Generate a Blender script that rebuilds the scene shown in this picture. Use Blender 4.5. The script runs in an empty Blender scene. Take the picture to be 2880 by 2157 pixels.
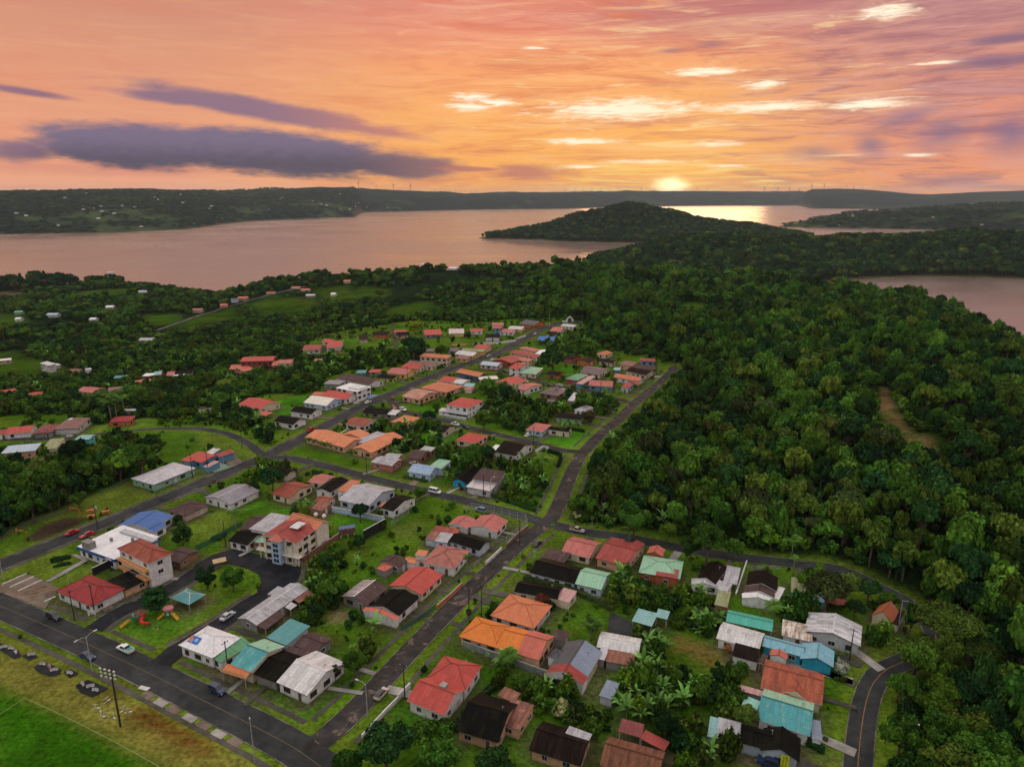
# Lakeside hill village at sunset, seen from the air. Units are metres, the camera looks along +Y.
import bpy, bmesh, math, random
import numpy as np
from mathutils import Vector, Matrix, noise as mnoise

# ---------------------------------------------------------------- survey: where the photograph was taken from
CAM_H = 110.0
F_PX, CX, CY = 1953.0, 1440.0, 1078.5          # focal length and centre for a 2880 x 2157 frame
PITCH = math.radians(15.23)
LAKE_Z = -60.0

def ray(px, py):
    u = (px - CX) / F_PX; v = (py - CY) / F_PX
    cp, sp = math.cos(PITCH), math.sin(PITCH)
    return (u, cp - v * sp, -sp - v * cp)

def dist_at(px, py, z):
    r = ray(px, py)
    return (z - CAM_H) / r[2] * math.hypot(r[0], r[1])

def azimuth(px, py=560.0):
    r = ray(px, py)
    return math.atan2(r[0], r[1])

# land heights: for each bearing the same chain of points (row in the photograph, height of the ground)
NEAR = {
 -300: [(1300,0),(1100,-14),(950,-30),(880,-46),(856,-56)],
 0:    [(1240,0),(1100,-12),(950,-28),(880,-42),(851,-55)],
 300:  [(1230,0),(1100,-12),(950,-26),(850,-40),(797,-44)],
 600:  [(1200,0),(1060,-12),(930,-26),(870,-34),(838,-42)],
 750:  [(1150,0),(1000,-12),(900,-24),(845,-28),(795,-24)],
 900:  [(1050,0),(960,-8),(880,-20),(820,-24),(770,-12)],
 1080: [(1000,0),(920,-8),(865,-14),(830,-18),(775,-10)],
 1200: [(960,0),(900,-5),(860,-8),(810,-5),(757,4)],
 1330: [(930,0),(890,-3),(860,-4),(800,0),(760,4)],
 1500: [(920,0),(890,0),(860,2),(800,6),(752,8)],
 1800: [(1050,0),(950,6),(880,8),(830,8),(789,4)],
 2100: [(1350,0),(1100,8),(950,14),(862,14),(796,7)],
 2400: [(1640,0),(1250,8),(1050,16),(900,18),(806,4)],
 2700: [(1700,0),(1400,6),(1150,18),(1000,16),(893,3)],
 3000: [(1800,0),(1500,6),(1250,18),(1110,16),(1010,2)],
}
FAR = [(-300,668,533,2600),(0,660,533,2600),(300,656,537,2600),(520,645,540,2600),(700,622,538,2600),(850,616,530,2400),
 (990,611,526,2300),(1015,597,526,1800),(1150,595,533,2000),(1300,591,541,2400),(1586,588,537,2600),(1800,582,534,2600),
 (2000,579,536,2800),(2250,578,534,2800),(2290,587,533,2800),(2400,588,531,2800),(2514,589,543,3000),(2600,589,548,3000),
 (2880,589,534,3500),(3100,589,532,3500)]
RIDGES = [   # crest: (column, row of the tree tops, distance), half width
 [(1372,669,2850,60),(1407,651,2860,110),(1550,626,2880,190),(1643,594,2900,270),(1765,571,2920,330),(1871,587,2950,320),(1943,609,2980,290),(2086,626,3050,250),(2300,661,3150,130)],
 [(1765,750,1560,60),(1835,708,1640,130),(1907,674,1740,260),(2000,658,1780,340),(2086,655,1800,340),(2193,669,1850,320),(2300,670,1920,320),(2407,661,2010,320),(2586,656,2060,330),(2764,650,2090,340),(2880,661,2090,340),(3200,668,2090,340)],
 [(2225,626,4150,90),(2300,612,4250,200),(2400,604,4350,330),(2520,598,4450,420),(2657,590,4500,480),(2880,585,4500,500),(3200,580,4600,500)],
 [(2380,596,5300,200),(2443,590,5400,400),(2586,583,5500,500),(2657,574,5600,600),(2764,569,5700,600),(2880,564,5800,600),(3200,560,5900,600)],
 [(-200,774,1560,60),(20,777,1570,60),(90,772,1560,80),(150,775,1530,60)],
]
TREE_H = 11.0
_na = np.array([azimuth(x, 800) for x in NEAR])
_nd = np.array([[0.0] + [dist_at(x, y, z) for y, z in NEAR[x]] + [dist_at(x, NEAR[x][-1][0], NEAR[x][-1][1]) * 1.06 + 70] for x in NEAR])
_nz = np.array([[0.0] + [z for y, z in NEAR[x]] + [LAKE_Z - 3] for x in NEAR])
_fa = np.array([azimuth(f[0]) for f in FAR])
_fd = []; _fz = []
for x, ys, yc, L in FAR:
    d0 = dist_at(x, ys, LAKE_Z); d1 = d0 + L
    r = ray(x, yc); zc = CAM_H + r[2] / math.hypot(r[0], r[1]) * d1 - TREE_H
    _fd.append([d0 - 40, d0 + 20, d0 + .25 * L, d0 + .6 * L, d1, d1 + 2500]); _fz.append([LAKE_Z - 3, LAKE_Z + 3, LAKE_Z + .42 * (zc - LAKE_Z), LAKE_Z + .78 * (zc - LAKE_Z), zc, zc * .5])
_fd = np.array(_fd); _fz = np.array(_fz)
_rid = []
for R in RIDGES:
    P = []
    for x, y, d, w in R:
        a = azimuth(x, y); r = ray(x, y)
        P.append((d * math.sin(a), d * math.cos(a), CAM_H + r[2] / math.hypot(r[0], r[1]) * d - TREE_H, w))
    _rid.append(np.array(P))

def _hash(ix, iy, s):
    n = (ix.astype(np.int64) * 374761393 + iy.astype(np.int64) * 668265263 + s * 1442695041) & 0xffffffff
    n = ((n ^ (n >> 13)) * 1274126177) & 0xffffffff
    return ((n ^ (n >> 16)) & 0xffff) / 65535.0
def vnoise(x, y, s=0):
    ix, iy = np.floor(x), np.floor(y); fx, fy = x - ix, y - iy
    fx = fx * fx * (3 - 2 * fx); fy = fy * fy * (3 - 2 * fy)
    a = _hash(ix, iy, s); b = _hash(ix + 1, iy, s); c = _hash(ix, iy + 1, s); d = _hash(ix + 1, iy + 1, s)
    return (a * (1 - fx) + b * fx) * (1 - fy) + (c * (1 - fx) + d * fx) * fy
def fbm(x, y, s=0, o=4):
    t = 0; a = .5
    for i in range(o):
        t = t + a * vnoise(x * 2 ** i, y * 2 ** i, s + i * 17); a *= .5
    return t

def _chain(a, d, aa, dd, zz):
    k = np.clip(np.searchsorted(aa, a) - 1, 0, len(aa) - 2)
    t = np.clip((a - aa[k]) / (aa[k + 1] - aa[k]), 0, 1)
    D = dd[k] * (1 - t)[:, None] + dd[k + 1] * t[:, None]
    Z = zz[k] * (1 - t)[:, None] + zz[k + 1] * t[:, None]
    out = Z[:, -1].copy(); out = np.where(d < D[:, 0], Z[:, 0], out)
    for i in range(D.shape[1] - 1):
        m = (d >= D[:, i]) & (d < D[:, i + 1])
        u = (d - D[:, i]) / np.maximum(D[:, i + 1] - D[:, i], 1e-6)
        out = np.where(m, Z[:, i] * (1 - u) + Z[:, i + 1] * u, out)
    return out, D

def height(x, y):
    x = np.atleast_1d(np.asarray(x, float)); y = np.atleast_1d(np.asarray(y, float))
    sh = x.shape; x = x.ravel(); y = y.ravel()
    a = np.arctan2(x, np.maximum(y, 1e-3)); a = np.where(y < 0, np.where(x > 0, _na[-1], _na[0]), a)
    d = np.hypot(x, y)
    zn, D = _chain(a, d, _na, _nd, _nz)
    zn = np.where((y < 0) & (d < 900), 0.0, zn)
    flat = np.clip((d - D[:, 1]) / 60.0, 0, 1) * (zn > LAKE_Z)
    zn = zn + flat * ((fbm(x / 90, y / 90, 3) - .47) * 9 + (np.abs(vnoise(x / 130 + .3 * y / 130, y / 210, 61) - .5) * 2 - .5) * 13 * np.clip((x + .05 * y - 40) / 80, 0, 1))
    zf, _ = _chain(a, d, _fa, _fd, _fz)
    on = np.clip((zf - LAKE_Z) / 40, 0, 1)
    zf = zf + on * ((fbm(x / 1300, y / 1300, 9) - .47) * 95 + (fbm(x / 420, y / 420, 19) - .47) * 34 + (fbm(x / 160, y / 160, 5) - .47) * 14)
    z = np.maximum(zn, zf)
    for P in _rid:
        best = np.full(x.shape, LAKE_Z - 3.0)
        for i in range(len(P) - 1):
            ax, ay, az, aw = P[i]; bx, by, bz, bw = P[i + 1]
            L2 = (bx - ax) ** 2 + (by - ay) ** 2
            t = np.clip(((x - ax) * (bx - ax) + (y - ay) * (by - ay)) / L2, 0, 1)
            dd = np.hypot(x - ax - t * (bx - ax), y - ay - t * (by - ay))
            pk = az + t * (bz - az); w = aw + t * (bw - aw)
            q = np.clip(dd / w / (0.88 + .3 * fbm(x / 120, y / 120, 31)), 0, 1)
            f = 1 - q * q * (3 - 2 * q) * .55 - q * .45
            best = np.maximum(best, (LAKE_Z - 3) + (pk - LAKE_Z + 3) * f)
        best = best + np.clip((best - LAKE_Z) / 30, 0, 1) * (fbm(x / 100, y / 100, 7) - .47) * 16
        z = np.maximum(z, best)
    return z.reshape(sh)

def ground(x, y):
    return float(height(x, y)[0])
# ---------------------------------------------------------------- camera, exposure
scene = bpy.context.scene
COL = scene.collection
cam_d = bpy.data.cameras.new("camera"); cam = bpy.data.objects.new("camera", cam_d); COL.objects.link(cam)
cam.location = (0, 0, CAM_H); cam.rotation_euler = (math.pi / 2 - PITCH, 0, 0)
cam_d.sensor_fit = 'HORIZONTAL'; cam_d.sensor_width = 36.0; cam_d.lens = 36.0 * F_PX / 2880.0
cam_d.clip_start = 1.0; cam_d.clip_end = 60000.0
scene.camera = cam
scene.render.resolution_x = 1024; scene.render.resolution_y = 766
scene.view_settings.view_transform = 'Standard'; scene.view_settings.look = 'None'
scene.view_settings.exposure = 0.0; scene.view_settings.gamma = 1.0
scene.cycles.max_bounces = 4; scene.cycles.diffuse_bounces = 2; scene.cycles.glossy_bounces = 2
scene.cycles.transmission_bounces = 1; scene.cycles.volume_bounces = 0
scene.cycles.use_adaptive_sampling = True; scene.cycles.adaptive_threshold = 0.02
scene.cycles.sample_clamp_indirect = 4.0

def lin(c):
    return tuple(((v / 255.0) / 12.92 if v / 255.0 <= .04045 else ((v / 255.0 + .055) / 1.055) ** 2.4) for v in c)

class NG:
    """small helper for writing shader maths"""
    def __init__(s, tree): s.t = tree; s.n = tree.nodes; s.l = tree.links
    def set(s, sock, v):
        if isinstance(v, bpy.types.NodeSocket): s.l.new(v, sock)
        elif v is not None:
            if hasattr(sock, 'default_value') and hasattr(sock.default_value, '__len__') and not hasattr(v, '__len__'): v = (v,) * len(sock.default_value)
            if sock.type == 'RGBA' and len(v) == 3: v = (*v, 1)
            sock.default_value = v
    def m(s, op, a, b=None, c=None, clamp=False):
        n = s.n.new('ShaderNodeMath'); n.operation = op; n.use_clamp = clamp
        for i, v in enumerate((a, b, c)):
            if v is not None: s.set(n.inputs[i], v)
        return n.outputs[0]
    def mr(s, v, a, b, c=0.0, d=1.0, smooth=True):
        n = s.n.new('ShaderNodeMapRange'); n.interpolation_type = 'SMOOTHSTEP' if smooth else 'LINEAR'
        s.set(n.inputs[0], v)
        for i, x in enumerate((a, b, c, d)): s.set(n.inputs[i + 1], x)
        return n.outputs[0]
    def mix(s, f, a, b, mode='MIX'):
        n = s.n.new('ShaderNodeMix'); n.data_type = 'RGBA'; n.blend_type = mode
        s.set(n.inputs[0], f); s.set(n.inputs[6], a); s.set(n.inputs[7], b)
        return n.outputs[2]
    def noise(s, vec, scale=1.0, detail=4.0, rough=.55, dist=0.0):
        n = s.n.new('ShaderNodeTexNoise'); s.set(n.inputs['Vector'], vec)
        n.inputs['Scale'].default_value = scale; n.inputs['Detail'].default_value = detail
        n.inputs['Roughness'].default_value = rough; n.inputs['Distortion'].default_value = dist
        return n.outputs[0]
    def xyz(s, a, b, c=0.0):
        n = s.n.new('ShaderNodeCombineXYZ')
        for i, v in enumerate((a, b, c)): s.set(n.inputs[i], v)
        return n.outputs[0]
    def ramp(s, f, stops):
        n = s.n.new('ShaderNodeValToRGB'); s.set(n.inputs[0], f); r = n.color_ramp
        while len(r.elements) > 1: r.elements.remove(r.elements[-1])
        r.elements[0].position = stops[0][0]; r.elements[0].color = (*stops[0][1], 1)
        for p, c in stops[1:]:
            e = r.elements.new(p); e.color = (*c, 1)
        return n.outputs[0]

# ---------------------------------------------------------------- sky: sunset clouds over the lake, by bearing and elevation (degrees)
def azel(px, py):
    r = ray(px, py)
    return math.degrees(math.atan2(r[0], r[1])), math.degrees(math.atan2(r[2], math.hypot(r[0], r[1])))
SUN_AZ, SUN_EL = azel(1890, 522)

world = bpy.data.worlds.new("World"); scene.world = world; world.use_nodes = True
W = NG(world.node_tree); W.n.clear()
tc = W.n.new('ShaderNodeTexCoord'); sx = W.n.new('ShaderNodeSeparateXYZ'); W.l.new(tc.outputs['Generated'], sx.inputs[0])
X, Y, Z = sx.outputs
AZ = W.m('MULTIPLY', W.m('ARCTAN2', X, Y), 57.29578)
EL = W.m('MULTIPLY', W.m('ARCSINE', Z), 57.29578)
warp1 = W.m('SUBTRACT', W.noise(W.xyz(W.m('MULTIPLY', AZ, .26), W.m('MULTIPLY', EL, .9), 1.0), 1.0, 9, .66), .5)
warp2 = W.m('SUBTRACT', W.noise(W.xyz(W.m('MULTIPLY', AZ, .10), W.m('MULTIPLY', EL, .9), 7.0), 1.0, 6, .6, .6), .5)
rag = W.m('SUBTRACT', W.noise(W.xyz(W.m('MULTIPLY', AZ, .55), W.m('MULTIPLY', EL, 5.0), 13.0), 1.0, 9, .68, .8), .5)
fine = W.m('SUBTRACT', W.noise(W.xyz(W.m('MULTIPLY', AZ, .9), W.m('MULTIPLY', EL, 2.4), 3.0), 1.0, 7, .6), .5)
e = W.m('ADD', W.m('DIVIDE', EL, 90.0), W.m('MULTIPLY', warp2, .012))
def R3(*stops): return [(el / 90.0, lin(c)) for el, c in stops]
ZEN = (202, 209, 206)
left = W.ramp(e, R3((0, (246, 172, 130)), (2.2, (240, 166, 128)), (5, (232, 160, 126)), (9, (224, 155, 124)), (14, (204, 144, 122)), (30, (204, 194, 188)), (50, ZEN)))
cent = W.ramp(e, R3((0, (255, 176, 88)), (2.5, (255, 178, 92)), (5.5, (255, 180, 104)), (9, (252, 170, 112)), (12, (238, 152, 126)), (15, (220, 146, 136)), (30, (206, 198, 188)), (50, ZEN)))
right = W.ramp(e, R3((0, (248, 164, 106)), (2, (236, 152, 114)), (5, (226, 148, 124)), (8, (216, 146, 126)), (11, (200, 142, 136)), (15, (180, 140, 148)), (30, (202, 198, 194)), (50, ZEN)))
back = W.ramp(e, R3((0, (186, 188, 190)), (10, (198, 202, 202)), (40, ZEN), (60, ZEN)))  # unseen sky behind the camera, lifted to brighten the walls facing it
aw = W.m('ADD', AZ, W.m('MULTIPLY', warp1, 9.0))
col = W.mix(W.mr(aw, -26, -2), left, cent)
col = W.mix(W.mr(aw, 12, 30), col, right)
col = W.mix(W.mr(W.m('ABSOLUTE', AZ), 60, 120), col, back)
# rose veil high right of the middle
def blob(px, py, rx, ry, tilt=0.0, soft=(.55, 1.15), wob=.7, src=None):
    a, el_ = azel(px, py); ra = (azel(px + rx, py)[0] - azel(px - rx, py)[0]) / 2; re = (azel(px, py - ry)[1] - azel(px, py + ry)[1]) / 2
    da = W.m('SUBTRACT', AZ, a); de = W.m('SUBTRACT', EL, el_)
    if tilt: de = W.m('ADD', de, W.m('MULTIPLY', da, tilt))
    q = W.m('SQRT', W.m('ADD', W.m('POWER', W.m('DIVIDE', da, ra), 2.0), W.m('POWER', W.m('DIVIDE', de, re), 2.0)))
    q = W.m('ADD', q, W.m('MULTIPLY', src if src is not None else warp1, wob))
    return W.mr(q, soft[0], soft[1], 1.0, 0.0)
def union(parts):
    o = parts[0]
    for p in parts[1:]: o = W.m('MAXIMUM', o, p)
    return o
veil = blob(2010, 20, 480, 120, .0, (.2, 1.3), .5, warp2)
col = W.mix(W.m('MULTIPLY', veil, .75), col, lin((186, 118, 120)))
# soft horizontal bands of cloud: darker salmon and lavender
band = W.mr(W.noise(W.xyz(W.m('MULTIPLY', AZ, .075), W.m('MULTIPLY', EL, .85), 21.0), 1.0, 7, .62, .8), .5, .66)
bandr = W.m('MULTIPLY', band, W.mr(AZ, -14, 16, .08, .7))
col = W.mix(bandr, col, W.mix(W.mr(AZ, 5, 32), lin((228, 134, 100)), lin((168, 118, 126))))
# broad layered texture over the whole cloud deck
tex1 = W.noise(W.xyz(W.m('MULTIPLY', AZ, .055), W.m('MULTIPLY', EL, .50), 61.0), 1.0, 10, .64, 1.2)
tex2 = W.noise(W.xyz(W.m('MULTIPLY', AZ, .16), W.m('MULTIPLY', EL, 1.6), 71.0), 1.0, 10, .66, .9)
tw_ = W.mr(AZ, -20, 12, .22, 1.0)
col = W.mix(W.m('MULTIPLY', W.m('MULTIPLY', W.mr(tex1, .52, .68), tw_), .45), col, W.mix(W.mr(AZ, 4, 26), lin((255, 204, 150)), lin((232, 178, 158))))
col = W.mix(W.m('MULTIPLY', W.m('MULTIPLY', W.mr(tex1, .50, .34), tw_), .85), col, W.mix(W.mr(AZ, 4, 26), lin((222, 124, 92)), lin((172, 116, 122))))
col = W.mix(W.m('MULTIPLY', W.m('MULTIPLY', W.mr(tex2, .50, .64), tw_), .40), col, W.mix(W.mr(AZ, 8, 30), lin((255, 206, 146)), lin((226, 168, 160))))
col = W.mix(W.m('MULTIPLY', W.m('MULTIPLY', W.mr(tex2, .48, .34), tw_), .60), col, W.mix(W.mr(AZ, 4, 26), lin((214, 122, 96)), lin((166, 112, 122))))
# cream streaks where the low sun shines through
stn = W.noise(W.xyz(W.m('MULTIPLY', AZ, .11), W.m('MULTIPLY', EL, 1.7), 33.0), 1.0, 8, .62, .7)
zone = W.m('MULTIPLY', W.mr(AZ, -9, 6), W.m('MULTIPLY', W.mr(AZ, 34, 22), W.mr(EL, 14.5, 9.0)))
col = W.mix(W.m('MULTIPLY', W.m('MULTIPLY', W.mr(stn, .585, .66), zone), .8), col, lin((255, 222, 160)))
low = W.m('MULTIPLY', W.mr(W.m('ABSOLUTE', W.m('SUBTRACT', AZ, SUN_AZ)), 14, 2), W.mr(EL, 4.2, 1.0))
stn2 = W.noise(W.xyz(W.m('MULTIPLY', AZ, .16), W.m('MULTIPLY', EL, 4.2), 43.0), 1.0, 6, .6, .5)
col = W.mix(W.m('MULTIPLY', W.m('MULTIPLY', W.mr(stn2, .50, .58), low), .8), col, lin((255, 226, 130)))
BR = [(1745, 309, 215, 25), (2140, 303, 190, 12), (2440, 294, 120, 12), (1325, 273, 55, 9), (1318, 300, 60, 11), (1400, 290, 55, 8),
    (1640, 399, 100, 8), (2010, 405, 70, 6), (1985, 203, 100, 9), (2145, 238, 60, 10), (2500, 33, 75, 18),
    (2640, 177, 60, 4), (1500, 136, 34, 4), (2590, 437, 42, 4), (1830, 455, 120, 5), (2040, 468, 60, 4), (1640, 470, 60, 4)]
halo = union([blob(b[0], b[1], b[2] * 1.7, b[3] * 2.6, 0.0, (-.5, 1.1), 2.2, rag) for b in BR])
bright = union([blob(b[0], b[1], b[2] * 1.1, b[3] * 1.35, 0.0, (.15, 1.15), 3.0, rag) for b in BR])
col = W.mix(W.m('MULTIPLY', halo, .6), col, lin((255, 216, 160)))
col = W.mix(bright, col, (1.2, 1.0, .76))
# grey violet clouds
dark = union([blob(70, 425, 130, 38, 0, (.3, 1.1), 1.0), blob(400, 412, 350, 72, .03, (.66, 1.08), 1.0), blob(780, 432, 430, 74, .075, (.66, 1.06), .95), blob(1110, 464, 240, 48, .06, (.5, 1.1), 1.1)])
dark2 = union([blob(770, 314, 460, 38, .145, (.5, 1.05), .9), blob(540, 280, 280, 24, .06, (.4, 1.05), .8), blob(960, 352, 300, 18, .14, (.4, 1.1), .7)])
tail = union([blob(1480, 485, 150, 28, .02, (.4, 1.1), 1.6), blob(1330, 476, 120, 10, .02, (.4, 1.1), .8)])
wisp = union([blob(70, 258, 170, 15, .1, (.3, 1.1), .5), blob(2830, 110, 140, 18, -.01, (.3, 1.1), .6), blob(2800, 175, 190, 24, 0, (.1, 1.2), .7)])
smoke = union([blob(2450, 412, 70, 40, .25, (.0, 1.15), 1.2), blob(2650, 375, 120, 65, -.2, (-.1, 1.2), 1.2), blob(2550, 330, 130, 40, -.2, (-.1, 1.1), 1.2), blob(2850, 380, 110, 80, 0, (-.1, 1.2), 1.0), blob(2290, 430, 110, 35, 0, (-.5, 1.1), 1.4)])
puff = union([blob(40, 420, 130, 45, 0, (.1, 1.15), .9), blob(2000, 126, 60, 16, 0, (.1, 1.1), .9), blob(1890, 143, 60, 10, 0, (.1, 1.1), .9)])
under = blob(300, 478, 460, 26, .01, (.3, 1.1), .8)
shade = W.mr(W.m('ADD', EL, W.m('MULTIPLY', fine, 1.2)), azel(640, 470)[1], azel(640, 385)[1])
dcol = W.mix(shade, lin((76, 76, 96)), lin((118, 108, 134)))
dcol = W.mix(W.m('MULTIPLY', W.mr(AZ, -14, 2), .7), dcol, lin((204, 134, 122)))
col = W.mix(W.m('MULTIPLY', under, .5), col, lin((214, 132, 118)))
col = W.mix(W.m('MULTIPLY', dark2, .92), col, W.mix(W.mr(AZ, -20, -6), lin((138, 112, 134)), lin((204, 132, 118))))
col = W.mix(W.m('MULTIPLY', dark, .96), col, dcol)
col = W.mix(W.m('MULTIPLY', tail, .9), col, lin((192, 116, 106)))
col = W.mix(W.m('MULTIPLY', wisp, .85), col, lin((132, 104, 128)))
col = W.mix(W.m('MULTIPLY', smoke, .75), col, lin((128, 108, 140)))
col = W.mix(W.m('MULTIPLY', puff, .6), col, lin((158, 118, 132)))
# the sun, half behind the far hills, and the glow around it
ds = W.m('SQRT', W.m('ADD', W.m('POWER', W.m('DIVIDE', W.m('SUBTRACT', AZ, SUN_AZ), 1.0), 2.0), W.m('POWER', W.m('DIVIDE', W.m('SUBTRACT', EL, SUN_EL), .62), 2.0)))
glow = W.m('EXPONENT', W.m('MULTIPLY', ds, -.20))
col = W.mix(W.m('MULTIPLY', glow, .85), col, (1.12, .60, .14))
core = W.mr(W.m('ADD', ds, W.m('ADD', W.m('MULTIPLY', warp2, 2.6), W.m('MULTIPLY', fine, 1.2))) , -.1, 1.9, 1.0, 0.0)
col = W.mix(core, col, (1.9, 1.5, .8))
ov = W.mix(W.mr(EL, 15, 34), (1, 1, 1), (1.95, 1.95, 1.95))  # unseen upper sky boosted to put more light on the land
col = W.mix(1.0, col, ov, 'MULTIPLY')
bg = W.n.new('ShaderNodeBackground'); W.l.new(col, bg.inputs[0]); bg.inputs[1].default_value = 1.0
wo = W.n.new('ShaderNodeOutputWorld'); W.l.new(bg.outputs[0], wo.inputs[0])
world.cycles.sampling_method = 'MANUAL'; world.cycles.sample_map_resolution = 512

sun_d = bpy.data.lights.new("sun", 'SUN'); sun = bpy.data.objects.new("sun", sun_d); COL.objects.link(sun)
sun_d.energy = 0.3; sun_d.angle = math.radians(14.0); sun_d.color = (1.0, .55, .25)
_sa, _se = math.radians(SUN_AZ), math.radians(6.0)
sun.rotation_euler = Vector((-math.sin(_sa) * math.cos(_se), -math.cos(_sa) * math.cos(_se), -math.sin(_se))).to_track_quat('-Z', 'Y').to_euler()
# ---------------------------------------------------------------- survey data: world coordinates in metres
CLEARINGS = [
 [(-195.8,197.8),(-172.2,212.1),(-158.8,231.3),(-153.8,261.0),(-170.3,280.5),(-176.0,302.9),(-191.8,293.6),(-225.4,286.9),(-257.7,288.0),(-304.5,344.4),(-276.0,356.6),(-235.7,365.9),(-206.5,336.0),(-189.7,349.4),(-160.7,339.3),(-130.9,323.3),(-151.1,359.1),(-146.5,392.9),(-118.5,383.4),(-117.7,411.1),(-113.3,428.6),(-106.3,437.9),(-116.7,462.0),(-150.3,492.9),(-160.6,509.8),(-182.1,591.2),(-159.5,639.2),(-105.7,658.0),(-36.2,635.6),(6.7,647.2),(48.8,629.1),(63.5,582.6),(55.1,527.5),(68.0,499.3),(88.7,470.1),(102.5,432.7),(101.1,411.2),(83.0,379.8),(56.7,328.8),(44.4,302.9),(34.5,280.5),(27.7,257.3),(22.5,237.4),(20.3,227.0),(24.7,220.0),(54.7,210.9),(75.4,201.2),(94.4,192.5),(104.8,186.7),(113.7,175.5),(115.6,165.1),(105.2,160.3),(91.9,147.1),(89.3,140.6),(83.7,129.9),(81.4,122.5),(76.3,113.1),(67.7,94.6),(-113.2,94.6)],
 [(-468.6,596.4),(-392.0,556.7),(-330.8,501.7),(-296.6,475.1),(-339.8,464.6),(-375.0,472.1)],
 [(-335.7,898.7),(-328.6,966.1),(-257.8,904.5),(-242.6,848.8),(-240.2,816.9),(-290.6,798.4)],
 [(-361.9,737.1),(-370.9,824.9),(-354.5,869.4),(-321.7,802.5),(-335.4,770.7),(-343.7,734.0)],
 [(-224.1,996.1),(-169.7,938.7),(-164.2,891.5),(-197.4,889.7)],
 [(-291.5,1027.1),(-236.3,1004.7),(-196.4,889.6),(-238.1,884.3)],
 [(-440.5,834.1),(-409.7,849.2),(-371.6,759.0),(-394.0,745.1)],
 [(-713.1,1141.9),(-643.8,1158.5),(-604.0,1088.6),(-676.9,1082.0)],
 [(162.2,659.8),(179.7,634.8),(169.1,606.9),(154.3,630.2)],
 [(-139.9,775.5),(-105.6,789.8),(-80.6,745.2),(-105.0,676.5),(-127.5,694.2)],
 [(184.6,338.3),(183.2,324.7),(167.0,286.3),(162.3,266.6),(164.2,249.1),(158.7,245.1),(153.6,256.7),(154.2,272.0),(165.9,300.0)],
 [(-731.5,944.4),(-639.3,883.8),(-569.3,802.1),(-576.2,739.4)],
]
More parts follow.
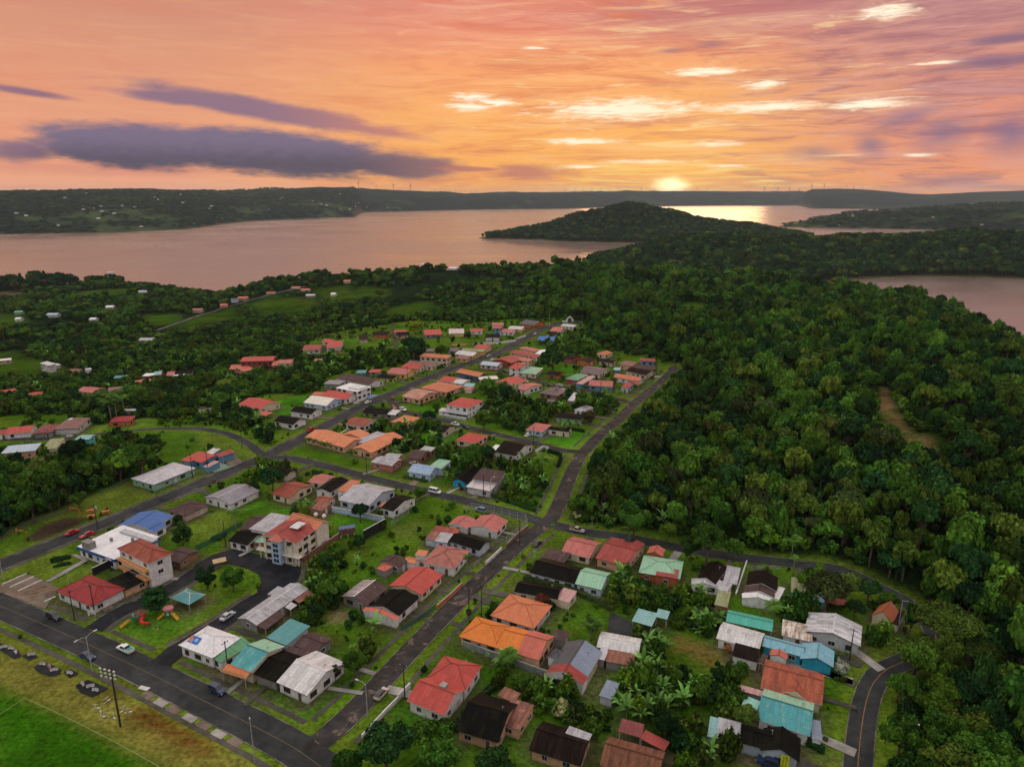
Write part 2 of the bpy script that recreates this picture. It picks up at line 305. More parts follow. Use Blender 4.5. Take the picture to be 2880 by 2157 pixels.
PATCHES = [
 ([(-120.9,137.8),(-110.9,133.3),(-97.8,127.5),(-70.3,113.6),(-63.7,110.2),(-101.1,110.2)],(0.034,0.122,0.005),3,1),
 ([(-131.2,152.0),(-116.2,147.4),(-101.9,140.2),(-88.2,135.0),(-54.9,116.9),(-45.6,110.2),(-63.7,110.2),(-97.8,127.5),(-110.9,133.3),(-120.9,137.8)],(0.185,0.175,0.038),2.9,1),
 ([(-137.2,160.3),(-115.1,149.2),(-92.3,137.8),(-52.5,116.9),(-54.5,116.0),(-90.6,134.6),(-130.5,151.0)],(0.17,0.19,0.03),2.5,0.9),
 ([(-84.7,129.5),(-81.9,130.5),(-74.9,126.6),(-60.2,118.5),(-62.8,116.0),(-75.6,122.9),(-82.1,126.0)],(0.12,0.042,0.012),2.9,0.95),
 ([(-93.8,134.6),(-90.8,135.4),(-88.0,132.8),(-92.0,132.4)],(0.1,0.045,0.012),3.2,0.8),
 ([(-42.1,124.6),(-37.6,127.0),(-24.1,153.6),(-25.8,155.4),(-36.2,136.6),(-41.2,128.0)],(0.07,0.22,0.008),1.2,1),
 ([(-24.3,156.8),(-22.0,157.2),(-12.7,174.8),(-14.3,176.9),(-20.0,167.7),(-23.9,160.3)],(0.08,0.21,0.01),1.2,1),
 ([(-12.9,178.3),(-11.2,178.6),(-0.8,198.0),(-2.1,199.6),(-8.6,188.9)],(0.08,0.2,0.01),1.2,1),
 ([(-51.6,131.3),(-49.0,132.0),(-45.0,131.6),(-40.8,139.0),(-34.8,143.1),(-37.1,137.0),(-42.1,128.7),(-44.8,124.6),(-50.2,127.7)],(0.045,0.13,0.008),3,0.9),
 ([(-66.9,135.0),(-59.7,136.6),(-53.5,134.6),(-54.9,129.5),(-60.3,130.9)],(0.045,0.038,0.03),2,0.95),
 ([(-145.5,202.6),(-133.2,194.8),(-137.9,182.2),(-146.1,186.8),(-150.9,182.2),(-153.4,185.6)],(0.125,0.175,0.022),1.5,0.9),
 ([(-136.0,181.6),(-130.5,192.9),(-123.5,191.3),(-130.6,178.9)],(0.115,0.17,0.02),1.5,0.9),
 ([(-118.1,214.8),(-108.7,225.8),(-102.2,232.5),(-95.6,215.5),(-102.5,203.3),(-113.9,208.9)],(0.115,0.175,0.02),2,0.9),
 ([(-110.5,224.1),(-101.3,225.0),(-94.6,222.5),(-102.9,206.8)],(0.12,0.175,0.022),2,0.9),
 ([(-99.1,232.5),(-90.2,239.6),(-79.5,236.0),(-78.2,225.8),(-85.8,226.6),(-94.5,228.3)],(0.07,0.19,0.012),1.5,0.9),
 ([(-161.6,208.2),(-155.5,206.2),(-147.6,221.6),(-156.1,225.4),(-161.5,218.6)],(0.055,0.035,0.028),0.9,1),
 ([(-169.4,208.2),(-166.0,214.8),(-156.3,225.8),(-147.9,222.1),(-142.9,229.9),(-135.6,241.5),(-152.7,259.2),(-157.8,244.3),(-173.6,214.0)],(0.115,0.145,0.022),3,0.8),
 ([(-159.9,194.8),(-167.4,205.4),(-162.1,208.9),(-155.4,204.0)],(0.09,0.16,0.015),2,0.8),
 ([(-196.5,309.8),(-185.1,311.2),(-170.0,281.8),(-159.8,259.2),(-171.6,264.5),(-183.5,288.1)],(0.085,0.06,0.032),3.5,0.95),
 ([(-190.9,314.6),(-136.0,314.2),(-124.0,294.5),(-137.2,290.6),(-148.1,277.0),(-161.7,301.3),(-181.0,305.5)],(0.055,0.125,0.014),3.5,0.9),
 ([(-150.9,317.2),(-128.5,304.1),(-113.2,289.3),(-115.5,278.2),(-123.3,289.3),(-140.5,293.2)],(0.095,0.135,0.02),2.5,0.9),
 ([(41.1,157.2),(47.7,153.8),(53.4,149.2),(50.0,144.4),(46.7,143.5),(44.0,147.4),(39.8,150.1)],(0.155,0.125,0.03),1.5,1),
 ([(53.5,143.1),(57.7,139.8),(56.5,137.0),(52.5,140.6)],(0.11,0.12,0.02),1.5,0.8),
 ([(-50.0,166.6),(-46.1,167.7),(-43.2,164.4),(-45.7,161.8),(-48.9,162.3)],(0.22,0.16,0.1),2.5,0.9),
 ([(-39.9,153.8),(-31.3,150.1),(-33.5,146.5),(-36.9,149.2)],(0.13,0.11,0.05),2.5,0.7),
 ([(-41.6,217.4),(-31.5,222.1),(-29.7,215.9),(-35.2,210.0),(-29.5,205.7),(-40.5,211.4)],(0.12,0.155,0.03),2.5,0.8),
 ([(-63.6,225.8),(-44.7,220.2),(-49.4,210.3),(-53.5,213.3),(-64.6,222.5)],(0.06,0.19,0.01),1.5,0.9),
 ([(-27.1,131.3),(-24.6,132.0),(-14.9,125.6),(-12.4,128.7),(-10.5,132.0),(-10.8,135.8),(-6.9,144.8),(-4.4,145.7),(-4.5,139.8),(-8.9,130.5),(-11.9,123.3),(-18.5,124.6),(-25.4,121.0)],(0.05,0.14,0.01),1.5,0.9),
 ([(32.2,442.8),(40.7,445.2),(38.0,426.2),(32.9,419.4)],(0.06,0.2,0.012),2,0.9),
 ([(12.1,310.3),(28.1,318.1),(35.2,315.4),(36.3,305.3),(29.5,291.1),(23.8,295.7),(10.3,306.5)],(0.06,0.21,0.01),1.5,0.95),
 ([(29.4,289.9),(35.1,298.0),(64.1,356.5),(68.8,366.6),(64.2,363.2),(36.0,302.8)],(0.09,0.2,0.012),1.2,0.9),
 ([(9.6,227.0),(12.9,228.5),(25.6,275.3),(23.6,279.4),(20.7,265.4),(14.0,243.2)],(0.09,0.19,0.012),1.2,0.9),
 ([(-18.2,239.2),(-8.1,236.8),(9.0,227.8),(9.9,225.6),(7.0,225.6),(-11.3,234.5)],(0.08,0.18,0.012),1.2,0.9),
 ([(-122.5,375.4),(-115.4,377.2),(-112.0,358.1),(-127.6,365.9),(-131.2,370.6)],(0.05,0.18,0.012),2,0.95),
 ([(-129.1,362.7),(-115.4,354.9),(-115.3,343.8),(-121.8,342.3)],(0.055,0.19,0.012),2,0.95),
 ([(-136.9,597.3),(-102.2,579.6),(-74.7,580.5),(-33.3,580.8),(-16.6,584.3),(-14.5,533.5),(-29.8,516.6),(-56.2,506.9),(-82.4,502.6),(-115.3,499.9)],(0.11,0.17,0.022),4,0.95),
 ([(-67.3,366.6),(-39.9,351.6),(-41.0,343.8),(-65.9,358.1)],(0.055,0.17,0.012),2,0.9),
 ([(-47.5,310.3),(-37.0,315.4),(-28.5,322.1),(-26.7,305.3),(-37.2,298.0),(-45.3,300.4)],(0.06,0.2,0.012),2,0.9),
 ([(-16.1,494.5),(-9.0,497.6),(-9.5,488.6),(-15.0,477.0)],(0.13,0.14,0.035),2,0.9),
 ([(60.4,377.2),(80.3,396.3),(79.7,384.6),(69.1,368.3),(62.3,370.1)],(0.12,0.14,0.025),2,0.9),
 ([(-211.6,321.7),(-206.0,337.3),(-199.5,327.8),(-198.2,316.9),(-205.2,312.1)],(0.12,0.18,0.02),2,0.95),
 ([(-197.6,344.1),(-186.9,345.3),(-177.2,326.3),(-187.4,325.3)],(0.1,0.18,0.02),2,0.95),
 ([(78.2,138.1),(87.6,143.6),(85.3,143.0),(80.4,140.0),(74.3,132.4),(66.3,116.9),(63.6,113.4),(65.6,113.4),(73.1,127.2)],(0.12,0.2,0.012),1.0,0.95),
 ([(83.1,132.9),(87.8,131.5),(77.9,113.4),(71.5,113.4),(77.5,123.0)],(0.09,0.16,0.012),1.5,0.9),
 ([(-104.5,159.7),(-101.3,165.5),(-88.8,172.8),(-82.6,165.0),(-88.7,152.4),(-94.3,152.0)],(0.065,0.155,0.012),1.5,0.85),
 ([(-127.0,169.3),(-124.9,171.0),(-112.0,165.5),(-114.1,161.5),(-120.5,163.9)],(0.045,0.12,0.01),1.5,0.9),
 ([(-82.9,145.7),(-81.2,148.8),(-69.7,141.8),(-69.6,138.2),(-77.5,141.8)],(0.05,0.14,0.01),1.2,0.9),
 ([(185.3,341.2),(184.5,326.6),(168.5,287.8),(163.8,267.9),(165.2,249.7),(158.1,243.9),(152.3,255.5),(153.2,271.1),(165.5,300.3)],(0.24,0.14,0.075),4,1),
]
ROADS = [
 ('main_street',6.6,'asphalt',[(-162.7,181.1),(-157.2,191.0),(-145.8,211.4),(-132.2,236.1),(-119.8,258.8),(-107.5,283.1),(-92.8,320.6),(-82.8,352.0),(-68.9,381.2),(-42.8,433.2),(-20.9,468.2),(-7.5,491.9),(9.5,536.7),(25.6,579.0),(41.5,607.2)]),
 ('wide_street',7.9,'asphalt',[(-160.5,178.3),(-141.9,169.5),(-116.3,156.9),(-92.4,144.6),(-66.6,130.6),(-47.8,120.1),(-41.0,115.6),(-29.8,107.1)]),
 ('central_street',5.5,'worn',[(-41.7,117.5),(-36.0,126.5),(-30.6,138.2),(-25.5,149.6),(-16.3,169.1),(-5.4,190.6),(4.7,208.4),(12.4,220.5),(15.7,228.7),(20.6,248.7),(24.9,266.6),(29.7,283.5),(33.6,292.7),(42.2,311.8),(54.0,334.5),(64.8,358.4),(80.5,388.7),(94.1,411.3),(100.0,418.2),(100.7,424.5)]),
 ('side_road',5.2,'asphalt',[(-108.6,281.8),(-95.0,280.5),(-74.5,270.0),(-55.2,258.1),(-25.3,242.4),(-11.3,233.7),(1.9,226.4),(12.3,219.5),(25.2,212.9),(35.2,210.1),(45.5,205.9),(54.6,201.9),(71.1,196.0),(83.0,193.4),(92.3,189.8),(101.7,184.5),(109.8,172.6),(111.0,163.8),(109.7,156.4),(105.4,150.6),(98.9,147.1),(90.9,143.4),(84.6,138.3),(79.4,131.5),(74.2,123.0),(68.7,113.1),(64.2,104.7)]),
 ('cross_lane',4.6,'asphalt',[(-68.4,371.2),(-58.8,350.1),(-45.7,340.3),(-33.5,332.2),(-14.6,316.9),(-4.9,310.3),(9.6,300.1),(23.4,290.0),(32.3,289.1)]),
 ('upper_lane',4.5,'worn',[(-22.2,457.7),(-13.9,437.9),(-3.9,431.4),(15.6,408.6),(31.1,394.8),(46.0,385.7),(59.3,369.8),(67.2,364.4)]),
 ('branch_road',4.0,'asphalt',[(-109.2,284.8),(-120.3,298.7),(-133.7,311.3),(-145.0,317.5),(-153.9,320.1),(-174.4,320.7),(-191.6,315.6),(-200.4,309.8),(-214.5,305.3),(-238.6,305.3),(-266.6,308.8)]),
 ('plaza_lane',5.6,'dark',[(-109.6,158.4),(-108.5,162.6),(-105.9,168.1),(-101.4,173.3),(-97.6,180.2),(-94.8,188.1),(-91.6,193.4),(-87.8,195.1)]),
 ('plaza_lane',5.8,'dark',[(-67.4,190.2),(-66.0,182.7),(-69.3,176.4),(-73.4,170.1),(-76.3,163.1),(-80.6,155.4),(-83.8,150.4),(-85.3,144.7)]),
 ('meadow_lane',3.2,'worn',[(-115.2,499.5),(-126.9,493.4),(-140.9,497.0),(-152.4,500.2)]),
 ('drive_path',2.6,'worn',[(-114.7,646.3),(-101.2,585.6),(-88.6,516.6),(-86.4,492.1)]),
 ('pasture_track',5.0,'track',[(-368.1,708.0),(-372.7,782.1),(-373.5,850.9),(-361.3,899.6),(-343.6,956.3),(-320.7,1010.4),(-305.1,1028.9)]),
 ('street_end',8.0,'asphalt',[(41.5,607.2),(50.4,607.8),(62.4,602.2)]),
]
PLAZA = [(-97.6, 191.6), (-94.9, 197.3), (-89.9, 201.3), (-77.9, 197.0), (-65.3, 189.8), (-63.7, 186.8), (-64.9, 182.2), (-68.4, 174.6), (-73.3, 176.7), (-73.7, 181.6), (-75.8, 185.6), (-80.1, 188.9), (-90.7, 193.5), (-94.2, 191.0), (-96.6, 188.0)]
PAVED = [
 ('paved_pad','dark',[(-130.1,152.9),(-123.5,150.1),(-120.8,147.4),(-122.3,146.7),(-128.1,150.1)]),
 ('paved_pad','dark',[(-121.1,147.9),(-119.7,149.2),(-116.8,147.4),(-118.0,145.9)]),
 ('paved_pad','dark',[(-115.3,143.5),(-114.2,145.7),(-108.1,142.7),(-107.3,141.0),(-109.3,140.2),(-113.1,141.8)]),
 ('paved_pad','dark',[(-107.0,141.8),(-105.7,142.9),(-102.9,141.0),(-104.2,139.6)]),
 ('paved_pad','dark',[(-101.3,137.0),(-99.5,139.0),(-93.0,136.0),(-95.1,133.2),(-98.6,134.6)]),
 ('car_park','paving',[(-149.3,179.2),(-145.8,186.3),(-138.9,182.7),(-130.9,178.3),(-128.3,167.7),(-137.9,172.3),(-147.2,176.2)]),
 ('footpath','concrete',[(-137.4,181.9),(-135.7,181.6),(-131.8,194.1),(-138.0,198.0),(-138.9,197.3),(-133.8,194.1)]),
 ('dark_yard','asphalt',[(27.0,166.6),(32.3,160.5),(36.9,159.2),(34.0,154.6),(24.7,157.2)]),
 ('junction_yard','paving',[(-124.4,281.8),(-121.3,284.9),(-114.3,275.8),(-116.5,270.7),(-120.2,273.5)]),
 ('mansion_apron','concrete',[(-78.3,196.4),(-77.6,198.0),(-65.3,192.2),(-66.2,190.1)]),
 ('green_apron','mintfloor',[(-125.2,267.3),(-124.6,275.8),(-116.5,270.7),(-121.7,264.5)]),
 ('corner_path','concrete',[(-52.7,134.6),(-46.4,132.9),(-43.5,138.0),(-42.6,137.6),(-45.4,131.3)]),
]
LINES = [
 ('white',0.55,[(-148.9,180.2),(-145.8,186.2)]),
 ('white',0.55,[(-145.5,178.6),(-142.5,184.6)]),
 ('white',0.55,[(-141.8,176.7),(-138.8,182.6)]),
 ('orangeline',0.2,[(-142.0,174.6),(-135.6,180.5)]),
 ('orangeline',0.2,[(-139.9,173.6),(-132.4,179.0)]),
 ('orangeline',0.2,[(-137.7,172.8),(-130.8,178.4)]),
 ('white',0.55,[(-130.8,171.2),(-129.2,173.8)]),
 ('fieldline',0.14,[(-112.4,128.0),(-110.5,133.1)]),
 ('fieldline',0.14,[(-110.5,133.1),(-97.7,127.3),(-80.4,118.8),(-69.6,113.1)]),
]
CARS = [
 (-123.0,163.5,0.0,'suv','black','black car parked near the dark red hall',''),
 (-96.4,149.7,0.0,'pickup','white','white pickup with a green load bed leaving the plaza',''),
 (-104.3,147.0,0.0,'sedan','navy','dark blue car on the near lane of the wide street',''),
 (-67.4,134.9,0.0,'suv','navy','dark blue car parked beside the terracotta awning',''),
 (-76.5,163.8,0.0,'sedan','silver','white car parked next to the long grey metal roof',''),
 (-29.7,133.7,0.0,'hatch','beige','beige hatchback with a dark glass roof on the central street',''),
 (-147.6,211.7,0.0,'sedan','red','red car nearer the dirt court on the main street',''),
 (-141.5,209.9,0.0,'sedan','red','red car close to the big white building',''),
 (-96.8,317.0,0.0,'pickup','red','red pickup on the main street near the school',''),
 (-78.5,362.9,0.0,'sedan','white','white car on the main street below the blue pool',''),
 (-66.8,371.6,0.0,'sedan','maroon','maroon car on the main street across from the pool',''),
 (-63.0,353.2,0.0,'sedan','orange','orange-red car at the lane entrance',''),
 (-57.5,350.0,0.0,'pickup','white','white pickup parked beside the orange-red car',''),
 (-28.0,324.9,0.0,'pickup','white','white pickup parked below the columned red house',''),
 (-22.7,321.1,0.0,'sedan','black','black car parked behind the white pickup on the lane',''),
 (-29.4,244.8,0.0,'van','white','white minibus driving on the side road',''),
 (-11.4,228.7,0.0,'suv','steel','blue-grey car behind the wire fence on the side road',''),
 (22.0,213.3,0.0,'pickup','rusty','loaded rusty white pickup right of the crossroads',''),
 (8.3,204.2,0.0,'sedan','black','black car parked just below the crossroads',''),
 (-41.3,273.5,0.0,'sedan','silver','silver car in front of the brown carport house',''),
 (-27.6,263.2,0.0,'pickup','silver','pale pickup beside the light blue gabled house','perp'),
 (7.6,309.2,0.0,'sedan','white','white car on the lawn before the blue-post house','perp'),
 (-208.8,314.4,-0.3,'sedan','silver','silver car beside the skylight house at left','perp'),
 (-4.4,431.3,0.0,'sedan','black','dark car left of the tall red-roofed white house',''),
 (22.4,396.5,0.0,'sedan','black','dark car by the lane above the plum brown house',''),
 (28.0,397.1,0.0,'sedan','silver','silver car right of the dark car on the upper lane',''),
 (8.2,406.8,0.0,'sedan','yellow','yellow car between the red gable and L-shaped house',''),
 (-16.1,473.8,0.0,'pickup','silver','silver pickup beside the white metal roofed yellow house',''),
 (19.0,555.2,0.0,'sedan','silver','silver car highest up the main street',''),
 (-13.2,462.9,0.0,'sedan','white','white car behind the pinkish white house',''),
 (-127.0,495.1,-3.1,'sedan','maroon','dull red car on the meadow lane',''),
 (51.1,113.8,0.0,'suv','navy','dark blue car under the yellow banner at the bottom','perp'),
]
POLES = [
 (-117.0,162.6,0.0,False),
 (-113.2,165.4,0.0,False),
 (-67.3,141.0,0.0,False),
 (-24.2,132.7,0.0,False),
 (-11.5,163.3,0.0,False),
 (-8.2,164.6,0.0,False),
 (-141.3,215.5,0.0,True),
 (-128.2,259.2,0.0,False),
 (-92.6,203.0,0.0,False),
 (-61.6,188.5,0.0,False),
 (-59.1,263.2,0.0,False),
 (-120.9,292.8,0.0,False),
 (-109.4,296.8,0.0,False),
 (-63.9,410.3,0.0,False),
 (-14.0,493.9,0.0,False),
 (13.4,506.3,0.0,False),
 (3.6,424.4,0.0,False),
 (50.9,383.1,0.0,False),
 (9.8,296.6,0.0,False),
 (-10.7,241.0,0.0,False),
 (2.5,203.5,0.0,False),
 (-8.3,468.7,0.0,False),
 (82.4,145.9,0.0,False),
 (-124.5,265.1,0.0,False),
]
LAMPS = [
 (-100.4,142.2,0.0,9.5,'double','tall pale double-armed street lamp beside the wide street'),
 (-51.6,114.5,0.0,10.5,'plain','tall pale lamp pole nearest the bottom edge'),
 (-31.5,127.1,0.0,8.5,'arm','street lamp with an arm at the central street corner'),
 (-150.3,182.8,0.0,5.5,'plain','short white lamp pole at the left lawn edge'),
 (-129.5,180.4,0.0,4,'plain','short white pole on the lawn by the car park'),
 (-7.9,237.9,0.0,8.5,'arm','pale street lamp in front of the pale pink lower roof'),
 (77.5,115.0,0.0,9.5,'arm','dark street lamp beside the curved road at bottom right'),
 (100.4,157.5,0.0,9.5,'arm','street lamp at the hairpin beside the tiled house'),
 (32.1,588.5,-0.3,11,'plain','tall pale mast at the end of the main street'),
 (-121.0,272.1,0.0,5,'plain','small lamp by the blue-walled shop row'),
]
WALLS = [
 ('white garden wall with a gate left of the big red house',1.1,0.2,'white',[(-31.4,120.7),(-27.9,127.9),(-25.6,132.2)]),
 ('white stepped wall up the side of the big red house',1.5,0.25,'white',[(-25.6,132.2),(-23.5,136.3)]),
 ('grey block wall between orange house and banana plants',1.8,0.25,'block',[(-12.4,151.4),(-2.4,145.9),(7.8,140.2),(13.4,136.5)]),
 ('orange-brown garden wall along the central street',1.3,0.25,'orangewall',[(-20.6,167.9),(-16.8,174.8),(-14.4,179.7)]),
 ('white low wall along the central street verge',1.2,0.2,'white',[(-8.1,191.3),(-5.6,196.0),(-3.3,200.6)]),
 ('pale blue sheet wall behind the cream mansion garden',2.2,0.15,'lbluewall',[(-64.6,228.3),(-56.1,225.0),(-44.3,220.2)]),
 ('tall black sheet wall at the end of the mansion garden',3.6,0.15,'blackwall',[(-48.8,207.1),(-43.1,215.9)]),
 ('long white curved wall below the top meadow houses',1.7,0.25,'white',[(-29.6,511.7),(-21.6,515.9),(-9.3,518.2),(3.1,526.6)]),
 ('yellow wall below the yellow meadow house',1.5,0.25,'yellow',[(-45.2,511.1),(-34.7,512.7)]),
 ('short white wall right of the pink roofed white house',1.4,0.25,'white',[(3.8,535.2),(11.1,546.0)]),
 ('brick red retaining wall beside the cream mansion',1.8,0.3,'brick',[(-64.9,193.0),(-61.3,200.6),(-57.1,209.3)]),
 ('brick base wall on the street side of the wire fence',1.3,0.25,'brick',[(-1.6,202.8),(1.9,210.0),(5.5,215.9)]),
 ('white wall and stair rail beside the big dark-roofed house',1.4,0.25,'white',[(10.3,287.0),(14.1,292.6),(16.4,290.9)]),
 ('pale wall of the turquoise pool terrace',1.1,0.2,'white',[(-85.8,360.6),(-81.2,371.8)]),
 ('black wall beside the lawn of the white building',2.6,0.2,'blackwall',[(-125.2,185.2),(-121.5,192.2)]),
 ('board fence behind the rusty brown roof',1.8,0.15,'blackwall',[(21.3,145.7),(28.9,143.5)]),
 ('beige wall right of the blue-grey roofed house',2.0,0.25,'beige',[(17.0,136.4),(20.9,144.4)]),
 ('white kerb wall on the school side of the street',0.8,0.25,'white',[(-81.5,311.5),(-79.4,317.2)]),
 ('pale narrow wall between two dark roofed houses',1.2,0.25,'beige',[(63.3,173.8),(72.4,192.2)]),
]
FENCES = [
 ('tall white wire fence around the two salmon gabled houses',2.8,'wire',[(-16.7,227.0),(-14.5,230.2),(-6.4,227.0),(4.7,221.3),(5.2,217.4),(-1.8,204.3),(-11.1,210.0)]),
 ('dark green mesh fence along the clinic lawn and plaza road',1.8,'green',[(-101.2,200.3),(-95.0,210.3),(-98.7,206.4),(-92.8,217.8)]),
 ('wire fence above the ravine along the court',1.8,'thin',[(-167.9,206.1),(-167.7,216.7),(-160.5,226.6),(-157.9,229.5)]),
 ('pale fence across the lawn below the black-roofed white house',1.8,'wire',[(-41.6,217.8),(-36.9,227.0)]),
 ('dark iron fence before the red-roofed cream house',1.4,'green',[(-28.9,157.9),(-23.5,164.3),(-21.1,168.2)]),
 ('thin wire fence in front of the clinic building',1.4,'thin',[(-156.6,244.3),(-152.2,258.1)]),
 ('white gate and rail before the black-roofed house',1.2,'wire',[(71.6,189.2),(74.4,188.6),(81.2,188.6)]),
]
HEDGES = [
 ('clipped hedge in front of the plum brown house',1.4,[(-7.9,241.7),(0.3,235.3),(8.4,228.5)]),
 ('dark hedge curving beside the terrace house',1.5,[(15.9,288.3),(21.1,282.8),(19.1,270.4)]),
 ('low hedge by the light blue gabled house',0.8,[(-43.6,259.7),(-33.6,255.2)]),
 ('square hedge near the junction garden',1.6,[(-81.4,263.7),(-76.9,262.6)]),
 ('long curved hedge beside the long bluish-white house',1.5,[(3.5,182.9),(12.7,179.0),(21.1,173.1),(27.5,167.0)]),
 ('thick hedge right of the big red house',1.6,[(-12.4,122.7),(-8.8,129.6),(-4.4,135.6)]),
 ('dark hedge behind the bright mown lawn',1.3,[(26.8,318.9),(34.7,314.9)]),
 ('hedge below the teal house lawn',1.2,[(59.4,121.3),(63.6,116.9)]),
 ('low hedge strip in the main street garden',0.8,[(-45.9,243.2),(-43.5,241.5)]),
]
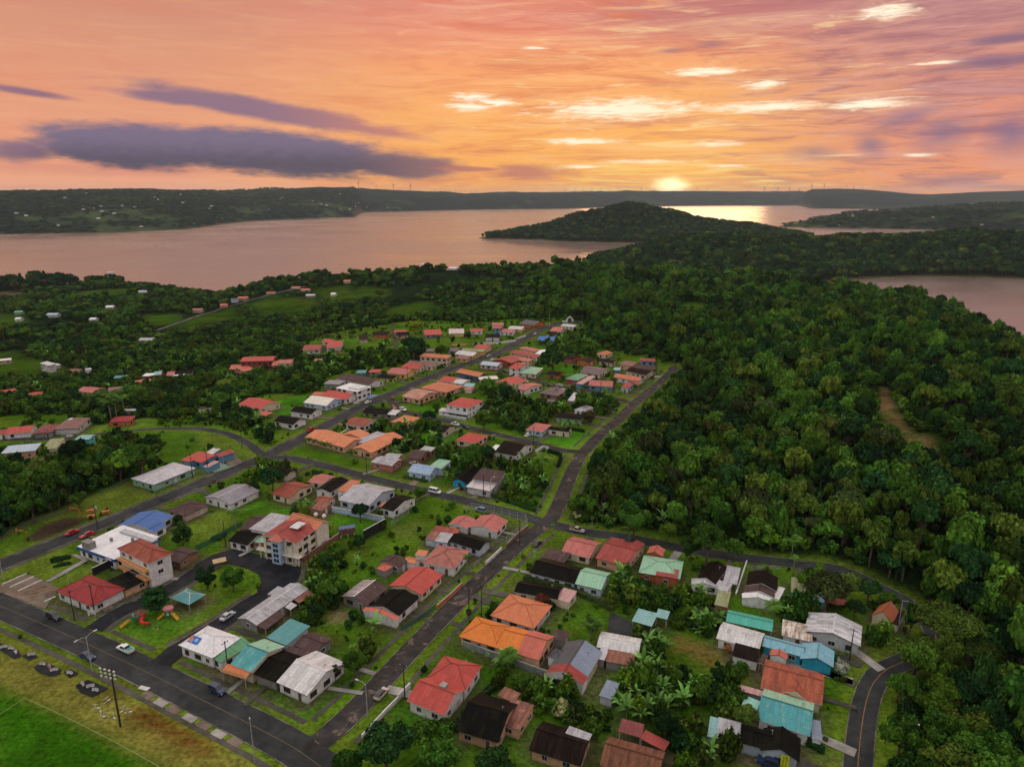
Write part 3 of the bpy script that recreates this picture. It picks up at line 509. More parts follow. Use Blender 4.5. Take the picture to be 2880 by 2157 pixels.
TREES = [
 (-96.7,166.3,7.2,8.1,'round','round dark tree left of the teal shelter'),
 (-87.8,177.9,6.8,7.6,'round','left of two round trees at the plaza island tip'),
 (-79.8,176.5,7.0,7.9,'round','right of two round trees at the plaza island tip'),
 (-107.0,204.2,7.0,7.8,'round','round dark tree on the lawn beside the blue roof'),
 (-90.8,243.4,10.5,11.2,'broad','large round tree near the street junction'),
 (-98.9,242.5,4.3,7.7,'slim','slim pale tree beside the mauve-grey house'),
 (-107.5,264.4,2.9,3.1,'maroon','small maroon bush-tree by the terracotta post'),
 (24.5,414.3,18.2,19.4,'broad','big dark spreading tree in the upper cluster'),
 (37.2,345.3,10.8,11.4,'broad','dark tree above the pale grey hipped house'),
 (49.4,339.3,10.6,11.3,'broad','bright-edged round tree near the lane corner'),
 (38.6,329.6,6.7,7.2,'brown','brownish bush tree beside the pale grey hipped house'),
 (-13.7,318.1,9.5,10.7,'round','round dark bush below the columned house'),
 (-16.8,263.8,12.1,12.8,'broad','wide dark tree left of the terrace house'),
 (-11.0,272.5,8.7,9.2,'broad','dark tree beside the wide one near the terrace house'),
 (-29.6,273.7,7.6,8.5,'round','leafy tree left of the small rusty hut'),
 (-32.3,293.7,5.6,10.7,'tall','tall dark narrow tree by the beige gable'),
 (-40.8,324.9,7.5,8.0,'broad','dark tree right of the bright orange hipped roof'),
 (-34.2,238.2,5.0,5.6,'round','dark round tree beside the white minibus'),
 (-80.9,571.8,14.3,15.2,'yellow','bright yellow-green round tree above the top meadow'),
 (-66.5,458.0,17.6,18.7,'broad','large dark tree with pale flowers below the meadow'),
 (-47.7,462.8,11.1,11.8,'broad','dark spreading tree by the olive roof'),
 (-12.7,369.9,11.5,12.2,'broad','large dark tree in the middle garden'),
 (-2.7,364.5,9.3,10.5,'round','lighter green tree right of the middle garden'),
 (2.6,360.9,6.3,7.1,'round','smaller green tree behind the low red L-house'),
 (59.9,191.7,12.6,13.4,'broad','great dome tree overhanging the side road'),
 (51.0,206.1,6.4,6.8,'lightbroad','light feathery tree beside the forest road'),
 (40.0,207.6,12.1,12.9,'broad','wide flat dark tree at the forest edge by the road'),
 (82.1,198.9,6.5,6.9,'yellowgreen','yellowish tree beyond the forest road'),
 (84.3,164.8,12.4,13.2,'broad','dark tree mass right of the patchy green roof'),
 (84.3,174.9,7.6,8.1,'broad','leafy tree on the roadside above the patchy green roof'),
 (93.1,171.6,8.6,9.2,'broad','wide tree overhanging the road left of the steep house'),
 (98.7,170.0,7.4,7.9,'broad','tree overhanging the road above the steep orange-red house'),
 (55.2,193.5,8.3,8.8,'broad','dark tree on the left flank of the great dome tree'),
 (68.6,193.6,7.6,8.1,'broad','dark tree on the right flank of the great dome tree'),
 (91.6,162.9,5.6,6.0,'broad','tree left of the steep orange-red house'),
 (102.6,166.8,5.8,6.1,'broad','tree behind the steep orange-red house'),
 (105.9,148.2,16.6,11.5,'umbrella','vast flat-topped tree at the hairpin'),
 (95.6,141.2,12.6,8.8,'umbrella','flat-topped tree left of the vast one by the hairpin'),
 (109.0,142.3,11.7,8.1,'umbrella','flat-topped tree right of the vast one'),
 (94.8,129.3,8.0,8.6,'yellowgreen','bright green clumpy tree beside the curved road'),
 (89.8,125.5,7.8,8.4,'yellowgreen','second bright green clumpy tree lower down'),
 (86.0,114.2,10.9,11.6,'broad','large dark green tree at bottom right'),
 (86.3,131.6,6.3,6.7,'broad','dark low tree at the inside of the road bend'),
 (119.5,149.8,6.3,7.1,'round','round dark tree behind the flat-topped trees'),
 (92.0,107.9,11.2,11.9,'broad','tree in the very bottom right corner'),
 (79.7,112.7,7.2,7.7,'broad','dark tree beside the bottom street lamp'),
 (-24.1,110.5,11.6,12.3,'broad','big rough tree at the bottom centre'),
 (-15.6,114.1,9.8,10.5,'broad','rough tree right of the big one at bottom centre'),
 (-31.2,109.6,7.3,7.8,'broad','lower rough tree touching the bottom edge'),
 (-3.2,108.1,8.3,8.9,'broad','rough tree right along the bottom edge'),
 (-13.9,109.7,9.3,9.9,'broad','rough tree in front of the black mossy house'),
 (-50.4,169.6,7.7,8.1,'broad','tall dark garden tree behind the mottled roof'),
 (-51.9,161.0,5.8,6.2,'broad','leafy tree beside the rusty roof wing'),
 (-37.2,140.1,6.5,6.9,'broad','bushy tree right of the pale striped roof'),
 (-41.4,138.9,2.4,4.4,'slim','small tree against the pale striped roof house'),
 (-55.6,187.3,5.3,5.9,'round','dark round tree in the mansion side garden'),
 (-52.8,193.5,4.8,5.4,'round','dark tree higher in the mansion side garden'),
 (-49.2,202.0,4.3,4.8,'round','tree beside the rusty container'),
 (-52.6,220.1,6.8,7.2,'broad','garden tree in front of the pale blue wall'),
 (-50.3,171.6,8.0,8.5,'broad','spreading tree above the plaza asphalt edge'),
 (41.7,131.1,6.9,7.4,'broad','big dark tree left of the rusty orange roof'),
 (48.4,137.0,5.6,6.3,'round','grey-green round tree above the tan yard edge'),
 (37.4,135.5,5.0,5.6,'round','lighter tree beside the banana plants'),
 (49.4,123.7,5.9,6.3,'broad','tree left of the teal house'),
 (32.0,120.1,6.2,6.6,'broad','tree above the rust-brown tiled house'),
 (54.5,140.6,4.1,3.7,'bush','bush on the tan yard by the pale metal roof'),
 (-103.7,439.3,7.6,14.5,'tall','dark tall tree below the meadow houses'),
 (-133.6,331.5,7.7,8.2,'broad','dark tree before the wide red gabled house'),
 (-62.1,317.3,6.5,7.3,'round','tree right of the rust-red roof'),
 (-148.4,259.6,13.6,14.4,'broad','big tree on the slope below the branch road'),
 (-185.3,275.0,10.0,10.6,'broad','tall dark tree in the ravine beside the turquoise house'),
 (-183.7,240.2,12.7,13.5,'broad','large ravine tree under the peach block'),
 (-177.2,248.7,10.3,11.0,'broad','dark ravine tree in the middle'),
 (-165.3,239.0,9.6,10.2,'broad','ravine tree nearer the court'),
 (-165.7,219.8,10.6,11.3,'broad','lowest ravine tree above the court fence'),
 (-178.3,226.4,9.5,10.1,'broad','ravine tree at the left edge'),
 (-165.1,228.4,8.1,8.6,'broad','ravine tree right of the lowest one'),
 (-156.2,230.3,6.7,7.1,'broad','small ravine tree near the utility pole'),
 (-166.9,257.6,6.6,7.0,'broad','ravine tree at the bare slope'),
 (1.7,135.9,4.5,4.0,'bush','flowering bush behind the block wall'),
 (10.5,127.3,4.3,4.6,'paleb','pale yellow shrub in the wild garden'),
 (14.9,126.0,2.8,2.5,'bush','round bush in the wild garden'),
 (34.3,172.3,3.8,4.0,'yellowb','yellow flowering shrub below the pale green house'),
 (39.0,171.1,4.0,3.6,'bush','olive shrub beside the yellow flowering one'),
 (57.7,165.3,1.7,1.8,'orangeb','small orange shrub next to the teal barn'),
 (53.8,149.7,2.0,2.1,'orangeb','orange shrub left of the pale metal roof'),
 (8.4,168.6,4.1,4.4,'maroonb','red and cream shrubs against the black tiled-parapet house'),
 (78.5,141.5,3.7,3.9,'whiteb','white flowering shrub right of the turquoise house'),
 (22.6,221.8,3.5,3.7,'paleb','pale shrub at the forest edge by the crossroads'),
]
PALMS = [
 (-92.6,211.6,0.0,2.5,8.5,'single coconut palm on the lawn left of the mansion'),
 (-91.1,292.9,0.0,2.1,4.5,None),
 (-87.6,290.2,0.0,1.8,4.5,None),
 (-84.5,288.2,0.0,1.8,4.5,None),
 (-82.5,287.3,0.0,1.8,4.5,None),
 (-80.4,286.3,0.0,1.8,4.5,None),
 (-68.9,276.3,0.0,1.8,5,None),
 (-66.4,275.1,0.0,1.5,5,None),
 (20.1,153.7,0.0,2.8,5,'young palm in the garden behind the orange house'),
 (12.3,261.1,0.0,4.4,8,'large palm beside the terrace house garden'),
 (10.8,260.1,0.0,2.2,5,'smaller palm below the large one'),
 (39.9,375.0,0.0,2.8,6,'palm left of the pink-roofed blue house'),
 (58.7,365.8,0.0,2.7,6,'palm by the lane corner kiosk'),
 (-13.4,185.5,0.0,1.6,6,'palm before the weathered pink-red house'),
 (13.4,210.3,0.0,1.1,4,'small palm at the crossroads corner'),
 (7.5,192.6,0.0,1.3,3.5,'small palm near the pink-roofed house'),
 (37.9,204.2,0.0,3.1,6,'yellowish palm beside the weathered red roof'),
 (86.6,193.6,0.0,3.3,7,'palm at the forest edge beyond the road'),
 (69.3,162.0,0.0,2.9,5,'palm in front of the white-banded house'),
 (-88.6,490.2,-0.4,2.6,6,'palm below the meadow'),
 (-46.7,311.6,0.0,2.4,6,'palm right of the orange hipped house'),
 (21.0,154.2,0.0,2.7,5,None),
 (26.9,213.0,0.0,0.9,5,None),
 (83.8,184.9,0.0,1.7,6,'palm by the forest road above the patchy roof'),
 (-0.9,141.4,0.0,2.8,5,'palm-like plant behind the orange house corner'),
 (-222.4,354.8,-4.7,4.0,11,'G'),
 (-224.5,364.0,-5.6,4.0,11,'G'),
 (-217.2,357.2,-4.8,4.0,11,'G'),
 (-211.1,351.3,-4.2,4.0,11,'G'),
 (-213.7,360.7,-5.2,4.0,11,'G'),
 (-205.8,351.6,-4.3,4.0,11,'G'),
 (-210.2,342.3,-3.1,4.0,11,'G'),
 (-202.4,338.8,-2.6,4.0,11,'G'),
 (-204.0,336.2,-2.4,4.0,11,'G'),
]
BANANAS = [
 (36.8,153.2,0.0),
 (33.9,150.4,0.0),
 (37.7,149.0,0.0),
 (34.9,146.7,0.0),
 (31.4,142.8,0.0),
 (34.8,143.2,0.0),
 (28.9,139.8,0.0),
 (31.8,139.0,0.0),
 (29.1,135.8,0.0),
 (32.1,135.0,0.0),
 (26.4,135.8,0.0),
 (33.9,133.5,0.0),
 (24.0,129.0,0.0),
 (27.6,132.0,0.0),
 (29.6,127.6,0.0),
 (32.3,129.7,0.0),
 (34.1,128.7,0.0),
 (24.9,126.5,0.0),
 (27.7,125.5,0.0),
 (51.2,160.7,0.0),
 (52.6,158.1,0.0),
 (48.3,159.1,0.0),
 (55.0,161.2,0.0),
 (48.3,155.6,0.0),
 (-1.8,143.2,0.0),
 (0.2,144.1,0.0),
 (-76.5,230.7,0.0),
 (-73.1,228.9,0.0),
 (-0.7,249.4,0.0),
 (1.7,246.8,0.0),
 (3.0,243.4,0.0),
 (-1.8,253.8,0.0),
 (4.8,245.1,0.0),
 (24.0,323.0,0.0),
 (28.2,320.2,0.0),
 (32.0,318.8,0.0),
 (25.5,318.8,0.0),
 (-35.4,157.1,0.0),
 (31.5,179.1,0.0),
 (33.4,177.5,0.0),
 (-29.5,291.2,0.0),
 (-53.7,286.5,0.0),
 (-50.6,281.5,0.0),
 (29.5,220.2,0.0),
 (32.4,226.0,0.0),
 (47.3,170.1,0.0),
 (49.3,162.2,0.0),
 (51.2,159.4,0.0),
 (-48.0,295.1,0.0),
 (-50.6,285.9,0.0),
 (-42.8,292.8,0.0),
]
THICKETS = [
 (0.035,[(-31.3,290.9),(-15.2,288.6),(-5.3,271.5),(5.3,275.6),(13.1,261.8),(12.8,239.9),(8.4,228.3),(1.9,233.6),(-3.1,244.0),(-3.3,263.7),(-13.4,265.6),(-22.9,256.2),(-30.3,251.7),(-25.9,265.6),(-30.5,282.0)]),
 (0.04,[(-17.2,405.1),(-7.3,398.9),(-0.8,375.7),(18.7,358.2),(35.1,379.4),(58.3,363.3),(55.8,346.8),(49.1,339.1),(32.3,346.8),(20.5,339.1),(17.1,326.0),(5.7,311.1),(-14.3,331.7),(-12.9,372.1)]),
 (0.05,[(-73.7,334.6),(-60.7,320.4),(-51.7,321.8),(-37.4,327.4),(-31.2,291.6),(-49.8,287.1),(-54.2,282.7),(-52.0,301.1),(-66.8,317.7)]),
 (0.05,[(26.4,164.9),(31.2,156.1),(38.3,151.7),(37.7,141.1),(52.1,137.1),(48.1,124.2),(37.5,124.2),(34.6,116.2),(29.1,124.6),(22.9,125.9),(25.5,138.7),(32.7,149.9)]),
 (0.05,[(31.4,186.0),(36.6,178.6),(44.3,171.6),(51.1,174.8),(56.9,173.7),(55.2,167.6),(58.2,165.2),(52.5,154.2),(41.2,160.0),(35.0,166.6),(25.6,169.6)]),
 (0.05,[(36.3,123.6),(40.2,119.6),(46.4,117.5),(48.6,114.7),(47.6,110.4),(29.6,110.4),(32.4,119.3)]),
 (0.05,[(-4.5,139.1),(-0.4,134.7),(5.5,137.1),(14.7,134.7),(18.5,133.2),(18.8,129.5),(22.6,125.9),(20.9,122.6),(16.8,120.9),(8.8,124.9),(5.0,128.1),(3.8,122.6),(2.5,116.2),(4.6,110.4),(-1.0,110.4),(1.3,120.9),(4.7,129.5),(-2.5,134.7),(-9.8,124.2),(-12.3,121.6),(-4.6,134.7)]),
 (0.05,[(-59.7,181.3),(-49.0,176.3),(-40.7,164.9),(-38.0,159.6),(-49.4,164.9),(-51.9,157.1),(-60.8,163.2),(-60.5,170.4)]),
 (0.04,[(-59.0,201.2),(-50.6,200.5),(-53.5,185.4),(-61.0,179.7),(-63.9,184.3),(-60.0,192.7)]),
 (0.045,[(-149.0,346.1),(-137.6,334.9),(-131.9,342.2),(-118.6,324.6),(-109.1,298.7),(-117.3,301.1),(-135.8,316.4)]),
 (0.03,[(-89.6,539.4),(-65.6,530.4),(-58.7,487.8),(-63.6,470.5),(-72.9,449.2),(-81.3,439.2),(-101.4,436.7),(-115.0,498.8),(-100.6,506.8)]),
 (0.05,[(-177.3,297.2),(-163.7,299.9),(-147.2,272.1),(-150.7,255.7),(-160.0,263.1)]),
 (0.06,[(-217.1,273.2),(-207.4,284.1),(-203.7,293.1),(-185.0,287.9),(-167.4,257.7),(-159.3,231.1),(-162.2,221.1),(-167.6,213.3),(-173.1,211.8)]),
 (0.05,[(74.2,168.6),(81.2,169.6),(84.7,164.7),(77.1,160.9),(72.2,160.9),(68.3,164.7)]),
 (0.05,[(78.6,146.9),(82.0,145.3),(77.3,136.7),(74.7,136.7)]),
 (0.05,[(91.0,156.6),(97.7,155.4),(90.4,146.9),(86.2,149.6)]),
 (0.04,[(19.6,208.5),(17.4,225.5),(20.4,241.4),(23.5,241.4),(36.4,216.0),(35.3,208.5)]),
 (0.03,[(2.3,182.8),(9.1,201.5),(11.3,212.2),(14.8,213.0),(10.7,200.2),(5.4,185.1)]),
 (0.03,[(-41.9,149.9),(-35.1,147.6),(-34.3,141.1),(-39.5,142.0)]),
 (0.03,[(3.0,342.2),(20.2,342.2),(17.2,327.4),(4.5,317.7),(-5.1,324.6)]),
 (0.04,[(-105.2,272.1),(-100.6,268.6),(-96.9,243.8),(-102.3,245.7),(-107.5,264.2)]),
 (0.045,[(19.8,526.2),(39.1,544.0),(64.1,549.8),(66.3,508.7),(57.3,470.5),(37.9,487.8),(25.3,496.9)]),
]
BENCHES = [(-127.6, 150.8, 0.0), (-125.4, 150.3, 0.0), (-123.3, 148.9, 0.0), (-118.7, 147.9, 0.0), (-113.6, 144.3, 0.0), (-111.4, 143.3, 0.0), (-109.4, 142.1, 0.0), (-105.0, 141.0, 0.0), (-99.7, 137.2, 0.0), (-97.4, 136.4, 0.0), (-95.5, 135.1, 0.0)]
SLABS = [(-83.0, 133.7, 0.0), (-78.8, 131.5, 0.0), (-74.9, 129.3, 0.0), (-70.2, 126.8, 0.0), (-66.2, 124.6, 0.0), (-62.0, 122.2, 0.0), (-57.7, 119.9, 0.0)]
GYM = [(-92.1, 129.5, 0.0), (-90.9, 131.6, 0.0), (-90.2, 128.0, 0.0), (-88.4, 127.0, 0.0), (-85.7, 128.9, 0.0), (-86.7, 126.8, 0.0), (-84.3, 128.2, 0.0)]
SPOT = {'swing': (-93.2, 158.2, 0.0), 'playA': (-98.6, 161.8, 0.0), 'playB': (-92.4, 164.2, 0.0), 'goal1': (-160.3, 208.2, 0.0), 'goal2': (-152.9, 225.0, 0.0), 'tab1': (-151.3, 228.4, 0.0), 'tab2': (-148.4, 224.1, 0.0), 'tab3': (-145.4, 227.6, 0.0), 'moto': (-117.7, 254.5, 0.0), 'container': (-54.9, 210.3, 0.0), 'chapel': (50.8, 604.5, 1.1), 'flood': (-83.9, 124.3, 0.0), 'hedgetext': (-140.0, 193.5, 0.0), 'mat': (-89.2, 190.1, 0.0), 'kiosk': (-180.3, 302.1, 0.0), 'person1': (-97.7, 281.2, 0.0), 'slab': (-84.8, 136.0, 0.0), 'parasol': (89.1, 169.1, 0.0), 'gnome': (-113.3, 164.4, 0.0), 'pool': (-79.7, 375.8, 0.0), 'umb': (45.7, 181.2, 0.0), 'banner': (54.2, 114.8, 0.0), 'crucifix': (-123.2, 155.8, 0.0)}
TURBINES = [
 (-1851.0,8705.0,62),
 (-1741.0,9237.0,40),
 (-1524.0,9276.0,62),
 (-1323.0,9407.0,62),
 (-1065.0,9993.0,30),
 (-987.0,10001.0,30),
 (-928.0,10057.0,30),
 (-868.0,10113.0,30),
 (-794.0,10119.0,30),
 (-731.0,10224.0,30),
 (-663.0,10178.0,30),
 (-626.0,11032.0,30),
 (-547.0,11087.0,30),
 (2191.0,12205.0,60),
 (4776.0,13638.0,70),
 (5002.0,13557.0,70),
 (5189.0,13486.0,70),
 (5350.0,13423.0,70),
 (4987.0,12006.0,70),
 (4963.0,11472.0,70),
 (830.0,11219.0,40),
 (1006.0,11456.0,40),
 (1154.0,11693.0,40),
 (1307.0,11778.0,40),
 (1469.0,11910.0,40),
 (1633.0,12040.0,40),
 (1808.0,12217.0,40),
 (1979.0,12342.0,40),
 (2546.0,12901.0,40),
 (3188.0,13324.0,40),
 (3454.0,13464.0,40),
 (3640.0,13415.0,40),
 (5258.0,11340.0,40),
 (5350.0,11297.0,40),
 (5485.0,11288.0,40),
]
HOUSES = [
 ('community_hall','dark red hipped hall with white walls beside the paved car park','hall','white','',[('h',-118.43,173.11,-0.474,16.38,9.91,2.82,2.3,'dred','',0.0)]),
 ('shop_building','low peach building with black flat roof behind the dark red hall','building','peach','',[('s',-110.61,178.4,1.019,7.62,8.65,2.64,0.5,'black','',0.0)]),
 ('park_gazebo','teal pyramid-roofed shelter on posts in the playground park','gazebo','posts','',[('p',-89.95,170.52,-0.46,7.59,5.64,2.38,1.3,'teal','ridge',0.0)]),
 ('meeting_hall','white hipped hall with a painted emblem and a green side roof','hall','white','open',[('h',-74.85,149.31,-0.448,11.67,8.96,3.17,2.0,'white','',0.0),('s',-68.63,146.65,0.96,8.69,4.77,2.64,0.5,'dgreen','',0.0)]),
 ('house','teal gabled house with a terracotta balcony awning by the wide road','house','cream','balcony',[('g',-60.87,143.58,-0.457,6.81,10.69,3.52,1.5,'tealg','',0.0),('s',-64.16,138.29,-0.377,7.08,2.23,2.82,0.5,'terra','',0.0)]),
 ('house','black corrugated roof squeezed between teal house and pale corner house','house','grey','',[('g',-54.88,140.84,-0.438,6.89,9.93,2.64,1.2,'black','',0.0),('s',-51.97,145.75,-0.325,6.58,2.07,2.64,0.3,'brown','',0.0)]),
 ('house','corner house with pale striped corrugated roof above the street corner lawn','house','white','',[('g',-46.54,138.26,-0.496,9.45,12.91,2.82,1.5,'wsheet','',0.0)]),
 ('house','large plain teal sloping roof behind the teal gabled house','house','lgreywall','',[('s',-56.22,152.14,-0.488,6.86,8.21,3.7,0.5,'teal','',0.0)]),
 ('house','dark brown gabled house behind the pale corner house','house','grey','',[('g',-49.34,149.58,-0.48,7.0,6.3,2.64,1.0,'brown','',0.0)]),
 ('house','long weathered grey metal roof beside the plaza road','house','grey','',[('G',-64.65,166.5,-0.464,6.86,19.23,2.82,0.9,'sheet','',0.0),('s',-63.23,159.14,1.139,7.12,3.29,2.29,0.6,'brown','',0.0),('s',-57.86,170.16,0.905,5.27,3.36,2.46,0.3,'rust','',0.0),('s',-66.17,172.46,-0.476,2.5,4.13,2.64,0.3,'sheet','',0.0),('s',-59.93,165.6,-0.616,2.62,2.3,2.38,0.3,'lgrey','',0.0)]),
 ('house','house with half mottled pale and half brown roof behind black-roofed house','house','grey','',[('G',-41.15,172.24,-0.47,9.16,9.68,2.64,1.3,('mottled','brown'),'',0.0)]),
 ('house','black-roofed house with a salmon front awning on the central street','house','white','',[('G',-32.02,167.24,-0.475,9.82,9.65,2.64,1.4,'black','',0.0),('G',-34.88,162.02,-0.444,10.85,1.7,2.55,0.9,'salmon','',0.0)]),
 ('house','cream house with long red roof behind an orange garden wall','house','cream','',[('G',-27.57,178.35,-0.442,11.05,11.66,2.64,1.4,'red','',0.0)]),
 ('house','big bright red roofed white house at the street corner lawn','house','white','chimney',[('g',-16.71,130.34,-0.479,9.67,8.95,2.99,2.2,'red','',0.0),('h',-13.31,137.75,-0.38,9.99,9.17,3.17,2.3,'red','',0.0)]),
 ('house','large bright orange roofed peach house on the central street','house','peach','',[('h',-6.39,153.89,-0.444,11.16,9.59,2.73,2.3,'orange','',0.0),('g',0.65,150.52,-0.437,5.67,9.85,2.82,1.9,'orange','',0.0),('g',5.93,148.36,-0.44,5.83,10.3,2.82,1.9,'salmon','',0.0)]),
 ('house','salmon orange hipped house behind the bright orange one','house','lgreywall','',[('h',2.57,163.35,-0.47,12.91,11.78,2.64,2.2,'terra','',0.0)]),
 ('house','black-roofed house with tiled parapet and pink carport end','house','cream','',[('g',7.46,173.3,-0.312,12.55,6.33,2.64,1.2,'black','',0.0),('s',15.11,170.81,-0.496,4.04,5.71,2.46,0.4,'pink','',0.0)]),
 ('house','long bluish-white house, black roof in front and pale green behind','house','bluegrey','',[('g',13.6,183.46,-0.453,14.34,9.39,2.82,1.5,'black','',0.0),('g',23.53,178.99,-0.417,7.9,9.85,2.9,1.5,'lgreen','',0.0)]),
 ('carport','small curved brown carport with a pale edge','carport','posts','',[('s',13.76,192.74,-0.467,7.52,5.54,2.46,0.5,'brown','',0.0)]),
 ('house','salmon pink plain-roofed house south of the crossroads','house','cream','',[('g',21.92,198.02,-0.454,9.42,11.08,2.64,1.3,'pinkred','',0.0)]),
 ('house','weathered red roofed house with orange gable end near the forest road','house','peach','',[('g',33.64,194.44,-0.541,10.33,14.75,2.82,1.5,'mred','',0.0),('s',33.1,199.71,-0.374,4.48,4.86,2.99,0.6,'mred','',0.0),('s',38.93,197.96,-0.885,3.41,5.22,2.99,0.6,'mred','',0.0)]),
 ('house','big pale green hipped house with red patch over the terrace','house','terrawall','',[('h',44.59,185.63,-0.324,11.98,10.83,2.82,1.6,'lgreen','',0.0),('s',45.46,181.56,-0.335,6.22,4.42,3.08,0.5,'mred','',0.0),('G',44.75,194.49,-0.419,4.87,4.71,2.99,1.1,'salmon','',0.0)]),
 ('house','dark brown house with grey metal awnings and teal porch','house','white','',[('G',58.73,182.2,-0.585,5.77,11.27,2.73,1.3,'dbrown','',0.0),('G',55.25,177.12,-0.244,7.37,3.16,2.55,0.9,'sheet','',0.0),('s',60.02,175.55,-0.682,3.89,4.21,2.38,0.4,'sheet','',0.0)]),
 ('carport','detached grey ribbed metal roof beside the dark brown house','carport','posts','',[('s',64.3,181.07,-0.41,3.9,9.43,2.64,0.4,'sheet','',0.0)]),
 ('garden_hut','small mossy straw-coloured hut with a red ridge among bushes','hut','woodwall','',[('s',58.13,169.24,-0.424,3.45,7.27,2.29,0.6,'moss','',0.0)]),
 ('house','black-roofed house with brown and white front awning bands','house','white','',[('G',71.86,177.44,-0.4,8.19,7.98,2.9,1.6,'dbrown','',0.0),('G',69.33,172.49,-0.362,8.13,4.04,2.73,1.3,'brown','',0.0),('G',67.76,169.58,-0.278,8.05,2.5,2.55,1.0,'white','',0.0),('s',74.38,171.58,-0.599,1.7,7.57,2.38,0.3,'wsheet','',0.0)]),
 ('house','patchy yellow-green and turquoise roofed house below the forest road','house','teal','',[('s',81.3,175.12,-0.372,3.89,7.75,2.64,0.5,'moss','',0.0),('G',84.29,172.66,-0.539,4.22,6.63,2.99,1.1,'moss','',0.0),('s',84.47,170.39,-0.459,5.09,5.02,2.46,0.4,'lblue','',0.0),('s',87.49,179.78,-0.446,4.39,3.22,2.82,0.3,'lblue','',0.0)]),
 ('storage_barn','long bright teal green roof on open posts','barn','posts','',[('g',61.82,158.05,-0.399,11.33,5.7,3.17,1.1,'tgreen','',0.0)]),
 ('house','pale ribbed metal roofed house below the bright teal barn','house','white','',[('g',57.61,152.04,-0.511,10.35,7.91,2.82,1.4,'wsheet','',0.0),('s',56.87,145.54,-0.454,5.86,4.77,2.38,0.7,'dbrown','',0.0),('s',60.22,143.32,-0.611,1.22,3.62,2.46,0.3,'brown','',0.0)]),
 ('house','turquoise L-shaped house with light blue ribbed roof','house','turq','',[('g',66.94,148.14,-0.479,9.43,5.03,2.73,1.2,'lblue','',0.0),('G',73.72,144.51,-0.456,7.29,6.73,2.82,1.4,'lblue','',0.0)]),
 ('porch_hut','little salmon gabled porch house in front of the turquoise house','hut','white','',[('G',64.66,145.12,-0.474,3.94,2.46,2.46,0.8,'salmon','',0.0)]),
 ('house','large rusty orange-red ribbed roof with a front cross gable','house','cream','',[('g',64.12,135.23,-0.444,12.81,11.11,2.82,1.8,'rust2','',0.0),('G',63.6,131.75,-0.551,5.61,4.37,2.82,1.5,'rust2','',0.0)]),
 ('house','teal house with pale green back slope beside the curved road','house','white','',[('g',58.89,125.48,-0.475,10.46,10.72,2.9,1.7,'tealg','',0.0),('s',52.3,128.14,-0.605,3.29,3.01,2.55,0.4,'mint','',0.0),('s',63.34,120.6,-0.334,1.96,5.29,2.38,0.4,'bgrey','',0.0)]),
 ('carport','narrow pinkish strip roof between rusty roof and teal house','carport','grey','',[('s',53.81,132.5,-0.44,4.83,1.7,2.29,0.3,'pink','',0.0)]),
 ('house','black-roofed house with glassy awning and yellow banner at bottom','house','bluegrey','banner',[('g',50.69,118.02,-0.362,7.6,5.48,2.82,1.4,'black','',0.0),('G',54.25,116.08,-0.423,7.29,6.67,2.99,1.7,'black','',0.0),('s',44.99,120.19,-0.361,4.64,5.7,2.55,0.5,'sheet','',0.0),('s',42.0,121.02,-0.37,1.79,5.57,2.55,0.5,'lteal','',0.0)]),
 ('garden_shed','small plain blue-grey shed beside banana plants','shed','lgreywall','',[('s',21.94,132.76,-0.471,3.04,5.29,2.29,0.5,'bgrey','',0.0)]),
 ('carport','two-level teal carport roof at the end of the dark yard','carport','posts','',[('s',34.97,160.05,-0.476,5.37,5.97,2.64,0.3,'lteal','',0.0),('s',39.86,161.2,-0.432,3.17,3.71,2.9,0.2,'lteal','',0.0)]),
 ('house','white metal roof with a rusty brown lower half behind the grey house','house','grey','',[('g',26.68,149.43,-0.305,10.27,6.74,2.64,1.0,'wsheet','',0.0),('s',26.13,143.75,-0.275,6.7,4.33,2.46,0.4,'rust','',0.0),('s',22.11,145.47,-0.378,1.9,4.74,2.46,0.3,'lgrey','',0.0)]),
 ('house','house with blue-grey and charcoal slopes and a red front band','house','white','',[('G',14.89,141.75,-0.46,9.24,12.97,2.9,2.0,('dgrey','bgrey'),'',0.0),('G',12.63,137.1,-0.463,9.26,3.17,2.95,2.05,'mred','',0.0),('h',11.12,144.86,-0.569,3.69,4.2,2.64,1.2,'dgrey','',0.0)]),
 ('garden_shed','small dark brown shed behind the bright orange house','shed','grey','',[('s',12.18,152.77,-0.409,3.62,3.76,2.29,0.4,'brown','',0.0)]),
 ('house','black mossy house with rusty striped lean-to at the bottom','house','peach','',[('g',-5.08,124.0,-0.365,9.52,12.02,2.82,1.8,'black','',0.0),('s',0.79,124.9,-0.456,5.23,7.65,2.55,0.5,'rstripe','',0.0),('s',-0.63,131.07,-0.566,4.28,3.09,2.46,0.3,'rust','',0.0)]),
 ('house','charred black-brown roof with grey strips near the bottom edge','house','peach','',[('g',10.02,116.9,-0.391,10.86,8.59,2.64,1.6,'dbrown','',0.0),('s',13.68,118.3,-0.48,5.07,2.1,3.52,0.2,'sheet','',0.0)]),
 ('house','large rust-brown tiled house cut by the bottom edge','house','cream','',[('g',23.8,112.54,-0.376,11.33,8.07,2.9,2.0,'tile','',0.0),('s',24.88,120.76,-0.37,4.78,3.56,2.64,0.4,'maroon','',0.0),('s',29.08,117.49,-0.661,5.49,2.45,2.55,0.4,'mred','',0.0)]),
 ('office_building','big white flat-roofed bank building with a blue fascia','building','white','fascia',[('s',-124.71,199.28,-0.467,18.19,15.53,3.7,0.4,'white','',0.0)]),
 ('apartment_house','three-storey house with black side wall and rusty red roof','building','white','storey3',[('h',-108.8,185.44,-0.573,16.51,7.52,8.2,1.9,'rustred','',0.0)]),
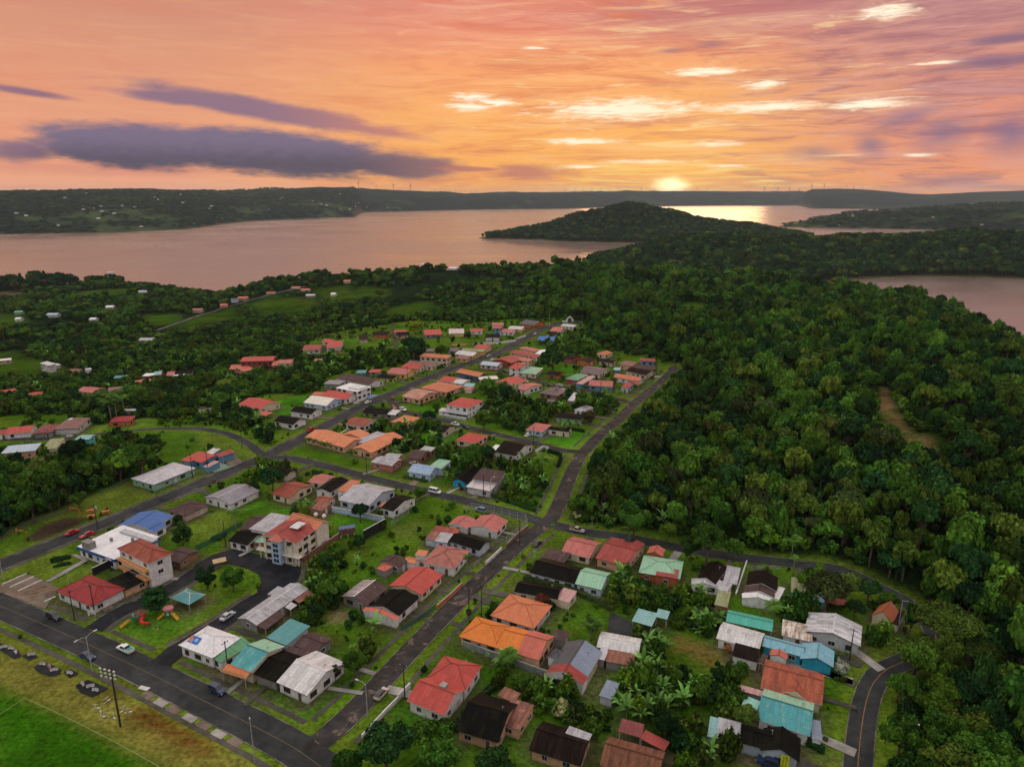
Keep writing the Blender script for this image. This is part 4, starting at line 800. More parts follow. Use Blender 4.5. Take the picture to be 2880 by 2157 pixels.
 ('house','small brown gabled house at the plaza road bend','house','woodwall','',[('g',-102.03,193.08,-0.365,6.55,7.9,2.64,1.2,'brown','',0.0)]),
 ('house','blue roofed house with a blue porch gable behind the white building','house','white','',[('G',-124.64,215.92,-0.213,13.49,10.84,2.9,1.3,'blue','',0.0),('G',-118.92,210.74,-0.414,4.24,5.22,2.64,0.9,'blue','',0.0)]),
 ('house','brown hipped house on the lawn beside the main street','house','peachgrey','',[('h',-115.28,226.58,-0.479,9.73,10.3,2.64,1.3,'brown','',0.0)]),
 ('house','mauve-grey gabled house with a white-edged dormer','house','white','',[('G',-103.92,238.11,-0.472,13.64,13.9,2.64,1.4,'mgrey','',0.0)]),
 ('clinic_building','long low white-roofed hipped building with green and orange walls','building','greenor','',[('h',-138.66,257.56,-0.475,13.63,19.28,2.9,1.6,'lgrey','',0.0)]),
 ('shop_building','blue-walled shop row with red ribbed roofs beside the main street','shop','bluewall','',[('s',-134.25,274.99,-0.358,5.42,10.07,2.99,0.4,'red','',0.0),('g',-128.69,274.43,-0.488,6.26,10.07,2.9,0.8,'red','',0.0),('g',-123.32,278.94,0.886,7.48,5.15,2.99,0.9,'mred','',0.0),('s',-124.1,267.81,-0.4,2.99,6.42,2.46,0.4,'pink','',0.0),('s',-128.97,280.89,-0.199,4.11,6.09,3.17,0.3,'wsheet','',0.0)]),
 ('apartment_house','peach two-storey block with pale blue roof at the left edge','building','peach','',[('s',-207.82,276.79,0.281,12.63,8.52,6.0,0.5,'bgreyl','',0.0)]),
 ('house','pale olive green roof half hidden by trees at far left','house','cream','',[('s',-201.9,287.88,0.291,5.67,12.56,3.96,0.6,'moss','',0.0)]),
 ('house','tall turquoise house with a grey-green roof by the branch road','house','turq2','',[('g',-190.38,292.67,0.117,6.22,6.71,5.5,0.5,'lteal','',0.0)]),
 ('house','red-roofed white house at the left end of the row','house','white','',[('g',-238.41,308.97,0.398,4.33,8.14,2.64,1.2,'mred','',-0.19)]),
 ('house','red gabled white house second in the row at left','house','white','',[('g',-231.97,311.21,0.319,10.36,10.8,2.64,1.4,'red','',0.0)]),
 ('house','maroon hipped house third in the row at left','house','grey','',[('h',-220.78,312.49,0.288,7.93,12.34,2.64,1.4,'maroon','',0.0)]),
 ('house','brown-pink hipped house with a white skylight beside a parked car','house','lgreywall','skylight',[('h',-213.18,319.86,0.19,10.61,16.81,2.9,1.6,'mbrown','',-0.03)]),
 ('house','dark red roofed orange house on the grassy bank of the branch road','house','orangewall','',[('h',-195.31,331.28,0.232,10.04,8.58,2.82,1.5,'dred','',-1.49)]),
 ('garden_hut','tiny brown-roofed white hut in the trees above the branch road','hut','white','',[('g',-161.64,349.54,-0.276,5.71,4.49,2.64,1.0,'brown','',-1.59)]),
 ('house','red roofed yellow house at the left edge above the palms','house','yellow','',[('g',-312.92,413.97,0.696,9.13,7.27,2.64,1.2,'red','',-10.25)]),
 ('house','dark roofed house with a white wall left of the palms','house','white','',[('g',-315.42,434.16,0.783,12.21,8.44,2.64,1.0,'dbrown','',-12.23)]),
 ('house','small red house among the trees below the dark roofed one','house','cream','',[('h',-285.75,399.74,0.433,7.22,7.81,2.64,1.2,'red','',-8.04)]),
 ('house','tall white shed standing on the green slope at left','house','white','',[('s',-338.11,491.91,-0.579,14.32,5.11,5.0,0.6,'wsheet','',-14.13),('s',-339.63,499.88,0.973,7.88,6.24,2.64,0.4,'lgrey','',-14.78)]),
 ('house','rust-brown roofed white house on the green slope','house','white','',[('g',-313.54,483.12,0.179,6.61,9.3,2.64,1.0,'rust','',-14.26)]),
 ('house','tiny white house beside the rust-brown one','house','white','',[('g',-306.12,486.44,0.713,3.67,5.41,2.64,0.7,'wsheet','',-14.26)]),
 ('storage_shed','plain teal roofed long shed among trees left of the valley','shed','tealdark','',[('g',-268.18,461.79,0.182,8.49,7.45,2.99,0.9,'teal','',-13.84)]),
 ('house','red-walled house with white front and teal back roofs','house','redwall','',[('s',-250.86,465.14,0.055,7.51,6.58,2.99,0.5,'white','',-13.54),('g',-247.45,470.7,0.319,5.11,11.28,2.99,0.9,'lteal','',-13.59)]),
 ('house','salmon roofs tucked under trees below the red-walled house','house','cream','',[('g',-248.57,451.28,0.741,9.65,6.44,2.46,1.0,'salmon','',-13.4)]),
 ('house','pale red roofed house left of the palm grove','house','cream','',[('g',-258.48,410.79,-0.319,13.03,10.57,2.64,1.2,'pinkred','',-8.51)]),
 ('house','small pinkish roofed house right above the palm grove','house','cream','',[('g',-250.56,421.92,0.398,7.04,8.04,2.55,1.0,'mbrown','',-10.67)]),
 ('house','black-roofed cream house with a pink-roofed end in the valley','house','cream','',[('g',-230.32,473.07,0.303,11.22,11.55,2.64,1.2,'black','',-13.25),('s',-237.71,468.96,0.343,5.35,9.72,2.82,0.4,'pinkred','',-13.31),('s',-231.05,466.02,0.0,7.67,4.06,2.64,0.2,'white','',-13.35)]),
 ('house','white and grey roofs half hidden behind the dark palms','house','white','',[('g',-205.48,357.29,0.0,6.35,3.41,2.64,0.7,'wsheet','',-4.65)]),
 ('house','flat cream roof at the far left edge of the green slope','house','cream','',[('s',-404.04,538.47,0.527,9.0,6.17,2.64,0.4,'cream','',-19.67)]),
 ('house','big red two-storey house with red walls in the valley trees','house','redwall','',[('g',-178.07,476.21,0.113,22.13,14.62,6.0,1.0,'red','',-7.67),('s',-163.93,468.62,0.189,4.5,11.49,2.99,0.6,'salmon','',-6.3)]),
 ('house','salmon curved roof left below the big red house','house','peach','',[('g',-193.86,476.94,0.181,9.07,14.83,2.82,1.2,'salmon','',-10.54),('s',-183.25,462.53,-0.847,15.89,8.05,2.64,0.4,'salmon','',-7.93)]),
 ('house','long pinkish red wing right of the big red valley house','house','cream','',[('g',-156.9,468.92,0.16,9.7,12.01,2.82,1.0,'pinkred','',-4.66)]),
 ('house','small pinkish red roof alone among trees right of the wing','house','cream','',[('g',-131.86,460.24,0.163,5.18,8.7,2.64,0.8,'pinkred','',-1.47)]),
 ('house','white house with maroon and salmon roof above the valley','house','white','',[('g',-150.6,514.12,0.133,12.91,18.87,2.82,1.2,'mred','',-4.49)]),
 ('house','small red-roofed house highest on the meadow edge','house','white','',[('g',-145.77,540.61,-0.051,7.35,11.64,2.64,1.1,'red','',-4.61)]),
 ('house','bright red roofed white house on the meadow edge','house','white','',[('g',-136.05,523.43,0.142,10.85,24.92,2.82,1.5,'red','',-3.87)]),
 ('house','dark mono-pitch hut with pale door on the meadow','house','cream','',[('s',-120.27,551.69,0.227,7.03,18.99,2.64,0.7,'dbrown','',-4.06)]),
 ('garden_shed','tiny dark teal shed behind the main street houses','shed','tealdark','',[('s',-94.37,422.44,0.041,5.89,6.87,2.64,0.2,'teal','',0.0)]),
 ('house','small flat red roof beside the dark teal shed','house','grey','',[('s',-86.45,424.65,-0.076,7.0,6.9,2.46,0.3,'red','',0.0)]),
 ('house','grey box house left of the modern white house','house','grey','',[('s',-104.2,393.31,-0.226,10.17,8.04,3.52,0.3,'mgrey','',0.0)]),
 ('house','long brown-black roof with white end wall on the main street','house','white','',[('g',-91.32,402.41,-0.585,27.7,13.03,2.82,1.3,'brown','',0.0)]),
 ('house','modern white flat-roofed two-storey house beside a blue pool','house','white','modern',[('s',-89.16,376.43,-0.531,16.48,11.6,5.2,0.2,'white','',0.0)]),
 ('house','bright red roofed white house beside the modern white one','house','white','',[('g',-95.12,369.34,-0.459,17.23,11.83,2.82,1.4,'red','',0.0),('g',-107.13,372.68,-0.219,7.23,6.08,2.64,0.9,'salmon','',0.0)]),
 ('house','pale blue walled house with cream-white gabled roof','house','lbluewall','',[('g',-101.62,357.79,-0.425,15.41,13.41,2.9,1.7,'cream','',0.0)]),
 ('house','white house with black roof below the cream-white roofed one','house','white','',[('g',-105.77,340.91,-0.403,13.7,9.34,2.82,1.5,'black','',0.0)]),
 ('house','black-roofed white house with arcades nearest the junction','house','white','',[('g',-109.23,325.09,-0.467,12.87,9.46,2.82,1.5,'black','',0.0)]),
 ('house','wide red gabled house in the garden behind the white houses','house','cream','',[('g',-133.8,352.47,-0.573,17.39,13.88,2.99,1.6,'red','',0.0)]),
 ('garden_pavilion','salmon pyramid-roofed pavilion below the wide red house','pavilion','posts','',[('p',-126.02,337.16,-0.438,6.89,5.77,2.46,1.3,'salmon','',0.0)]),
 ('garden_shed','little brick red roofed shed beside the dark tree','shed','cream','',[('g',-139.71,334.65,-0.257,3.4,3.09,2.46,0.8,'mred','',-0.06)]),
 ('house','rust-red roofed house right of the main street, with pale streaks','house','white','',[('g',-73.63,322.45,-0.324,11.16,11.73,2.82,1.3,'rustred','',0.0)]),
 ('house','black roof with a white ribbed end near the side street','house','grey','',[('g',-68.82,340.87,-0.231,13.49,9.47,2.64,1.3,'black','',0.0),('s',-61.17,338.27,-0.321,7.0,7.54,2.64,0.4,'wsheet','',0.0)]),
 ('house','bright orange hipped house half hidden by a dark tree','house','cream','',[('h',-52.37,326.16,-0.46,10.17,12.06,2.64,1.5,'orange2','',0.0)]),
 ('school_wing','orange-roofed school wing facing the side road behind short palms','school building','peach','school',[('g',-80.74,298.51,-0.582,25.56,12.6,2.9,1.4,'orange2','',0.0)]),
 ('school_wing','long orange-roofed school wing with arcade to the right','school building','peach','school',[('G',-59.9,292.65,-0.484,11.12,23.27,2.9,1.5,'orange2','',0.0),('s',-64.55,298.81,-0.588,5.75,14.83,3.17,0.3,'sheet','',0.0)]),
 ('school_wing','small orange gabled school wing at the back','school building','peach','',[('G',-72.27,303.68,-0.411,10.92,7.4,2.99,1.4,'orange2','',0.0)]),
 ('house','salmon-walled house with pale grey metal roofs beside the school','house','salmonwall','',[('g',-52.22,270.91,-0.426,10.5,7.93,2.82,1.0,'sheet','',0.0),('g',-50.18,276.27,-0.254,6.46,5.86,2.99,0.7,'sheet','',0.0)]),
 ('house','light blue gabled house with light green rear roof','house','lbluewall','',[('g',-35.56,261.33,-0.385,10.13,9.01,2.99,1.5,'blue2','',0.0),('s',-29.43,265.85,-0.431,5.81,7.93,3.34,0.6,'lgreen','',0.0)]),
 ('house','brown-roofed house with an open carport front','house','woodwall','',[('g',-40.04,279.11,-0.299,6.87,10.54,2.64,1.1,'brown','',0.0),('s',-36.79,284.97,-0.395,5.53,4.66,2.82,0.3,'sheet','',0.0)]),
 ('house','black-roofed bright blue walled house beside the street','house','turq','',[('G',-17.85,255.16,-0.434,6.63,13.42,2.64,1.5,'black','',0.0)]),
 ('house','plum brown sloping roof with pale pink lower front roof','house','lgreywall','',[('s',-8.84,250.58,-0.359,10.28,9.46,4.6,0.9,'brown','',0.0),('s',-11.34,245.5,-0.428,10.34,7.51,2.9,0.6,'pinkw','',0.0)]),
 ('house','big dark-roofed white house with pale arch and terrace','house','white','',[('g',1.08,285.85,-0.524,10.57,15.77,2.99,1.9,'dbrown','',0.0),('s',-6.66,286.81,-0.445,4.04,5.94,2.55,0.4,'white','',0.0)]),
 ('house','cream house with red hipped roof beside the side street','house','cream','',[('h',-18.29,299.43,-0.47,10.26,11.75,2.82,1.7,'red','',0.0)]),
 ('house','small beige gable wall with dark roof behind trees','house','beige','',[('g',-31.93,312.86,-0.438,5.62,10.24,2.64,1.2,'dbrown','',0.0)]),
 ('house','black-roofed white house behind the round bush','house','white','',[('g',-11.07,346.23,-0.369,8.21,8.4,2.64,1.2,'black','',0.0)]),
 ('house','large bright red two-storey house with a columned balcony','house','white','columns',[('h',-24.5,345.73,-0.458,13.61,15.53,5.6,2.0,'red','',0.0),('s',-34.47,342.14,-0.336,5.79,4.3,2.64,0.4,'pinkw','',0.0)]),
 ('house','peeling red and tan roofed house on the main street lawn','house','peach','',[('g',-50.67,370.36,-0.581,12.84,17.38,2.9,1.5,'peel','',0.0)]),
 ('house','orange hipped house behind the peeling red roof','house','peach','',[('h',-40.43,386.14,-0.584,19.14,16.16,2.82,1.8,'salmono','',0.0)]),
 ('house','half red and half white roofed house behind the orange one','house','white','',[('g',-37.09,403.17,-0.408,9.35,11.61,2.82,1.2,'red','',0.0),('g',-30.24,398.8,-0.444,7.43,9.85,2.73,0.7,'wsheet','',0.0)]),
 ('house','orange-roofed dark blue walled house','house','navy','',[('g',-24.75,415.46,-0.665,18.86,9.35,3.52,1.3,'salmono','',0.0)]),
 ('house','beige flat-roofed house with white edge behind the blue walled one','house','beige','',[('s',-14.41,405.85,0.183,11.58,6.2,2.9,0.4,'cream','',0.0)]),
 ('house','pinkish white house with pale blue metal roof','house','pinkwall','',[('g',-13.4,442.84,-0.403,12.69,10.02,2.82,1.0,'bgreyl','',0.0)]),
 ('house','turquoise-roofed small annex with a red porch behind trees','house','cream','',[('s',-24.87,389.88,-0.175,5.92,6.06,2.82,0.4,'lteal','',0.0),('s',-24.77,384.44,-0.122,3.98,4.77,2.46,0.3,'pinkred','',0.0)]),
 ('house','dark red broad gabled house first in the red cluster','house','redwall','',[('G',-1.59,456.02,-0.603,15.04,17.68,2.82,1.4,'mred','',0.0)]),
 ('house','salmon roof between the dark red gable and a white awning','house','cream','',[('g',9.08,455.34,-0.458,9.61,8.28,2.82,0.8,'salmon','',0.0)]),
 ('house','long maroon-red roof behind the red cluster','house','cream','',[('g',10.62,472.21,-0.758,25.07,8.95,2.82,0.8,'mred','',0.0)]),
 ('house','pinkish red roof farthest back in the cluster by the main street','house','cream','',[('g',13.57,486.92,-0.81,16.35,8.01,2.82,0.8,'pinkred','',0.0)]),
 ('house','white-roofed house with an arch window behind the cluster','house','white','',[('g',22.89,477.97,-0.47,7.41,15.39,2.82,0.9,'white','',0.0)]),
 ('house','brown flat roof right of the white-roofed house','house','woodwall','',[('g',31.31,475.72,-0.183,7.19,10.0,2.64,0.7,'brown','',0.0)]),
 ('house','tall white-walled house with a red roof in the cluster','house','white','',[('g',5.34,427.57,-0.558,7.3,17.33,5.0,1.3,'red','',0.0)]),
 ('house','mint green hipped house beside the tall red-roofed one','house','cream','',[('h',11.74,425.37,-0.311,12.32,17.03,2.82,1.5,'lgreen','',0.0)]),
 ('house','red gabled house below the mint green roof across the lane','house','white','',[('G',-1.05,397.63,-0.584,13.3,14.64,2.99,1.7,'red','',0.0)]),
 ('house','low red and white L-shaped house on the lane','house','white','',[('g',10.14,386.78,-0.774,7.7,15.64,2.73,1.1,'pinkred','',0.0)]),
 ('house','plum brown hipped house with a chimney','house','woodwall','chimney',[('h',23.8,376.75,-0.549,11.64,14.82,2.82,1.5,'plum','',0.0)]),
 ('house','black-roofed orange-walled house under the big dark tree','house','orangewall','',[('g',27.36,419.01,-0.521,9.06,9.81,2.64,1.0,'dbrown','',0.0)]),
 ('house','deep green hipped house with red-orange wall','house','redwall','',[('h',39.39,408.86,-0.555,8.39,15.26,2.73,1.4,'green','',0.0)]),
 ('house','pink and red roofed blue house with the utility pole in front','house','bluewall','',[('g',52.48,393.03,-0.237,14.0,11.91,2.9,1.5,'pinkred','',0.0),('s',44.2,400.36,-0.535,4.32,19.0,2.99,0.5,'pink','',0.0)]),
 ('house','long mauve-brown roofed house behind the green hipped one','house','cream','',[('g',52.33,425.32,-0.515,13.77,16.34,2.82,1.3,'plum','',0.0)]),
 ('house','orange gabled white house near the forest bend','house','white','',[('g',70.75,406.99,-0.586,17.14,8.39,2.9,1.5,'salmono','',0.0),('s',72.5,397.37,-1.162,11.89,2.16,2.64,0.4,'mred','',0.0)]),
 ('house','black-roofed cream house nearest the forest bend','house','cream','',[('g',80.56,421.4,-0.799,15.62,11.45,2.9,1.4,'dbrown','',0.0)]),
 ('house','dull brown roofed house behind the black one at the bend','house','peach','',[('g',85.15,428.64,-0.397,12.09,12.65,2.82,1.1,'brown','',1.38)]),
 ('house','small bright blue house with a red roof at the forest edge','house','bluewall','',[('g',88.4,440.23,-0.238,9.74,8.83,2.99,1.0,'mred','',3.09)]),
 ('house','brown and salmon tall roof left of the blue house','house','peach','',[('g',77.52,441.65,-0.735,9.51,12.49,3.17,1.0,'mbrown','',0.0)]),
 ('garden_shed','tiny grey-teal flat shed on bright lawn','shed','tealdark','',[('s',67.18,430.27,-0.279,4.22,6.65,2.46,0.2,'lteal','',0.0)]),
 ('corner_kiosk','small red pyramid-roofed kiosk near the lane corner','kiosk','bluegrey','',[('p',66.67,387.71,-0.469,4.16,9.57,3.34,1.1,'red','',0.0)]),
 ('house','orange-red hipped hut under the forest edge','house','cream','',[('h',64.93,473.85,-0.715,7.43,10.16,2.99,1.6,'salmono','',0.0)]),
 ('house','black-brown house right of the big dark round tree','house','redwall','',[('g',41.43,462.06,-0.649,8.08,11.94,2.82,1.2,'dbrown','',0.0)]),
 ('house','deep orange-walled house with black gable','house','orangewall','',[('G',49.88,452.78,-0.593,9.17,11.86,2.99,1.1,'dbrown','',0.0)]),
 ('house','dark roofed beige house under trees','house','beige','',[('g',64.26,451.25,-0.628,10.71,8.18,2.73,1.0,'dbrown','',0.0)]),
 ('house','pale grey hipped house behind the brown bush','house','white','',[('h',37.31,343.87,-0.735,5.6,9.51,2.82,1.6,'lgrey','',0.0)]),
 ('house','long dark curved roof with pale green wall behind banana plants','house','greenwall','',[('g',29.26,331.87,-0.32,13.34,8.93,2.82,1.3,'dbrown','',0.0)]),
 ('house','red-roofed house with blue posts and a parked white car','house','lbluewall','open',[('h',12.69,314.55,-0.442,8.53,11.48,2.73,1.4,'pinkred','',0.0)]),
 ('house','black-roofed cream bungalow on the bright mown lawn','house','cream','',[('g',22.75,311.61,-0.392,10.16,4.95,2.64,1.1,'black','',0.0)]),
 ('house','low grey-brown roof in the bushes below the plum brown house','house','grey','',[('g',20.03,358.53,-0.149,6.27,6.84,2.55,0.8,'plum','',0.0)]),
 ('house','broken grey metal sheets roof beside the plum house','house','grey','',[('s',34.06,365.91,-0.312,3.94,15.5,2.64,0.4,'lgrey','',0.0)]),
 ('house','cream house with black roof below the top street curve','house','cream','',[('g',32.46,545.56,-0.241,8.23,13.83,3.17,1.0,'dbrown','',0.0)]),
 ('market_tent','bright blue tarpaulin roof beside the top of the street','tent','posts','',[('g',26.96,525.04,-0.204,12.7,16.02,2.82,1.1,'tarp','',0.0)]),
 ('house','pinkish red roof above the blue tarpaulin','house','cream','',[('g',37.76,563.18,-0.285,9.12,21.11,2.82,1.0,'pinkred','',-0.03)]),
 ('house','pale grey roof near the chapel at the street end','house','white','',[('g',49.03,580.53,-0.563,12.35,10.74,2.64,0.8,'lgrey','',0.15)]),
 ('house','black-roofed rust-walled cabin on the top meadow','house','orangewall','',[('g',-109.91,574.63,0.053,13.6,16.07,2.64,1.0,'dbrown','',-5.08)]),
 ('house','black house with a red rear roof and peach gable','house','peach','',[('g',-89.15,559.6,0.071,10.59,12.63,2.64,1.1,'black','',-2.63),('g',-93.05,571.51,0.072,10.44,11.92,3.17,0.9,'red','',-3.55)]),
 ('house','red gabled grey house on the top meadow left of the striped one','house','grey','',[('g',-64.43,551.58,0.211,13.7,22.85,2.73,1.5,'red','',0.0)]),
 ('house','yellow house with half grey half red roof on the top meadow','house','yellow','',[('g',-45.11,555.86,0.072,12.33,21.7,2.82,1.5,('pinkw','red'),'',0.0)]),
 ('house','small white bungalow with bright red roof on the top meadow','house','white','',[('g',-29.22,561.52,0.057,10.53,12.2,2.64,0.9,'red','',0.0)]),
 ('house','black-roofed white cottage in front of the blue house','house','white','',[('g',-15.15,537.09,0.008,11.33,15.52,2.64,1.2,'black','',0.0)]),
 ('house','tall narrow blue house with a red roof','house','bluewall','',[('g',-11.48,558.04,-0.071,6.75,11.09,5.5,0.8,'red','',0.0)]),
 ('house','pink-red roofed white house right of the tall blue one','house','white','',[('g',-3.23,557.64,-0.192,11.69,14.26,2.82,1.1,'pinkred','',0.0)]),
 ('house','yellow house with a grey roof near the street top','house','yellow','',[('g',4.14,570.87,-0.283,12.08,15.14,2.64,0.9,'lgrey','',0.0)]),
 ('house','orange-walled big house with dark and white roof at street top','house','orangewall','',[('g',17.66,590.14,-0.572,14.89,19.85,3.34,1.6,'dgrey','',0.0)]),
 ('house','rose red small roof behind the tall blue house','house','cream','',[('g',-12.0,584.41,-0.066,9.96,10.24,3.52,0.7,'pinkred','',0.0)]),
 ('house','white metal roofed yellow house with olive rear roof','house','yellow','',[('g',-30.8,473.61,-0.475,14.69,11.89,2.82,1.1,'wsheet','',0.0),('g',-27.1,484.17,-0.21,16.81,8.68,2.9,0.8,'moss','',0.0),('s',-33.35,462.25,-0.28,8.84,8.36,2.46,0.6,'mbrown','',0.0)]),
 ('house','low red curved roof beside the top street corner','house','cream','',[('g',-20.95,495.49,-0.402,10.75,13.66,2.82,0.8,'red','',0.0)]),
 ('house','beige two-storey flat-roofed house with terracotta roof edge','house','beige','',[('s',-51.04,452.26,-0.302,20.38,7.93,5.8,0.5,'terra','',0.0)]),
 ('house','long mauve-brown roof beside the beige two-storey house','house','cream','',[('g',-58.48,442.26,-0.398,19.16,9.23,3.17,1.3,'mbrown','',0.0)]),
 ('house','red roof in front of the long mauve-brown one','house','cream','',[('g',-63.11,436.41,-0.426,12.69,12.83,2.82,1.1,'red','',0.0)]),
 ('house','rose red gabled house with a yellow front','house','yellow','',[('g',-69.06,422.46,-0.402,14.17,14.11,2.9,1.4,'pinkred','',0.0)]),
 ('house','black-roofed lime yellow house on the main street','house','lime','',[('g',-75.27,409.46,-0.334,11.23,8.61,2.82,1.2,'black','',0.0)]),
 ('house','dark low roof among trees beside the white metal roof','house','grey','',[('g',-40.86,486.4,-0.369,7.52,10.79,2.64,1.0,'plum','',0.0)]),
 ('house','mauve roof half hidden left of the dark spreading tree','house','grey','',[('g',-57.84,485.21,-0.142,5.78,9.32,2.64,0.9,'plum','',0.0)]),
 ('house','black-roofed house behind the round tree near the junction','house','beige','',[('g',-93.02,260.6,-0.473,11.63,5.91,2.64,1.3,'black','',0.0)]),
 ('house','rust-maroon roofed cream house with shed end','house','cream','',[('g',-82.67,241.99,-0.451,9.11,12.86,2.73,1.4,'rustred','',0.0)]),
 ('house','plain rose red roof behind the rust-maroon roof','house','cream','',[('g',-74.26,252.17,-0.401,7.03,8.4,2.73,0.9,'pinkred','',0.0)]),
 ('house','black-roofed white house with a red shed roof joined','house','white','',[('G',-68.76,246.09,-0.353,7.04,12.53,2.73,1.0,'black','',0.0)]),
 ('house','red-orange mono-pitch roof with tall white side wall','house','white','',[('s',-61.77,243.61,-0.372,4.36,9.38,3.17,0.8,'salmono','',0.0)]),
 ('house','large ribbed grey metal roof with a raised middle','house','bluegrey','',[('g',-53.42,237.02,-0.451,13.56,17.08,2.99,1.8,'sheet','',0.0)]),
 ('house','black-roofed white house with orange porch awning','house','white','',[('g',-41.12,230.24,-0.507,5.93,12.99,2.73,1.1,'black','',0.0),('s',-44.3,228.89,-0.302,5.57,3.59,2.46,0.4,'salmono','',0.0)]),
 ('house','small curved brick-red roof above the rusty shed','house','cream','',[('g',-68.31,233.41,-0.368,5.58,5.28,2.55,0.9,'rustred','',0.0)]),
 ('garden_shed','rusty corrugated salmon shed roof beside banana plants','shed','woodwall','',[('s',-68.52,228.11,-0.432,5.53,5.37,2.29,0.5,'rstripe','',0.0)]),
 ('mansion','three-storey cream mansion with red roofs and a blue stair tower','building','creamlight','mansion',[('G',-69.9,198.23,-0.37,13.03,11.21,7.6,2.0,('mred','mred'),'',0.0),('g',-66.02,205.28,-0.507,13.35,6.25,7.8,2.0,'salmono','',0.0)]),
 ('house','black and grey jumble-roofed house left of the cream mansion','house','white','',[('g',-85.8,204.45,-0.377,7.92,9.15,2.82,1.2,'black','',0.0),('g',-84.11,213.28,-0.318,9.23,11.63,2.99,1.4,'brown','',0.0),('s',-80.31,210.64,-0.325,8.09,11.73,4.6,0.5,'sheet','',0.0)]),
 ('house','low pale green roof wedged beside the cream mansion','house','woodwall','',[('s',-81.57,204.69,-0.153,5.8,7.07,2.64,0.5,'lgreen','',0.0)]),
 ('house','dark brown gabled house with a terracotta front awning','house','grey','',[('G',-35.84,189.46,-0.531,7.4,4.21,2.64,1.1,'brown','',0.0),('p',-38.1,186.29,-0.602,3.75,4.05,2.38,0.8,'salmon','',0.0)]),
 ('garden_hut','small bright orange-roofed white hut below the round hut','hut','white','',[('g',-30.51,189.93,-0.512,4.19,2.99,2.55,0.7,'orange2','',0.0)]),
 ('garden_hut','tiny orange-roofed water tank hut','hut','white','',[('s',-28.08,194.33,-0.312,3.28,2.8,2.46,0.4,'orange2','',0.0)]),
 ('house','weathered pink-red hipped white house above the central street','house','white','',[('h',-20.14,191.59,-0.349,10.86,11.85,2.99,2.0,'mpink','',0.0)]),
 ('house','long pale blue house with black roof and rusty rear sheets','house','bluegrey','',[('g',-13.59,201.8,-0.54,12.08,6.89,2.64,1.3,'black','',0.0),('s',-25.62,206.12,-0.271,3.44,6.42,2.46,0.4,'rstripe','',0.0),('s',-22.07,204.17,-0.293,4.42,5.75,2.55,0.4,'sheet','',0.0),('s',-21.67,208.89,-0.293,8.73,3.39,2.82,0.4,'rustred','',0.0)]),
 ('house','salmon gabled white house behind the wire fence','house','white','',[('G',-7.94,213.82,-0.408,10.35,9.49,2.73,1.5,'pinkred','',0.0)]),
 ('house','smaller salmon gabled house left of the fenced one','house','white','',[('G',-16.88,215.1,-0.426,7.4,7.01,2.64,1.1,'pinkred','',0.0)]),
 ('house','steep orange-red tiled house with dark side roof by the hairpin','house','cream','',[('G',99.19,161.76,-0.767,4.99,6.62,2.64,2.4,'tileo','',0.0),('s',101.22,160.52,-0.683,2.67,7.08,2.46,0.5,'dbrown','',0.0)]),
 ('house','big weathered white metal roofed house near the hairpin','house','lgreywall','',[('G',82.15,154.75,-0.496,12.89,9.59,2.99,1.7,'wweather','',0.0)]),
 ('storage_shed','low brown-white striped rusty roof beside the big white roof','shed','white','',[('s',72.67,154.25,-0.393,7.17,6.62,2.64,0.5,'rwstripe','',0.0)]),
 ('house','white house with pale blue metal roof on the left hill','house','white','far',[('g',-555.95,834.8,0.094,13.0,11.0,2.82,1.2,'bgreyl','',-33.07)]),
 ('house','small green house far left on the wooded hill','house','greenwall','far',[('g',-631.37,882.57,0.298,9.23,11.0,2.82,1.2,'green','',-38.02)]),
 ('house','tiny white house alone in the mid-left woods','house','white','far',[('g',-533.19,917.35,0.063,10.51,11.0,2.82,1.2,'white','',-36.69)]),
 ('house','tiny white box house below the lone woods house','house','white','far',[('g',-479.88,788.41,0.156,7.39,11.0,2.82,1.2,'white','',-30.62)]),
 ('house','grey-roofed house beside the upper left pasture','house','white','far',[('g',-586.12,1102.58,0.143,13.0,11.0,2.82,1.2,'lgrey','',-41.45)]),
 ('house','mossy metal roof in the woods below the track','house','grey','far',[('g',-332.95,623.43,0.038,13.0,11.0,2.82,1.2,'sheet','',-20.66)]),
 ('house','pinkish roofed farmhouse above the left pasture','house','cream','far',[('g',-390.98,858.69,0.135,13.0,11.0,2.82,1.2,'pinkred','',-31.29)]),
 ('house','red-roofed white farmhouse left on the far ridge lane','house','white','far',[('g',-339.36,977.22,0.166,12.08,11.0,2.82,1.2,'red','',-26.19)]),
 ('house','salmon-roofed villa beside the dark tree on the pasture','house','peach','far',[('g',-363.9,938.21,0.112,13.0,11.0,2.82,1.2,'salmon','',-27.8)]),
 ('house','small blue-grey roofed house left of the salmon villa','house','white','far',[('g',-372.35,930.52,0.177,9.75,11.0,2.82,1.2,'dblue','',-29.28)]),
 ('house','peach farmhouse above the left pasture corner','house','peach','far',[('g',-368.5,883.89,0.179,8.97,11.0,2.82,1.2,'salmon','',-29.22)]),
 ('house','orange-roofed villa on the far pasture ridge','house','cream','far',[('g',-315.84,1017.21,0.045,13.0,11.0,2.82,1.2,'salmono','',-24.23)]),
 ('house','salmon-roofed white house right of the ridge villa','house','white','far',[('g',-297.57,1002.16,-0.003,13.0,11.0,2.82,1.2,'salmon','',-25.29)]),
 ('house','grey-pink roofed farm building on the far pasture','house','grey','far',[('g',-265.33,914.94,0.006,12.26,11.0,2.82,1.2,'pinkw','',-21.18)]),
 ('house','tiny white house in the middle of the far pasture','house','white','far',[('g',-235.31,916.05,-0.046,6.47,11.0,2.82,1.2,'white','',-19.48)]),
 ('house','orange-roofed house high beside the round pasture hill','house','cream','far',[('g',-243.32,1029.24,0.11,10.55,11.0,2.82,1.2,'salmon','',-16.09)]),
